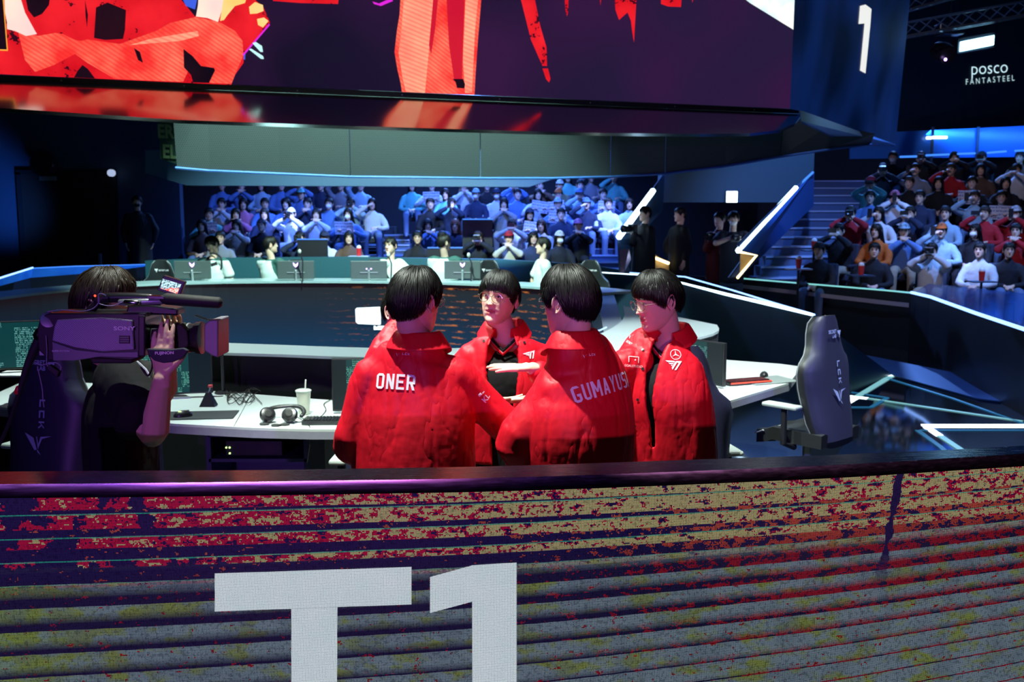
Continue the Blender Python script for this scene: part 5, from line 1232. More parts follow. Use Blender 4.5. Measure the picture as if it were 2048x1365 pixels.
def person(label, base, body_yaw, head_c, head_yaw, head_pitch=0, head_roll=0, hair='bowl', hairm=None, shoulders=None, top='jacket', wrists=(None, None), elbow_hint=((-.6, .3, -1), (.6, .3, -1)),
           hands=(None, None), neck=None, skin=None, build=1.0, sleeves='long', lean=(0, 0), mouth=0.0, open_=0, seed=1, hipz=.93, topm=None, group=None, sleeve_r=1.0, hair_kw={}, hem=.86, name='person', shw=.20, chestd=1.0, flare=1.0, lower=True, glass=None, collar=True, hscale=1.0, vox=.005, nhair=None, eyes=True, sleeve_end=.90):
    """joints are world positions; base = point on the floor between the feet"""
    sk = skin or SKIN; base = V(base); r = empty(name, base, label, 'person', group)
    B = euler(body_yaw); rt = B @ V((1, 0, 0)); fw = B @ V((0, -1, 0)); up = V((0, 0, 1)); H = V(head_c); Rh = euler(head_yaw, head_pitch, head_roll)
    hip = V((base.x + lean[0] * 0, base.y, hipz)); nb = neck or (H + Rh @ V((0, .02, -.115)) * 1.0 + V((0, 0, -.075)))
    nb = V((nb[0], nb[1], nb[2])); sc_ = nb + V((0, 0, -.07)); S = [sc_ - rt * shw, sc_ + rt * shw]
    if shoulders: S = [V(shoulders[0]), V(shoulders[1])]; sc_ = (S[0] + S[1]) / 2
    # index 0 = the person's right side (local -x), 1 = left (local +x)
    hd = head_geo(84, 84, mouth); hv = [H + Rh @ (v * hscale) for v in hd[0]]
    body = MB(); body.add(hv, hd[1]); body.m = list(hd[2]) 
    e = MB(); ear(e, -1); ear(e, 1); e.v = [H + Rh @ (v * hscale) for v in e.v]; body.add(e.v, e.f, 0)
    rest = MB()
    rest.tube([nb + V((0, 0, -.06)), nb, H + Rh @ V((0, .022, -.085)), H + Rh @ V((0, .02, -.03))], [(.075, .065), (.056, .055), (.054, .056), (.05, .06)], 20, up=fw, smooth_n=3)
    chest = sc_ + V((0, 0, -.14)); waist = hip + V((0, 0, .12))
    rest.tube([hip + V((0, 0, -.08)), hip, waist.lerp(hip, .2), waist, chest, sc_ + V((0, 0, -.02))], [(.15, .10), (.165, .11), (.155, .105), (.14, .10), (.165, .11), (.10, .07)], 20, up=fw, smooth_n=2)
    arms = []
    for i in (0, 1):
        W_ = wrists[i]
        if W_ is None: W_ = S[i] + (rt * (-.06 if i == 0 else .06)) + fw * .04 + V((0, 0, -.52))
        W_ = V(W_); l1, l2 = .29 * build, .265 * build; E = ik(S[i], W_, l1, l2, elbow_hint[i]); arms.append((S[i], E, W_))
        rest.tube([S[i], S[i].lerp(E, .5), E, E.lerp(W_, .35), W_], [.052, .048, .042, .042, .027], 12, smooth_n=2)
        hs = hands[i]
        if hs is None: hs = dict(f=(0, 0, -1) + V((0, 0, 0)) if False else (W_ - E).normalized(), n=(rt if i == 0 else -rt), curl=(.35, .4, .45, .5))
        side = hs.get('side', 1 if i == 0 else -1)
        hand_tubes(rest, W_, hs['f'], hs['n'], side, hs.get('curl', (.2, .2, .25, .3)), hs.get('spread', .05), hs.get('thumb', .5), 1.0, hs.get('tc', .4))
    for s in (-1, 1):
        hp = hip + rt * s * .09 + V((0, 0, -.06)); kn = V((base.x, base.y, .48)) + rt * s * .11 + fw * .02; an = V((base.x, base.y, .08)) + rt * s * .12 + V((0, 0, 0)) - fw * .02
        rest.tube([hp, hp.lerp(kn, .5), kn, kn.lerp(an, .4), an], [.085, .07, .055, .052, .036], 12, smooth_n=2); rest.tube([an - fw * .03 - V((0, 0, .03)), an + fw * .08 - V((0, 0, .04)), an + fw * .15 - V((0, 0, .05))], [.035, .035, .025], 8)
    rv, rf = remesh(rest, vox, 2); body.add(rv, rf, 0)
    drop(body.v, body.f, 'body', [sk, LIP], r, True, body.m)
    # eyes
    for s in ((-1, 1) if eyes else ()):
        b = MB(); b.ball((s * .031, -.0795, .0115), (.0135, .0065, .0042), 14); b.cur = 1; b.ball((s * .031, -.0835, .0113), (.0052, .0032, .0041), 10); b.tube([(s * .017, -.0845, .0110), (s * .031, -.0875, .0160), (s * .046, -.079, .0125)], [.0008, .0013, .0008], 5)
        b.xf(Matrix.Translation(H) @ (Rh * hscale).to_4x4()); b.build('eye', [EYEW, EYEK], r, smooth=True)
        b = MB(); b.tube([(s * .014, -.0925, .030), (s * .030, -.0935, .036), (s * .048, -.082, .031)], [.0015, .0028, .0012], 5, smooth_n=3); b.xf(Matrix.Translation(H) @ Rh.to_4x4()); b.build('eyebrow', hairm or HAIRK, r)
    hm = hair_geo(hair, **dict(hair_kw, **({'n': nhair} if nhair else {}))); hm.xf(Matrix.Translation(H) @ (Rh * hscale).to_4x4()); hm.build('hair', hairm or HAIRK, r, smooth=False).data.polygons.foreach_set('use_smooth', [True] * len(hm.f))
    if glass: glasses(r, Rh, H, glass)
    # trousers and shoes
    if lower:
        t = MB(); t.tube([hip + V((0, 0, .04)), hip + V((0, 0, -.02)), hip + V((0, 0, -.14))], [(.165, .12), (.175, .125), (.17, .12)], 18, up=fw)
        for s in (-1, 1):
            hp = hip + rt * s * .09 + V((0, 0, -.06)); kn = V((base.x, base.y, .48)) + rt * s * .11 + fw * .02; an = V((base.x, base.y, .07)) + rt * s * .12 - fw * .02
            t.tube([hp, hp.lerp(kn, .5), kn, an], [.10, .09, .078, .066], 14, smooth_n=3)
        tv, tf = remesh(t, .012, 2); drop(fold(tv, tf, .005, 8, seed), tf, 'trousers', TROU, r)
        for s in (-1, 1):
            an = V((base.x, base.y, 0)) + rt * s * .12; sb = MB(); sb.tube([an - fw * .07 + V((0, 0, .045)), an + V((0, 0, .05)), an + fw * .09 + V((0, 0, .04)), an + fw * .17 + V((0, 0, .032))], [(.036, .042), (.042, .048), (.046, .038), (.034, .028)], 12, up=up, smooth_n=2); sb.build('shoe', M['rubber'], r, smooth=True)
    # top garment
    zt_ = sc_.z; g = MB(); k = 1.0
    hemc = V((base.x, base.y, hem)).lerp(V((sc_.x, sc_.y, hem)), .35); mid = sc_.lerp(hemc, .45)
    if top == 'jacket':
        sec = [(hemc, .235 * flare, .165 * chestd, 0), (hemc.lerp(mid, .5), .240 * flare, .165 * chestd, 0), (mid, .235, .160 * chestd, .0), (sc_ + V((0, 0, -.13)), .232, .150 * chestd, .0), (sc_ + V((0, 0, -.03)), .212, .125 * chestd, .0), (sc_.lerp(nb, .45) + V((0, 0, .012)), .165, .098, .0), (nb + V((0, 0, -.018)), .105, .082, 0), (nb + V((0, 0, .015)), .080, .072, 0)]
    else:
        sec = [(hemc, .20 * flare, .135 * chestd, 0), (mid, .20, .135 * chestd, 0), (sc_ + V((0, 0, -.13)), .205, .13 * chestd, 0), (sc_ + V((0, 0, -.05)), .185, .11 * chestd, 0), (sc_ + V((0, 0, .005)), .14, .085, 0), (nb + V((0, 0, -.03)), .078, .070, 0)]
    P_, R2 = [s_[0] for s_ in sec], [(s_[1], s_[2]) for s_ in sec]
    if not open_: g.tube(P_, R2, 32, up=fw, smooth_n=3)
    else:
        # open front: thick C-shaped shell, gap angle grows towards the collar
        dn = MB(); dn.tube(P_, R2, 4, up=fw, smooth_n=3)
        nr = (len(dn.v) - 10) // 4; NA = 40; vs = []; fs = []
        for i in range(nr):
            q = dn.v[4 * i:4 * i + 4]; c = (q[0] + q[2]) / 2; ex = (q[0] - q[2]) / 2; ey = (q[1] - q[3]) / 2
            if ey.dot(fw) < 0: ey = -ey
            if ex.dot(rt) < 0: ex = -ex
            u_ = i / (nr - 1); gap = open_[0] + (open_[1] - open_[0]) * u_ ** open_[2]; off = open_[3] if len(open_) > 3 else 0
            for a_ in range(NA + 1):
                a = gap + off + (2 * PI - 2 * gap) * a_ / NA
                d = ex * -math.sin(a) + ey * math.cos(a); vs.append(c + d); vs.append(c + d * (1 - .022 / max(.06, d.length)))
        W2 = 2 * (NA + 1)
        for i in range(nr - 1):
            for a_ in range(NA):
                q = i * W2 + 2 * a_; fs.append([q, q + 2, q + 2 + W2, q + W2]); fs.append([q + 1, q + 1 + W2, q + 3 + W2, q + 3])
            for q in (i * W2, i * W2 + 2 * NA): fs.append([q, q + W2, q + W2 + 1, q + 1] if q == i * W2 else [q, q + 1, q + 1 + W2, q + W2])
        for i in (0, nr - 1):
            for a_ in range(NA): q = i * W2 + 2 * a_; fs.append([q, q + 1, q + 3, q + 2] if i == 0 else [q, q + 2, q + 3, q + 1])
        g.add(vs, fs)
    for i, (a, e_, w2) in enumerate(arms):
        sgn = -1 if i == 0 else 1; a0 = a.lerp(sc_, .45) + V((0, 0, .0)); sr = sleeve_r
        if sleeves == 'long':
            g.tube([a0, a, a.lerp(e_, .5), e_, e_.lerp(w2, .5), e_.lerp(w2, sleeve_end)], [(.070, .070), (.074 * sr, .076 * sr), (.074 * sr, .074 * sr), (.074 * sr, .074 * sr), (.064 * sr, .064 * sr), (.047, .047)], 20, smooth_n=3)
        else:
            g.tube([a0, a, a.lerp(e_, .4), a.lerp(e_, .70)], [(.07, .07), (.08 * sr, .08 * sr), (.082 * sr, .082 * sr), (.086 * sr, .086 * sr)], 18, smooth_n=3)
    tm = topm or (REDJ if top == 'jacket' else BLACKC)
    gv, gf = remesh(g, max(.0075, vox), 6); gv = fold(gv, gf, .0085 if top == 'jacket' else .005, 6.0, seed, (1.3, 1.3, .22)); gv = fold(gv, gf, .0012, 13, seed + 3, (.8, .8, 1.0))
    gar = drop(gv, gf, 'jacket' if top == 'jacket' else 'shirt', tm, r)
    if collar and top == 'jacket':
        # folded collar following the neck
        NA = 44; gp = .42 if open_ else .30; vs, fs = [], []
        prof = [(.064, -.012, 0), (.066, .020, 0), (.070, .040, 0), (.080, .042, 0), (.093, .022, 0), (.112, -.012, 0), (.118, -.022, 0)]
        for j, (rr, hh, _) in enumerate(prof):
            for a_ in range(NA + 1):
                a = gp * (1.0 + (.25 if j > 3 else 0)) + (2 * PI - 2 * gp * (1.0 + (.25 if j > 3 else 0))) * a_ / NA; fr = math.cos(a)
                d = rt * -math.sin(a) * rr * 1.08 + fw * fr * rr
                dz = hh * (1.0 if fr < 0 else 1 - .1 * fr) - (.028 * fr if fr > 0 else -.004) - (.022 * max(0, fr) if j > 3 else 0)
                vs.append(nb + d - fw * .004 + V((0, 0, dz + .012)))
        for j in range(len(prof) - 1):
            for a_ in range(NA): q = j * (NA + 1) + a_; fs.append([q, q + 1, q + NA + 2, q + NA + 1])
        co = meshobj('collar', vs, fs, tm, r, None, True); sd = co.modifiers.new('s', 'SOLIDIFY'); sd.thickness = .004; sb = co.modifiers.new('b', 'SUBSURF'); sb.levels = sb.render_levels = 1
    bm = bmesh.new(); me = gar.data; bm.from_mesh(me); bvh = BVHTree.FromBMesh(bm); bm.free()
    return dict(root=r, B=B, rt=rt, fw=fw, H=H, Rh=Rh, nb=nb, sc=sc_, S=S, arms=arms, garment=gar, bvh=bvh, hip=hip)
def stick(pr, name, geo, px, py, size, m, ang=0.0, off=.003, parent=None, lab=None, sx=1.0):
    """prints a flat shape on the garment where the pixel's ray meets it"""
    vs, fs = geo; o = V((0, 0, CH)); d = ray(px, py).normalized(); hit = pr['bvh'].ray_cast(o, d)
    if hit[0] is None: return None
    dist = hit[3]; s_ = F_PX / dist; bm = bmesh.new(); bv = [bm.verts.new((v.x, v.y, 0)) for v in vs]
    for f in fs:
        try: bm.faces.new([bv[i] for i in f])
        except ValueError: pass
    bmesh.ops.triangulate(bm, faces=bm.faces)
    for _ in range(3):
        ed = [e_ for e_ in bm.edges if e_.calc_length() * size > .018]
        if not ed: break
        bmesh.ops.subdivide_edges(bm, edges=ed, cuts=1); bmesh.ops.triangulate(bm, faces=bm.faces)
    n0 = hit[1]
    # frame on the surface: right follows the picture's horizontal
    R_ = V((1, 0, 0)); n_ = (n0 if n0.dot(d) < 0 else -n0)
    acc = V((0, 0, 0))
    for dx in (-25, 0, 25):
        for dy in (-15, 0, 15):
            h2 = pr['bvh'].ray_cast(o, ray(px + dx, py + dy).normalized())
            if h2[0] is not None and abs(h2[3] - dist) < .12: acc += h2[1] if h2[1].dot(d) < 0 else -h2[1]
    n_ = acc.normalized() if acc.length > .1 else n_
    U_ = (V((0, 0, 1)) - n_ * n_.z).normalized(); R_ = U_.cross(n_).normalized()
    c_, s2 = math.cos(ang), math.sin(ang); ok = True
    for v in bm.verts:
        x, y = v.co.x * size * sx, v.co.y * size; x, y = x * c_ - y * s2, x * s2 + y * c_
        p = hit[0] + R_ * x + U_ * y; h2 = pr['bvh'].ray_cast(p + n_ * .08, -n_, .2)
        v.co = (h2[0] if h2[0] is not None else p) + n_ * off
    bmesh.ops.recalc_face_normals(bm, faces=bm.faces)
    me = bpy.data.meshes.new(name); bm.to_mesh(me); bm.free(); me.materials.append(m)
    ob = bpy.data.objects.new(name, me); link(ob, pr['garment']); ob.matrix_parent_inverse = wm(pr['garment']).inverted()
    if lab: tag(ob, lab)
    return ob
def polys_geo(polys):
    vs, fs = [], []
    for q in polys: fs.append(list(range(len(vs), len(vs) + len(q)))); vs += [V((x, y, 0)) for x, y in q]
    return vs, fs
def ring_geo(r=.5, t=.07, star=True, n=32):
    polys = []
    for k in range(n):
        a, b = 2 * PI * k / n, 2 * PI * (k + 1) / n; polys.append([(r * math.cos(a), r * math.sin(a)), (r * math.cos(b), r * math.sin(b)), ((r - t) * math.cos(b), (r - t) * math.sin(b)), ((r - t) * math.cos(a), (r - t) * math.sin(a))])
    if star:
        for k in range(3):
            a = PI / 2 + k * 2 * PI / 3; d = V((math.cos(a), math.sin(a))); p = V((-d.y, d.x)) * .06; polys.append([tuple(p), tuple(d * (r - t)), tuple(-p)])
    return polys_geo(polys)
T1WING = [[(-.5, .26), (.10, .26), (.04, .16), (-.36, .16)], [(-.32, .12), (.02, .12), (-.03, .04), (-.22, .04)], [(-.18, .0), (-.05, .0), (-.10, -.08), (-.10, -.08)], [(.14, .26), (.26, .26), (-.06, -.30), (-.12, -.18), (.06, .14)], [(.22, .26), (.5, .26), (.16, -.30), (.06, -.30), (.32, .14), (.24, .14)]]
def tg(s, bold=.0, xs=1.0): return text_geo(s, 1.0, bold, xs)

def glyphs(word, w=.56, t=.155, c=.13, gap=.15):
    """squared block capitals, one unit tall, built from convex pieces"""
    R = lambda x0, y0, x1, y1: [(x0, y0), (x1, y0), (x1, y1), (x0, y1)]
    def corner(x, y, sx, sy): return [(x, y + sy * c), (x + sx * t, y + sy * c), (x + sx * c, y + sy * t), (x + sx * c, y)]
    def G(ch):
        tl, tr, bl, br = corner(0, 1, 1, -1), corner(w, 1, -1, -1), corner(0, 0, 1, 1), corner(w, 0, -1, 1)
        top, bot, mid = R(c, 1 - t, w - c, 1), R(c, 0, w - c, t), R(0, .5 - t / 2, w - .04, .5 + t / 2)
        L_, R_ = R(0, 0, t, 1), R(w - t, 0, w, 1); l_, r_ = R(0, c, t, 1 - c), R(w - t, c, w, 1 - c)
        return {'O': [l_, r_, top, bot, tl, tr, bl, br], 'N': [L_, R_, [(0, 1), (t * 1.2, 1), (w, 0), (w - t * 1.2, 0)]], 'E': [L_, R(t, 1 - t, w, 1), R(t, 0, w, t), R(t, .5 - t / 2, w - .08, .5 + t / 2)],
                'R': [L_, R(t, 1 - t, w - c, 1), tr, R(w - t, .52, w, 1 - c), R(t, .40, w, .40 + t), [(w * .42, .42), (w * .42 + t * 1.1, .42), (w, 0), (w - t * 1.1, 0)]],
                'G': [l_, top, bot, tl, tr, bl, br, R(w - t, c, w, .5), R(w * .5, .5 - t, w - t, .5)], 'U': [R(0, c, t, 1), R(w - t, c, w, 1), bot, bl, br],
                'M': [L_, R(w * 1.25 - t, 0, w * 1.25, 1), [(0, 1), (t, 1), (w * .625 + t * .4, .30), (w * .625 - t * .4, .30)], [(w * 1.25, 1), (w * 1.25 - t, 1), (w * .625 - t * .4, .30), (w * .625 + t * .4, .30)]],
                'A': [[(0, 0), (t, 0), (w / 2 + t * .45, 1), (w / 2 - t * .45, 1)], [(w, 0), (w - t, 0), (w / 2 - t * .45, 1), (w / 2 + t * .45, 1)], R(w * .22, .22, w * .78, .22 + t * .9)],
                'Y': [[(0, 1), (t, 1), (w / 2 + t * .5, .42), (w / 2 - t * .5, .42)], [(w, 1), (w - t, 1), (w / 2 - t * .5, .42), (w / 2 + t * .5, .42)], R(w / 2 - t / 2, 0, w / 2 + t / 2, .46)],
                'S': [top, bot, R(c, .5 - t / 2, w - c, .5 + t / 2), tl, tr, bl, br, R(0, .55, t, 1 - c), R(w - t, c, w, .45), corner(0, .5 - t / 2, 1, 1), corner(w, .5 + t / 2, -1, -1)], 'I': [L_]}[ch]
    out = []; x = 0
    for ch in word:
        out += [[(px + x, py - .5) for px, py in q] for q in G(ch)]; x += {'M': w * 1.25, 'I': t}.get(ch, w) + gap
    return polys_geo([[(a - (x - gap) / 2, b) for a, b in q] for q in out])
# ================================================================ THE HUDDLE
SIL = mat('silver_rim', (.55, .55, .5), .25, .9)
PUR = M['print']
# --- ONER: back to the camera
Y = 3.72; H1 = at(832, 603, Y)
p1 = person('man with black hair seen from behind in a red jacket reading ONER', (at(822, 800, Y).x, Y - .02, 0), R_D(172), H1, R_D(142), R_D(6), 0, shw=.205,
            wrists=(at(978, 803, 4.05) , at(760, 858, 4.0)), elbow_hint=((.8, -.4, -.8), (-.35, -.1, -1)), shoulders=(at(912, 752, Y + .01), at(746, 752, Y + .02)),
            neck=at(838, 690, Y + .01), hands=(dict(f=(1, .12, .02), n=(0, 0, 1), side=-1, curl=(.08, .08, .1, .12), thumb=.7), dict(f=(.2, 1, .1), n=(1, 0, 0), curl=(.5, .5, .5, .5))), seed=2, sleeve_end=.78, sleeve_r=1.0, glass=SIL, hair_kw=dict(seed=3, vol=.019), hem=.84, flare=1.0, hscale=1.0)
stick(p1, 'lettering', glyphs('ONER'), 791, 764, .057, PUR, R_D(-2), lab='white name letters ONER on the back')
stick(p1, 'league_mark', polys_geo(lck_polys(.5, .30, .10, .06)), 812, 711, .030, PUR, R_D(-4), lab='small league letters below the collar'); stick(p1, 'wing_mark', polys_geo(VMARK), 796, 710, .018, PUR, R_D(-4))
stick(p1, 'sleeve_mark', polys_geo([[(-.5, .15), (-.1, .15), (-.1, .45), (-.5, .45)], [(0, .15), (.3, .15), (.3, .28), (0, .28)]]), 967, 790, .035, PUR, R_D(40), lab='violet-lit print on the sleeve'); stick(p1, 'sleeve_lettering', tg('KL', .02), 972, 797, .03, PUR, R_D(45))
# --- GUMAYUSI: back to the camera, turned left
Y = 3.62; H2 = at(1138, 604, Y)
p2 = person('man with black hair seen from behind in a red jacket reading GUMAYUSI', (at(1146, 800, Y).x, Y + .02, 0), R_D(-146), H2, R_D(-132), R_D(8), 0, shw=.21,
            wrists=(at(1176, 880, 3.98), at(1118, 942, 3.75)), elbow_hint=((.1, .4, -1), (-.8, -.4, -.3)), shoulders=(at(1198, 762, 3.72), at(1124, 762, 3.62)), neck=at(1146, 688, Y + .0),
            hands=(dict(f=(-.2, .6, -.7), n=(-1, 0, 0), curl=(.5, .5, .5, .5)), dict(f=(.6, .6, -.3), n=(0, 1, 0), curl=(.6, .6, .6, .6))), seed=5, sleeve_r=1.08, glass=SIL, hair_kw=dict(seed=8, vol=.020), hem=.84, chestd=1.1, flare=.90, hscale=1.03)
stick(p2, 'lettering', glyphs('GUMAYUSI', w=.50, t=.15, gap=.12), 1213, 772, .060, PUR, R_D(7), lab='white name letters GUMAYUSI on the back')
stick(p2, 'league_mark', polys_geo(lck_polys(.5, .30, .10, .06)), 1184, 712, .028, PUR, R_D(-2), lab='small league letters below the collar'); stick(p2, 'wing_mark', polys_geo(VMARK), 1169, 713, .018, PUR, R_D(-2))
# --- middle man facing the camera
Y = 4.5; H3 = at(998, 597, Y)
p3 = person('man with black hair and round glasses facing the camera in open red jacket', (at(1000, 800, Y).x, Y + .05, 0), R_D(-4), H3, R_D(-22), R_D(-3), R_D(5), shw=.195, mouth=1.0,
            wrists=(at(925, 925, 4.45), at(1082, 925, 4.45)), elbow_hint=((-1, .2, -.4), (1, .2, -.4)), shoulders=(at(944, 716, Y + .02), at(1072, 716, Y + .02)), neck=at(1009, 664, Y + .03),
            hands=(dict(f=(.2, -.1, -1), n=(1, 0, 0), curl=(.3, .3, .3, .3)), dict(f=(-.2, -.1, -1), n=(-1, 0, 0), curl=(.3, .3, .3, .3))), seed=9, glass=SIL, open_=(.12, .60, 1.1), hair_kw=dict(seed=5, sweep=.25, vol=.018), skin=SKIN, sleeve_r=1.0, hscale=.98)
# --- right man, turned left, reaching out
Y = 4.22; H4 = at(1314, 602, Y)
p4 = person('man in glasses looking down, in a red jacket at the right of the huddle', (at(1345, 800, Y).x, Y + .05, 0), R_D(-22), H4, R_D(-66), R_D(14), 0, shw=.20,
            wrists=(at(1062, 736, 3.98), at(1366, 958, 4.14)), elbow_hint=((0, .1, -1), (.1, .6, -.1)), shoulders=(at(1262, 726, 4.2), at(1368, 740, 4.24)), neck=at(1336, 672, Y + .04),
            hands=(dict(f=(-1, -.1, .03), n=(0, .15, -1), curl=(.03, .03, .05, .08), thumb=.25, spread=.02), dict(f=(.05, -.1, -1), n=(-1, 0, 0), curl=(.35, .35, .4, .4))), seed=12, glass=SIL, open_=(.03, .50, 3.2, .0), hair_kw=dict(seed=11, vol=.021, sweep=-.15), hem=.84, hscale=1.0)
# --- man hidden behind ONER
Y = 4.35; H5 = at(806, 622, Y)
p5 = person('man almost hidden behind the ONER jacket, only his ear and black hair showing', (at(815, 800, Y).x + .02, Y + .05, 0), R_D(40), H5, R_D(52), R_D(4), 0, hair='short', shoulders=(at(775, 712, 4.2), at(850, 712, 4.42)), neck=at(812, 680, Y), seed=15, hair_kw=dict(seed=15, n=500, vol=.014), hscale=.92, hem=.86)
# --- black shirts with striped V collars under the open jackets
def undershirt(pr, zb, w_, dep, vdrop=.075, mark=None):
    rt, fw, nb, sc = pr['rt'], pr['fw'], pr['nb'], pr['sc']; c = pr['hip']; g = MB(); r = pr['root']
    base = V((pr['root'].location.x, pr['root'].location.y, zb))
    g.tube([base, sc.lerp(base, .5), sc + V((0, 0, -.13)), sc + V((0, 0, -.055)), sc + V((0, 0, -.018))], [(w_, dep), (w_, dep), (w_, dep * .97), (w_ * .85, dep * .86), (w_ * .6, dep * .70)], 28, up=fw, smooth_n=3)
    gv, gf = remesh(g, .008, 2); o = drop(fold(gv, gf, .004, 8, 3), gf, 'undershirt', BLACKC, r)
    bm = bmesh.new(); bm.from_mesh(o.data); bv = BVHTree.FromBMesh(bm); bm.free()
    # V-shaped neckline: black, white and red bands
    for k, (m_, wd, dz) in enumerate([(BLACKC, .007, .006), (M['print'], .0045, -.002), (REDJ, .007, -.009)]):
        pts = []
        for j in range(15):
            a = -1 + 2 * j / 14; x = a * .078; zz = nb.z - .012 - vdrop * (1 - abs(a)) - .0 + dz; p = nb + rt * x + fw * (.062 + .035 * (1 - abs(a)) - .055 * abs(a) ** 4); pts.append(V((p.x, p.y, zz)))
        MB().tube(pts, [(wd * .45, wd)] * 15, 8, up=(0, 0, 1)).build('neckline_band', m_, o)
    return dict(pr, garment=o, bvh=bv)
u3 = undershirt(p3, .80, .185, .128, .070)
stick(u3, 'round_mark', ring_geo(.5, .05), 1004, 706, .048, PUR, 0, lab='thin white ring mark on the black shirt')
u4 = undershirt(p4, .80, .18, .122, .070)
stick(p4, 'round_mark', ring_geo(.5, .05), 1351, 710, .046, PUR, 0, lab='thin ring mark on the chest'); stick(p4, 'wing_mark', polys_geo(T1WING), 1347, 731, .070, PUR, R_D(-2), lab='white winged mark on the chest')
stick(p4, 'goal_mark', polys_geo([[(-.5, -.2), (-.44, -.2), (-.44, .4), (-.5, .4)], [(-.5, .34), (.5, .34), (.5, .4), (-.5, .4)], [(.44, -.2), (.5, -.2), (.5, .4), (.44, .4)], [(.1, .02), (.2, .02), (.2, .12), (.1, .12)]]), 1267, 722, .045, PUR, R_D(-6)); stick(p4, 'chest_lettering', tg('GOALSTUDIO', .0, .9), 1266, 733, .014, PUR, R_D(-6))
stick(p4, 'shoulder_lettering', tg('SAMSUNG', .02, 1.1), 1381, 682, .020, PUR, R_D(-18), lab='white SAMSUNG letters on the shoulder'); stick(p4, 'shoulder_lettering', tg('Odyssey', .008, 1.0), 1377, 690, .022, PUR, R_D(-18), lab='white Odyssey letters on the shoulder')
stick(p3, 'wing_mark', polys_geo(T1WING), 1060, 711, .06, PUR, R_D(20)); stick(p4, 'sleeve_mark', polys_geo(VMARK), 1262, 674, .03, PUR, 0); stick(p4, 'sleeve_lettering', tg('SECRET', .01), 1258, 686, .014, PUR, R_D(-30))
def snaps(pr, pts):
    for x, y in pts: stick(pr, 'snap_button', polys_geo([[(.5 * math.cos(a * PI / 6), .5 * math.sin(a * PI / 6)) for a in range(12)]]), x, y, .013, M['plastic'], 0, .004)
snaps(p3, [(968, 683), (983, 725), (1020, 774), (1048, 686)]); snaps(p4, [(1286, 701), (1285, 738), (1276, 800), (1270, 852)])

# ================================================================ CAMERA OPERATOR AND SHOULDER CAMERA
Y = 3.45; H6 = at(214, 612, Y)
op = person('camera operator in a black short-sleeved shirt with a video camera on the shoulder', (at(235, 800, Y).x, Y + .03, 0), R_D(100), H6, R_D(88), R_D(6), R_D(0), hair='short', hairm=HAIRB, top='shirt', sleeves='short', shw=.20,
            shoulders=(at(240, 762, 3.30), at(238, 755, 3.68)), wrists=(at(326, 754, 3.04), at(336, 696, 3.38)), elbow_hint=((.25, -.15, -1), (.6, 0, -1)), build=.93, neck=at(222, 690, Y),
            hands=(dict(f=(0, .05, 1), n=(.25, 1, 0), side=1, curl=(.14, .13, .14, .18), thumb=.75, spread=-.01), dict(f=(.2, 0, 1), n=(-.2, -1, 0), curl=(.6, .6, .6, .6))), seed=21, vox=.004, skin=SKIN2, hair_kw=dict(seed=21, vol=.020, n=1300), sleeve_r=1.12, topm=BLACKC, hscale=1.02, hem=.80, flare=1.05)
b = MB(); 
YC = 3.12
cam0 = at(170, 675, YC)
vc = empty('video_camera', (cam0.x, YC, cam0.z), 'large grey shoulder video camera lit violet, pointed at the huddle', 'video camera')
cgr = mat('camera_grey', (.20, .20, .24), .42, nscale=6, noise_amt=.2)
rb = NT('ribbed_camera_panel'); co = rb.coord('Object'); x, y, z = rb.sep(co); rb.put(rb.b.inputs['Base Color'], (.24, .23, .30)); rb.b.inputs['Roughness'].default_value = .38
rb.bump(rb.math('SINE', rb.math('MULTIPLY', rb.math('ADD', x, z), 900)), .35, .001)
def cpx(x, y, d=0): return at(x, y, YC + d)
def slab(name, pts, d0, d1, m, parent=vc, bev=.004, lab=None):
    bm = bmesh.new(); A = [bm.verts.new(cpx(x, y, d0)) for x, y in pts]; f = bm.faces.new(A); ex = bmesh.ops.extrude_face_region(bm, geom=[f])
    vv = [v for v in ex['geom'] if isinstance(v, bmesh.types.BMVert)]; bmesh.ops.translate(bm, verts=vv, vec=(0, d1 - d0, 0)); bmesh.ops.recalc_face_normals(bm, faces=bm.faces)
    if bev: bmesh.ops.bevel(bm, geom=bm.edges[:], offset=bev, segments=2, affect='EDGES', profile=.5)
    me = bpy.data.meshes.new(name); bm.to_mesh(me); bm.free(); me.materials.append(m); o = bpy.data.objects.new(name, me); link(o, parent); o.matrix_parent_inverse = wm(parent).inverted()
    if lab: tag(o, lab)
    return o
body = slab('camera_body', [(80, 632), (100, 627), (290, 627), (292, 650), (290, 712), (262, 722), (180, 716), (120, 722), (98, 722), (76, 700), (74, 660)], -.07, .07, M['plastic'])
side = slab('side_panel', [(114, 640), (200, 636), (264, 641), (268, 700), (205, 704), (150, 696), (104, 682), (108, 655)], -.082, -.068, rb.mat, body, .003, 'ribbed grey side panel lit violet')
slab('lower_panel', [(104, 684), (150, 700), (205, 706), (276, 704), (276, 716), (200, 714), (150, 722), (106, 722)], -.076, -.068, cgr, body, .002)
slab('panel_window', [(238, 672), (259, 672), (259, 688), (238, 688)], -.086, -.082, M['plastic'], side, .001)
for yy in (675, 679, 683): slab('slot', [(240, yy), (258, yy), (258, yy + 1.3), (240, yy + 1.3)], -.0885, -.086, cgr, side, 0)
text_flat('lettering', 'SONY', cpx(249, 657.5, -.083), (1, 0, 0), (0, 0, 1), .017, M['print'], side, .0004, 1.45, 'small SONY letters on the camera side')
text_flat('lettering', 'SUPER MOTION', cpx(122, 702.5, -.077), (1, 0, 0), (0, 0, 1), .0075, M['print'], body, .0001, 1.0)
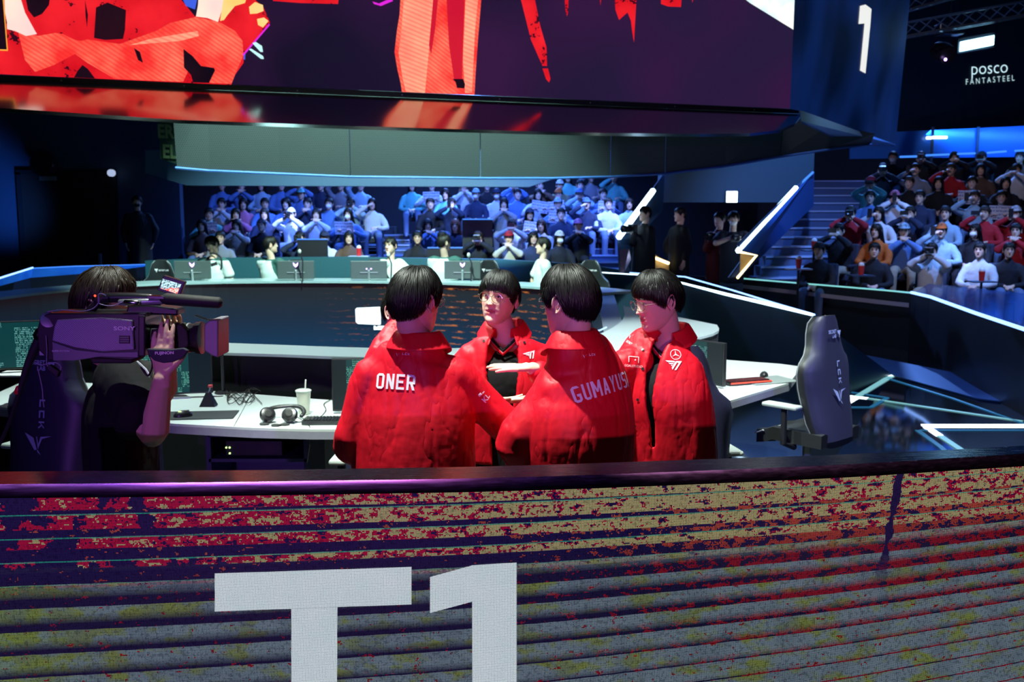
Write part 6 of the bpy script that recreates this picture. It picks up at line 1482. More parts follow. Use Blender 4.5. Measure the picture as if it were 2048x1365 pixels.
for i, (x0, x1, y0, y1) in enumerate([(276, 290, 632, 714)]): slab('lens_mount_plate', [(x0, y0), (x1, y0), (x1, y1), (x0, y1)], -.075, .075, M['plastic'])
# lens
lc = cpx(292, 676); ax = (cpx(436, 676) - lc).normalized(); S_ = F_PX / YC
lens = MB().lathe([(0, 0), (.040, .002), (.042, .02), (.042, .055), (.036, .06), (.036, .085), (.042, .09), (.042, .125), (.045, .13), (.045, .155), (.050, .16), (.052, .178)], lc, ax, 32).build('lens_barrel', M['plastic'], vc, smooth=True)
for d in (.062, .096, .104, .112, .134): MB().lathe([(.0455, d), (.0475, d + .001), (.0475, d + .0045), (.0455, d + .0055)], lc, ax, 32).build('lens_ring', M['grey'] if d in (.134,) else M['rubber'], lens)
hp = [(416, 642), (434, 640), (432, 714), (424, 717), (411, 704), (411, 652)]
slab('matte_box', [(408, 650), (418, 641), (436, 640), (436, 716), (424, 712), (408, 702)], -.062, .062, cgr, vc, .004, 'lens hood catching violet light')
MB().lathe([(0, .0), (.048, 0), (.048, .003), (0, .003)], cpx(437, 678), ax, 24).build('front_glass', M['plastic'], vc)
# grip with hand strap and word
g = cpx(330, 700, -.06); b = MB()
gp = [(303, 700), (300, 690), (350, 688), (372, 668), (378, 690), (368, 706), (345, 724), (322, 727), (308, 716)]
slab('zoom_grip', [(340, 655), (360, 648), (374, 662), (377, 690), (366, 702), (330, 706), (300, 700), (305, 660)], -.055, .0, M['rubber'])
st = slab('hand_strap', [(293, 698), (304, 699), (340, 700), (366, 697), (376, 702), (366, 716), (346, 725), (326, 727), (308, 722), (296, 710)], -.116, -.098, mat('navy_strap', (.02, .02, .04), .7), vc, .003, 'padded dark hand strap')
text_flat('lettering', 'FUJINON', cpx(329, 706.5, -.117), (1, 0, .03), (0, 0, 1), .0125, M['print'], st, .0004, 1.15, 'white FUJINON letters on the strap')
# handle, microphone, viewfinder, small monitor
MB().tube([cpx(196, 606, 0), cpx(210, 596, 0), cpx(300, 597, 0), cpx(312, 606, 0), cpx(314, 626, 0)], [.014, .016, .016, .014, .013], 10, smooth_n=3).build('carry_handle', M['plastic'], vc, smooth=True)
MB().tube([cpx(196, 606, 0), cpx(180, 622, 0), cpx(172, 634, 0)], [.012, .014, .012], 8).build('handle_foot', M['plastic'], vc)
MB().tube([cpx(325, 599, -.04), cpx(334, 598, -.04), cpx(438, 606, -.04)], [.014, .019, .018], 14).build('foam_microphone', M['rubber'], vc, smooth=True)
MB().tube([cpx(240, 605, -.045), cpx(325, 603, -.04)], .010, 10).build('microphone_tube', M['grey'], vc, smooth=True); MB().tube([cpx(250, 605, -.06), cpx(277, 606, -.06)], .008, 10).build('connector', M['chrome'], vc, smooth=True)
slab('viewfinder', [(255, 612), (300, 610), (356, 618), (356, 632), (300, 630), (250, 628)], -.02, .05, M['plastic'], vc, .006)
slab('control_pad', [(294, 592), (328, 593), (328, 599), (294, 598)], -.06, -.02, M['chrome'], vc, .001)
mn = slab('small_monitor', [(327, 551), (370, 564), (359, 595), (314, 581)], -.035, -.015, M['plastic'], vc, .002)
t = NT('small_monitor_picture'); co = t.coord(); x, y, z = t.sep(co); nz = t.noise(co, 160, 2)
scm = led_out(t, t.mix(t.math('LESS_THAN', t.math('ADD', z, t.math('MULTIPLY', nz, .03)), (cpx(340, 576).z - 0) + .016), t.mix(t.step(nz, .45, .6), (.5, .75, .85), (.05, .1, .12)), t.mix(t.step(nz, .4, .6), (.9, .03, .03), (1, .8, .7))), 1.4)
slab('screen', [(325, 558), (362, 569), (354, 588), (320, 577)], -.038, -.0355, scm, mn, 0)
MB().tube([cpx(340, 588, -.02), cpx(344, 600, -.02)], .006, 8).build('monitor_arm', M['plastic'], vc)
MB().ball(cpx(190, 592, -.02), .004, 6).build('tally_light', M['redl'], vc)
# rear: connectors and cables
MB().tube([cpx(100, 640, -.03), cpx(84, 668, -.03), cpx(56, 730, -.02), cpx(34, 800, .0), cpx(8, 870, .05), cpx(-40, 960, .1)], [.017, .016, .012, .007, .006, .006], 10, smooth_n=5).build('power_cable', M['rubber'], vc, smooth=True)
MB().tube([cpx(83, 664, -.034), cpx(78, 675, -.034)], .019, 14).build('metal_collar', M['chrome'], vc, smooth=True); MB().tube([cpx(39, 776, -.005), cpx(35, 786, -.004)], .011, 10).build('red_collar', M['red'], vc, smooth=True)
MB().lathe([(0, -.02), (.026, -.018), (.028, 0), (.024, .02), (0, .022)], cpx(100, 641, -.05), (.2, -1, .2), 20).build('rear_knob', M['plastic'], vc, smooth=True)
for pts in ([(92, 672), (94, 700), (94, 730), (104, 738)], [(70, 725), (82, 731), (95, 728), (112, 726), (122, 736), (113, 750)], [(75, 735), (84, 775), (86, 800), (88, 815)], [(95, 624), (125, 620), (160, 623), (185, 618), (198, 604), (197, 590), (205, 588), (212, 592)], [(197, 590), (197, 605), (205, 610), (225, 612), (243, 605)]):
    MB().tube([cpx(x, y, -.075) for x, y in pts], .0016, 5, smooth_n=6).build('thin_cable', M['edge'], vc)
slab('cable_box', [(93, 738), (97, 730), (118, 744), (114, 756)], -.09, -.07, M['plastic'], vc, .002)
slab('battery_plate', [(78, 700), (96, 700), (96, 712), (78, 712)], -.06, .04, M['grey'], vc, .002)
slab('shoulder_pad', [(175, 716), (270, 716), (262, 728), (185, 728)], -.05, .06, M['rubber'], vc, .006)
# cable loops hanging from lens grip
MB().tube([cpx(296, 706, -.03), cpx(305, 730, .0), cpx(296, 752, .03), cpx(282, 735, .03)], .003, 6, smooth_n=6).build('grip_cable', M['rubber'], vc)
lan = MB().tube([op['nb'] + V((.05, -.06, 0)), at(292, 740, 3.28), at(296, 765, 3.27)], .004, 6, smooth_n=4).build('lanyard', M['edge'], op['root']); 
# ================================================================ FAR TEAM AND CREW
JER = cloth('white_jersey', (.62, .74, .70), .7); JERB = cloth('dark_green_jersey', (.03, .10, .09), .7)
def yoke(pr, side):
    """dark panel material on one half of a white jersey"""
    o = pr['garment']; o.data.materials.append(JERB); nb = pr['nb']; rt = pr['rt']; mi = []
    for p in o.data.polygons:
        d = p.center - nb; x = d.dot(rt) * side; z = d.z
        mi.append(1 if (z > -.035 or (x - (-z) * .55 > .03) or False) else 0)
    o.data.polygons.foreach_set('material_index', mi)
def far(px, py, Y, yaw, hyaw, lab, top='shirt', topm=JER, sleeves='short', seed=1, pitch=0, hairm=HAIRK, wr=(None, None), eh=((-.6, .3, -1), (.6, .3, -1)), skin=SKIN, hs=1.0, **k):
    H = at(px, py, Y); fl = H.z - 1.64
    r = person(lab, (H.x, Y + .02, 0), R_D(yaw), H, R_D(hyaw), R_D(pitch), 0, hair='bowl', hairm=hairm, top=top, topm=topm, sleeves=sleeves, seed=seed, vox=.011, nhair=420, hair_kw=dict(vol=.018, seed=seed), skin=skin,
               neck=H + V((0, .02, -.20)) if 'neck' not in k else k.pop('neck'), shw=.185, hipz=.90, hem=.82, wrists=wr, elbow_hint=eh, collar=False, hscale=hs, **k)
    return r
q = far(424, 489, 14.75, -18, -30, 'smiling player in a white jersey with black print, leftmost of the far team', seed=31, pitch=25)
yoke(q, -1)
stick(q, 'jersey_print', polys_geo([[(.5 * math.cos(a), .5 * math.sin(a)), (.5 * math.cos(a + .3), .5 * math.sin(a + .3)), (.42 * math.cos(a + .3), .42 * math.sin(a + .3)), (.42 * math.cos(a), .42 * math.sin(a))] for a in [-.6 + .3 * k for k in range(8)]] + [[(-.4, .2), (-.1, .34), (0, .2), (-.25, .05)], [(-.1, .0), (.2, .1), (.25, -.05), (.0, -.12)], [(-.3, -.2), (-.1, -.15), (-.12, -.3), (-.3, -.32)]]), 424, 528, .34, M['plastic'], 0)
q = far(541, 490, 14.75, 150, 115, 'player in a white jersey seen from behind, head turned right, second of the far team', seed=32); yoke(q, -1)
q = far(781, 492, 14.8, 55, -25, 'grinning player in a white jersey leaning to the left', seed=33, wr=(at(742, 575, 14.6), at(800, 545, 14.5)), eh=((-1, 0, -.5), (1, 0, -.6)))
q = far(889, 486, 14.9, 178, 125, 'player in white jersey with dark back panel, turned away, fourth of far team', seed=34); yoke(q, -1)
q = far(1086, 492, 14.6, -80, -88, 'player in a white jersey in profile facing left, rightmost of the far team', seed=35, hs=1.02)
DK = cloth('black_suit', (.012, .013, .018), .7); NAV = cloth('navy_tee', (.02, .022, .04), .8); DEN = cloth('blue_jeans', (.06, .10, .18), .8)
q = far(1290, 428, 16.9, -60, -70, 'man in a black jacket filming with a small camera by the left stair railing', top='jacket', topm=DK, sleeves='long', seed=36, wr=(at(1270, 462, 16.75), at(1272, 470, 16.8)), eh=((-.2, 0, -1), (.4, 0, -1)))
q = far(1360, 430, 17.3, -70, -75, 'man in a dark suit standing in profile in the doorway', top='jacket', topm=DK, sleeves='long', seed=37)
q = far(1439, 440, 16.9, -50, -50, 'person in a dark red jacket holding a camera, behind the woman in black', top='jacket', topm=cloth('dark_red_top', (.12, .01, .015), .7), sleeves='long', seed=38, wr=(at(1424, 478, 16.7), at(1432, 480, 16.7)), eh=((-.3, 0, -1), (.4, 0, -1)))
q = far(1467, 438, 16.4, -8, -15, 'person in a black tee, white face mask and blue jeans by the right stair railing', topm=NAV, seed=39, wr=(at(1462, 476, 16.15), at(1478, 480, 16.15)), eh=((-1, 0, -.5), (1, 0, -.5)), pitch=14)
for c in children(q['root']):
    if c.name.startswith('trousers'): c.data.materials.clear(); c.data.materials.append(DEN)
b = MB(); b.ball((0, -.072, -.050), (.056, .040, .042), 14); b.xf(Matrix.Translation(q['H']) @ q['Rh'].to_4x4()); b.build('face_mask', M['white'], q['root'], smooth=True)
q = far(274, 405, 19.3, 25, 20, 'man in black with a black face mask standing in the dark by the left door', top='jacket', topm=DK, sleeves='long', seed=40, skin=SKIN2)
b = MB(); b.ball((0, -.072, -.050), (.056, .040, .042), 14); b.xf(Matrix.Translation(q['H']) @ q['Rh'].to_4x4()); b.build('face_mask', M['matte'], q['root'], smooth=True)
def small_cam(c, lab, s=1.0, grp=None, rz=0):
    r = empty('photo_camera', c, lab, 'camera', grp, rz)
    MB().box((0, 0, 0), (.14 * s, .06 * s, .10 * s), bev=.012 * s).build('camera_body', M['plastic'], r, inv=False)
    MB().lathe([(0, 0), (.036 * s, 0), (.038 * s, .05 * s), (.042 * s, .10 * s), (.03 * s, .10 * s), (0, .08 * s)], (0, -.03 * s, 0), (0, -1, 0), 16).build('lens', M['plastic'], r, inv=False); return r
c = at(1264, 458, 16.6); r = small_cam(c, 'small video camera with bright lens held by the man at the left stair railing', 1.5, None, R_D(-60)); MB().ball((0, -.12, .05), .03, 8).build('lamp', M['whitel'], r, inv=False)
small_cam(at(1424, 474, 16.55), 'camera with an orange glint held by the person in dark red', 1.3, None, R_D(-40)); small_cam(at(1470, 478, 16.0), 'black camera held at the waist of the person in jeans', 1.1)

# ================================================================ THE CROWD
def crowd_pose(name, wl, wr, hair, eh=((-1, .1, -.8), (1, .1, -.8)), lean=-.03):
    """returns meshes of a seated figure facing -Y, floor at 0"""
    hip, sc_, nb, H = V((0, .08, .50)), V((0, .06 + lean, .93)), V((0, .055 + lean, 1.01)), V((0, .02 + lean, 1.18)); S = [sc_ + V((-.18, 0, -.04)), sc_ + V((.18, 0, -.04))]
    body = MB(); hd = head_geo(32, 30); body.add([H + v for v in hd[1 - 1]], hd[1], 0); e = MB(); ear(e, -1); ear(e, 1); body.add([H + v for v in e.v], e.f, 0)
    rest = MB(); rest.tube([nb + V((0, 0, -.08)), nb, H + V((0, .02, -.06))], [(.07, .06), .055, .05], 10, up=(0, -1, 0)); rest.tube([hip, hip.lerp(sc_, .5), sc_ + V((0, 0, -.08))], [(.14, .10), (.13, .09), (.15, .09)], 12, up=(0, -1, 0))
    top = MB(); top.tube([hip + V((0, 0, -.04)), hip.lerp(sc_, .3), hip.lerp(sc_, .7), sc_ + V((0, 0, -.05)), sc_.lerp(nb, .6), nb + V((0, 0, .01))], [(.19, .15), (.195, .15), (.20, .14), (.20, .12), (.12, .085), (.075, .07)], 20, up=(0, -1, 0), smooth_n=2)
    for i, W_ in enumerate((wl, wr)):
        E = ik(S[i], W_, .28, .26, eh[i]); rest.tube([S[i], E, W_], [.045, .04, .028], 8)
        f = (V(W_) - E).normalized(); hand_tubes(rest, W_, f, V((0, .3, -1)) if abs(f.z) < .7 else V((0, 1, .1)), 1 if i == 0 else -1, (.5, .5, .5, .5))
        top.tube([S[i].lerp(sc_, .4), S[i], E, V(W_).lerp(E, .12)], [.065, .075, .066, .045], 12, smooth_n=2)
    rv, rf = remesh(rest, .013, 1); body.add(rv, rf, 0)
    for sx in (-1, 1): body.ball(H + V((sx * .031, -.086, .012)), (.013, .006, .006), 8, None, 1); body.tube([H + V((sx * .016, -.092, .031)), H + V((sx * .046, -.086, .031))], .0035, 5, m=1)
    body.ball(H + V((0, -.098, -.058)), (.020, .005, .007), 8, None, 2)
    for sx in (-1, 1): body.ball(H + V((sx * .031, -.086, .012)), (.013, .006, .006), 8, None, 1); body.tube([H + V((sx * .016, -.092, .031)), H + V((sx * .046, -.086, .031))], .0035, 5, m=1)
    body.ball(H + V((0, -.098, -.058)), (.020, .005, .007), 8, None, 2)
    tv, tf = remesh(top, .016, 3); tv = fold(tv, tf, .010, 8, len(name), (1, 1, .6))
    tr = MB()
    for s in (-1, 1):
        tr.tube([hip + V((s * .09, .02, -.01)), V((s * .12, -.2, .52)), V((s * .14, -.40, .50)), V((s * .14, -.40, .28)), V((s * .14, -.38, .07))], [.10, .09, .075, .065, .06], 12, smooth_n=3); tr.tube([V((s * .14, -.36, .045)), V((s * .14, -.50, .04))], [.045, .038], 8)
    tr.ball(hip, (.18, .15, .12), 12); rv2, rf2 = remesh(tr, .018, 2)
    hm = hair_geo(hair, n=260, vol=.020, seed=len(name)); hm.v = [H + v for v in hm.v]
    if hair == 'long':
        q2 = MB(); q2.tube([H + V((0, .05, .02)), H + V((0, .085, -.10)), nb + V((0, .09, -.10)), nb + V((0, .10, -.22))], [(.09, .07), (.10, .05), (.12, .035), (.08, .015)], 14, up=(0, -1, 0), smooth_n=2); hm.add(q2.v, q2.f)
    def mk(nm, vs, fs):
        me = bpy.data.meshes.new(nm); me.from_pydata([tuple(v) for v in vs], [], fs); me.polygons.foreach_set('use_smooth', [True] * len(me.polygons)); me.materials.append(SKIN2)
        if nm == 'body': me.materials.append(EYEK); me.materials.append(LIP); me.polygons.foreach_set('material_index', body.m)
        return me
    return [('body', mk('body', body.v, body.f)), ('top', mk('top', tv, tf)), ('trousers', mk('trousers', rv2, rf2)), ('hair', mk('hair', hm.v, hm.f))], H
POSE = {}
wr_ = dict(lap=(V((-.06, -.24, .62)), V((.05, -.26, .63))), face=(V((-.055, -.19, 1.10)), V((.055, -.19, 1.10))), mouth=(V((-.03, -.17, 1.02)), V((.035, -.18, 1.03))), sign=(V((-.17, -.28, .84)), V((.17, -.28, .84))), up=(V((-.10, -.16, 1.28)), V((.05, -.26, .70))), one=(V((-.10, -.20, 1.13)), V((.10, -.25, .68))))
for pn, (a_, b_) in wr_.items():
    for hs in ('short', 'long'):
        POSE[pn, hs] = crowd_pose(pn + hs, a_, b_, 'bowl' if hs == 'short' else 'long')
cap_me = None
def capmesh():
    b = MB(); H = V((0, -.01, 1.18)); vs = []; fs = []
    for i in range(8):
        for k in range(20): vs.append(H + scalp(2 * PI * k / 20, 1.25 * i / 7, .024))
    for i in range(7):
        for k in range(20): k2 = (k + 1) % 20; fs.append([i * 20 + k, (i + 1) * 20 + k, (i + 1) * 20 + k2, i * 20 + k2])
    b.add(vs, fs); b.prism([H + V((x, y, .042)) for x, y in [(-.075, -.08), (-.06, -.15), (0, -.175), (.06, -.15), (.075, -.08)]], (0, 0, .006))
    me = bpy.data.meshes.new('cap'); me.from_pydata([tuple(v) for v in b.v], [], b.f); me.polygons.foreach_set('use_smooth', [True] * len(me.polygons)); me.materials.append(SKIN2); return me
cap_me = capmesh()
sb = MB(); sb.ball((0, -.095, 1.128), (.058, .042, .042), 12); mask_me = bpy.data.meshes.new('face_mask'); mask_me.from_pydata([tuple(v) for v in sb.v], [], sb.f); mask_me.materials.append(SKIN2)
TC = {k: cloth('top_' + k, c, .8) for k, c in dict(white=(.62, .64, .68), black=(.012, .013, .018), red=(.42, .012, .02), grey=(.22, .23, .26), blue=(.10, .20, .45), lightblue=(.32, .48, .60), teal=(.12, .45, .42), pink=(.50, .16, .30), navy=(.02, .03, .07), cream=(.50, .46, .38), camo=(.16, .17, .10), brown=(.12, .07, .05), orange=(.5, .12, .02)).items()}
TR = [cloth('trousers_black', (.012, .012, .016), .8), cloth('trousers_denim', (.10, .15, .26), .8), cloth('trousers_beige', (.34, .28, .20), .8)]
HC = dict(k=HAIRK, b=HAIRB, o=hairmat('auburn_hair', (.30, .10, .05)), w=hairmat('blond_hair', (.45, .30, .18)))
def board_mat():
    t = NT('hand_lettered_card'); co = t.coord(); x, y, z = t.sep(co)
    ln = t.math('LESS_THAN', t.math('ABSOLUTE', t.math('SUBTRACT', t.math('FRACT', t.math('MULTIPLY', z, 15)), .5)), .20)
    wr = t.math('GREATER_THAN', t.noise(t.comb(t.math('MULTIPLY', x, 50), 0, t.math('MULTIPLY', z, 30)), 1.0, 3), .50)
    t.put(t.b.inputs['Base Color'], t.mix(t.math('MULTIPLY', ln, wr), (.68, .70, .76), (.10, .11, .30))); t.b.inputs['Roughness'].default_value = .6; return t.mat
BOARD = board_mat()
seat_mb = MB(); seat_mb.box((0, .06, .40), (.46, .42, .10), bev=.02); seat_mb.box((0, .33, .68), (.46, .09, .56), Matrix.Rotation(-.12, 3, 'X'), bev=.03); seat_mb.box((-.20, .1, .17), (.04, .3, .34)); seat_mb.box((.20, .1, .17), (.04, .3, .34)); seat_mb.box((-.25, .05, .60), (.05, .36, .04), bev=.01); seat_mb.box((.25, .05, .60), (.05, .36, .04), bev=.01)
seat_me = bpy.data.meshes.new('theatre_chair'); seat_me.from_pydata([tuple(v) for v in seat_mb.v], [], seat_mb.f); seat_me.materials.append(mat('seat_fabric', (.02, .025, .05), .8))
phone_me = MB().box((0, 0, 0), (.075, .009, .15)).build('phone', M['plastic']); phone_data = phone_me.data; bpy.data.objects.remove(phone_me)
rndc = random.Random(5)
BLK = dict(L=('left half of the centre crowd', cF), C=('right half of the centre crowd', cF), R=('right-hand crowd', rF))
def seat_fan(px, py, blk, col, pose, hair, hc, cap, desc, held, yaw=None, tr=None):
    fn = BLK[blk][1]; best = None
    for k in range(9):
        Yk, fz = fn(k)
        if k > 7: break
        ph = V((0, Yk, fz + 1.18)); s = F_PX / Yk; yy = HOR - (ph.z - CH) * s
        if best is None or abs(yy - py) < best[0]: best = (abs(yy - py), k, Yk, fz)
    _, k, Yk, fz = best; X = at(px, py, Yk).x
    return k, X, Yk, fz
def dot_words(s): return s
CROWD = []
def fan(blk, px, py, col, pose='lap', hair='short', hc='k', cap=None, held=None, mask=0, yaw=None, extra=''):
    CROWD.append(dict(blk=blk, px=px, py=py, col=col, pose=pose, hair=hair, hc=hc, cap=cap, held=held, mask=mask, yaw=yaw, extra=extra, rc=seat_fan(px, py, blk, col, pose, hair, hc, cap, '', held)))
for a in [('L', 443, 373, 'blue'), ('L', 470, 376, 'blue', 'mouth'), ('L', 497, 373, 'lightblue', 'lap', 'long'), ('L', 521, 373, 'blue'), ('L', 551, 378, 'blue', 'face', 'short', 'k', 'white', 'phone'), ('L', 602, 384, 'blue', 'lap', 'short', 'k', 'teal'), ('L', 630, 373, 'navy'), ('L', 661, 377, 'grey', 'up', 'short', 'k', 'red', 'phone'), ('L', 703, 370, 'lightblue', 'up', 'short', 'k', 'red', 'phone'),
          ('L', 443, 401, 'white', 'mouth'), ('L', 482, 401, 'pink', 'lap', 'long'), ('L', 505, 408, 'blue'), ('L', 540, 409, 'blue', 'lap', 'long'), ('L', 566, 404, 'navy', 'mouth'), ('L', 591, 401, 'blue', 'lap', 'short', 'k', None, None, 1), ('L', 646, 409, 'lightblue', 'face', 'short', 'k', None, 'camera'), ('L', 695, 410, 'white', 'one', 'long'),
          ('L', 419, 433, 'teal', 'sign', 'short', 'k', None, 'board'), ('L', 471, 426, 'pink', 'mouth', 'long'), ('L', 529, 430, 'navy', 'lap', 'long'), ('L', 583, 430, 'white', 'face', 'short', 'k', 'white', 'camera'), ('L', 633, 433, 'white', 'mouth', 'long'), ('L', 697, 432, 'blue', 'sign', 'long', 'k', None, 'board', 1),
          ('L', 404, 461, 'brown', 'lap', 'long'), ('L', 440, 468, 'grey', 'lap'), ('L', 474, 462, 'cream', 'mouth', 'long', 'b'), ('L', 524, 462, 'black', 'lap'), ('L', 600, 478, 'navy', 'face', 'short', 'k', None, 'camera'), ('L', 635, 480, 'white', 'lap', 'short', 'k', 'navy'), ('L', 690, 475, 'brown', 'lap', 'long'),
          ('C', 824, 378, 'teal', 'lap', 'long'), ('C', 846, 379, 'white', 'sign', 'short', 'k', 'white', 'board'), ('C', 892, 386, 'teal', 'lap', 'long'), ('C', 927, 380, 'white', 'mouth', 'long', 'w'), ('C', 952, 388, 'navy', 'lap', 'short', 'k', 'lightblue', None, 1), ('C', 974, 379, 'black', 'up', 'short', 'k', None, 'phone'), ('C', 992, 388, 'white', 'lap', 'short', 'k', 'navy', None, 1), ('C', 1012, 382, 'blue', 'lap'), ('C', 1024, 378, 'blue', 'face', 'short', 'k', None, 'phone'),
          ('C', 1044, 388, 'white', 'sign', 'long', 'k', None, 'board'), ('C', 1080, 369, 'brown', 'mouth', 'short', 'k', None, None), ('C', 1091, 390, 'black', 'sign', 'short', 'b', 'orange', 'board'), ('C', 1114, 366, 'camo', 'lap', 'short', 'k', 'white'), ('C', 1136, 364, 'teal', 'lap', 'long', 'b'), ('C', 1145, 388, 'lightblue', 'face', 'short', 'k', 'blue', 'phone'), ('C', 1160, 374, 'navy', 'lap', 'short'), ('C', 1182, 364, 'grey', 'up', 'short', 'k', None, 'camera'), ('C', 1206, 385, 'blue', 'sign', 'short', 'k', None, 'board'), ('C', 1228, 364, 'teal', 'one', 'short', 'b'),
          ('C', 860, 412, 'black', 'lap', 'short'), ('C', 903, 410, 'navy', 'face', 'short', 'k', None, 'phone'), ('C', 1008, 413, 'grey', 'mouth', 'long'), ('C', 1059, 425, 'black', 'sign', 'long', 'k', 'navy', 'board'), ('C', 1116, 407, 'blue', 'sign', 'short', 'k', 'lightblue', 'board'), ('C', 1173, 411, 'navy', 'one', 'short', 'k', 'blue'), ('C', 1195, 407, 'white', 'lap', 'short'), ('C', 1215, 410, 'lightblue', 'lap', 'long'),
          ('C', 855, 447, 'blue', 'mouth', 'long'), ('C', 911, 445, 'navy', 'lap', 'long', 'o'), ('C', 1024, 441, 'white', 'face', 'short', 'k', None, 'phone'), ('C', 1083, 444, 'white', 'lap', 'long', 'b'), ('C', 1156, 448, 'black', 'mouth', 'short', 'k', 'pink'), ('C', 1122, 436, 'navy', 'lap', 'short'),
          ('C', 956, 473, 'black', 'face', 'short', 'b', None, 'camera'), ('C', 1018, 470, 'cream', 'mouth', 'short', 'k', 'red'), ('C', 1065, 470, 'navy', 'lap', 'long', 'k', None, None), ('C', 1119, 474, 'black', 'lap', 'long', 'k', 'white', None, 1), ('C', 835, 472, 'black', 'lap', 'short'), ('C', 880, 474, 'navy', 'lap', 'short'),
          ('R', 1786, 320, 'black', 'lap', 'short', 'k', None, None, 1), ('R', 1842, 320, 'black', 'face', 'long', 'k', None, 'camera'), ('R', 1908, 318, 'black', 'face', 'long'), ('R', 1964, 310, 'black', 'face', 'short', 'k', None, 'camera'), ('R', 2040, 314, 'brown', 'lap', 'short'),
          ('R', 1765, 343, 'black', 'face', 'short', 'b', None, 'camera'), ('R', 1831, 343, 'grey', 'one', 'short', 'k', None, 'phone'), ('R', 1902, 343, 'red', 'one', 'short', 'b', None, 'phone'), ('R', 1962, 337, 'brown', 'lap', 'long'), ('R', 2034, 337, 'white', 'face', 'short', 'k', None, 'phone'),
          ('R', 1742, 366, 'teal', 'face', 'short', 'k', 'red', 'phone'), ('R', 1819, 363, 'black', 'lap', 'short', 'b'), ('R', 1877, 370, 'black', 'lap', 'long'), ('R', 1945, 362, 'black', 'sign', 'short', 'k', None, 'board'), ('R', 2011, 364, 'black', 'lap', 'long'),
          ('R', 1740, 394, 'blue', 'lap', 'short'), ('R', 1785, 397, 'white', 'face', 'long', 'k', 'pink', 'phone'), ('R', 1949, 397, 'lightblue', 'one', 'short', 'b', None, 'phone'), ('R', 2003, 397, 'black', 'sign', 'short', 'k', None, 'board'), ('R', 1840, 396, 'navy', 'lap', 'short'),
          ('R', 1701, 427, 'red', 'face', 'short', 'k', None, 'camera'), ('R', 1757, 433, 'white', 'one', 'long', 'k', None, 'phone'), ('R', 1821, 430, 'navy', 'face', 'short', 'k', None, 'phone'), ('R', 1891, 426, 'lightblue', 'lap', 'short'), ('R', 1970, 426, 'red', 'one', 'short', 'b', None, 'phone'), ('R', 2032, 423, 'red', 'face', 'short', 'k', 'white', 'phone'),
          ('R', 1678, 463, 'black', 'face', 'short', 'k', None, 'phone', 1), ('R', 1753, 466, 'orange', 'lap', 'long'), ('R', 1805, 466, 'blue', 'mouth', 'short', 'k', 'lightblue'), ('R', 1883, 461, 'lightblue', 'one', 'short', 'k', 'orange', 'phone'), ('R', 1950, 466, 'black', 'lap', 'long', 'k', None, None, 1), ('R', 2032, 463, 'red', 'mouth', 'short'),
          ('R', 1639, 490, 'black', 'lap', 'short', 'k', 'black'), ('R', 1749, 492, 'black', 'lap', 'short'), ('R', 1863, 504, 'white', 'face', 'short', 'k', None, 'camera'), ('R', 1960, 502, 'white', 'lap', 'short'), ('R', 2018, 500, 'black', 'lap', 'short')]:
    fan(*a)
ORD = ['leftmost', 'second from left', 'third from left', 'fourth from left', 'fifth from left', 'sixth from left', 'seventh from left', 'eighth from left', 'ninth from left', 'tenth from left', 'eleventh from left', 'twelfth from left', 'thirteenth from left', 'fourteenth from left']
ROW = ['front row', 'second row', 'third row', 'fourth row', 'fifth row', 'sixth row', 'seventh row', 'top row', 'top row']
BN = dict(L='left-centre block', C='right-centre block', R='right-hand block')
rows = {}
for c in CROWD: rows.setdefault((c['blk'], c['rc'][0]), []).append(c)
first_use = {}
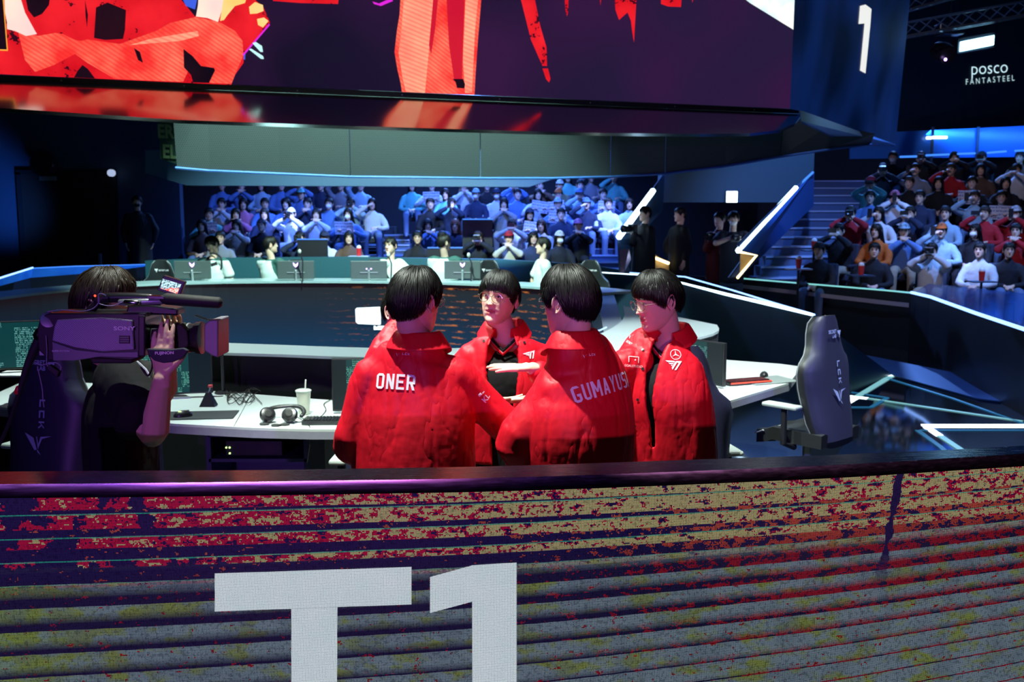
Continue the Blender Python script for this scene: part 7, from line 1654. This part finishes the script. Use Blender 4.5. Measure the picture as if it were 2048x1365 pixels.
for (blk, k), lst in sorted(rows.items()):
    lst.sort(key=lambda c: c['rc'][1]); px_ = None
    for i, c in enumerate(lst):
        kk, X, Yk, fz = c['rc']
        if px_ is not None and X < px_ + .46: X = px_ + .46
        px_ = X
        yaw = {'L': .12, 'C': 0, 'R': -.55}[blk] + rndc.uniform(-.25, .25)
        cn = dict(lightblue='pale-blue').get(c['col'], c['col'])
        act = dict(lap='hands in lap', face='hands raised to the face', mouth='hands at the mouth', sign='holding a card', up='one arm raised', one='one hand raised')[c['pose']]
        place = f"{ROW[k]} of {BN[blk]}, {ORD[i]}"
        capd = (f" and {dict(lightblue='pale-blue').get(c['cap'], c['cap'])} cap" if c['cap'] else '')
        lab = f"fan in {cn} top{capd}, {place}"
        r = empty('person', (X, Yk, fz), lab, 'person', 'seated crowd', yaw)
        sc_ = rndc.uniform(.96, 1.03)
        parts, H = POSE[c['pose'], c['hair']]
        for nm, me in parts:
            o = bpy.data.objects.new(nm, me); link(o, r); o.material_slots[0].link = 'OBJECT'
            o.material_slots[0].material = {'body': SKIN if (i % 2) else SKIN2, 'top': TC[c['col']], 'trousers': TR[rndc.choice([0, 0, 1, 1, 2])], 'hair': HC[c['hc']]}[nm]
        if c['cap']: o = bpy.data.objects.new('cap', cap_me); link(o, r); o.material_slots[0].link = 'OBJECT'; o.material_slots[0].material = TC[c['cap']]
        if c['mask']: o = bpy.data.objects.new('face_mask', mask_me); link(o, r); o.material_slots[0].link = 'OBJECT'; o.material_slots[0].material = M['white']
        s = bpy.data.objects.new('theatre_chair', seat_me); link(s); s.location = (X, Yk + .04, fz); s.rotation_euler = (0, 0, yaw); tag(s, f"dark chair under the fan in {cn}, {place}", 'chair', 'crowd chairs')
        Mx = Matrix.Translation((X, Yk, fz)) @ Matrix.Rotation(yaw, 4, 'Z')
        if c['held'] == 'phone':
            dx = -.10 if c['pose'] in ('one', 'up') else 0; z = 1.38 if c['pose'] == 'up' else 1.19
            o = bpy.data.objects.new('phone', phone_data); link(o); o.location = Mx @ V((dx, -.27 if dx == 0 else -.25, z)); o.rotation_euler = (0, .0 if i % 2 else PI / 2, yaw); tag(o, f"phone held up by the fan in {cn}, {place}", 'phone', 'phones in the crowd')
        elif c['held'] == 'camera': small_cam(Mx @ V((0, -.27, 1.19)), f"camera raised by the fan in {cn}, {place}", 1.0, 'cameras in the crowd', yaw)
        elif c['held'] == 'board':
            b = MB().box((0, 0, 0), (.38, .006, .26)); o = b.build('fan_card', BOARD); o.location = Mx @ V((0, -.35, .90)); o.rotation_euler = (.25, rndc.uniform(-.2, .2), yaw); tag(o, f"lettered card held by the fan in {cn}, {place}", 'card', 'cards in the crowd')
# cups in the crowd and on trays
CUPL = MB(); CUPL.lathe([(0, 0), (.035, 0), (.048, .14), (0, .14)], (0, 0, 0), seg=14, m=0); CUPL.ball((0, 0, .15), (.045, .045, .045), 12, m=1)
cup_o = CUPL.build('drink_cup', [M['red'], M['white']]); cup_d = cup_o.data; bpy.data.objects.remove(cup_o)
def cupx(px, py, Y, lab, support=True):
    p = at(px, py, Y); o = bpy.data.objects.new('drink_cup', cup_d); link(o); o.location = p; tag(o, lab, 'cup', 'red cups in the crowd')
    if support:
        r = empty('tray_table', (p.x, p.y, 0), 'tray table under the ' + lab, 'table', 'tray tables'); MB().box((p.x, p.y, p.z - .012), (.36, .26, .02)).build('tray', M['whitetop'] if px < 1610 else M['navy'], r); MB().tube([(p.x, p.y, p.z - .02), (p.x, p.y, 0)], .02, 6).build('post', M['black'], r)
cupx(1597, 537, 15.3, 'red cup with white dome lid, leftmost before the wide stairs'); cupx(1722, 550, 15.35, 'red cup with white dome lid at the second front-row fan'); cupx(1628, 500, 16.3, 'red cup beside the leftmost front-row fan'); cupx(1963, 562, 14.9, 'red cup between the two rightmost front fans')
cupx(718, 512, 18.2, 'red cup at the left edge of the centre stairs')
# row fronts: low dark desks with a blue light line before the centre rows
for (x0, x1, yy, Y, lab) in [(855, 925, 497, 18.2, 'dark folding desk with blue edge right of the centre stairs'), (595, 655, 480, 18.3, 'dark folding desk with blue edge before the white-clad fan'), (925, 985, 440, 19.0, 'dark tall desk with blue edge behind the auburn-haired fan')]:
    a, b2 = at(x0, yy, Y), at(x1, yy, Y); r = empty('crowd_desk', ((a.x + b2.x) / 2, Y, 0), lab, 'desk', 'desks in the crowd'); MB().box(((a.x + b2.x) / 2, Y, a.z / 2), (b2.x - a.x, .06, a.z)).build('desk_panel', M['black'], r); MB().box(((a.x + b2.x) / 2, Y, a.z + .01), (b2.x - a.x, .10, .02)).build('edge_light', M['blued'], r)
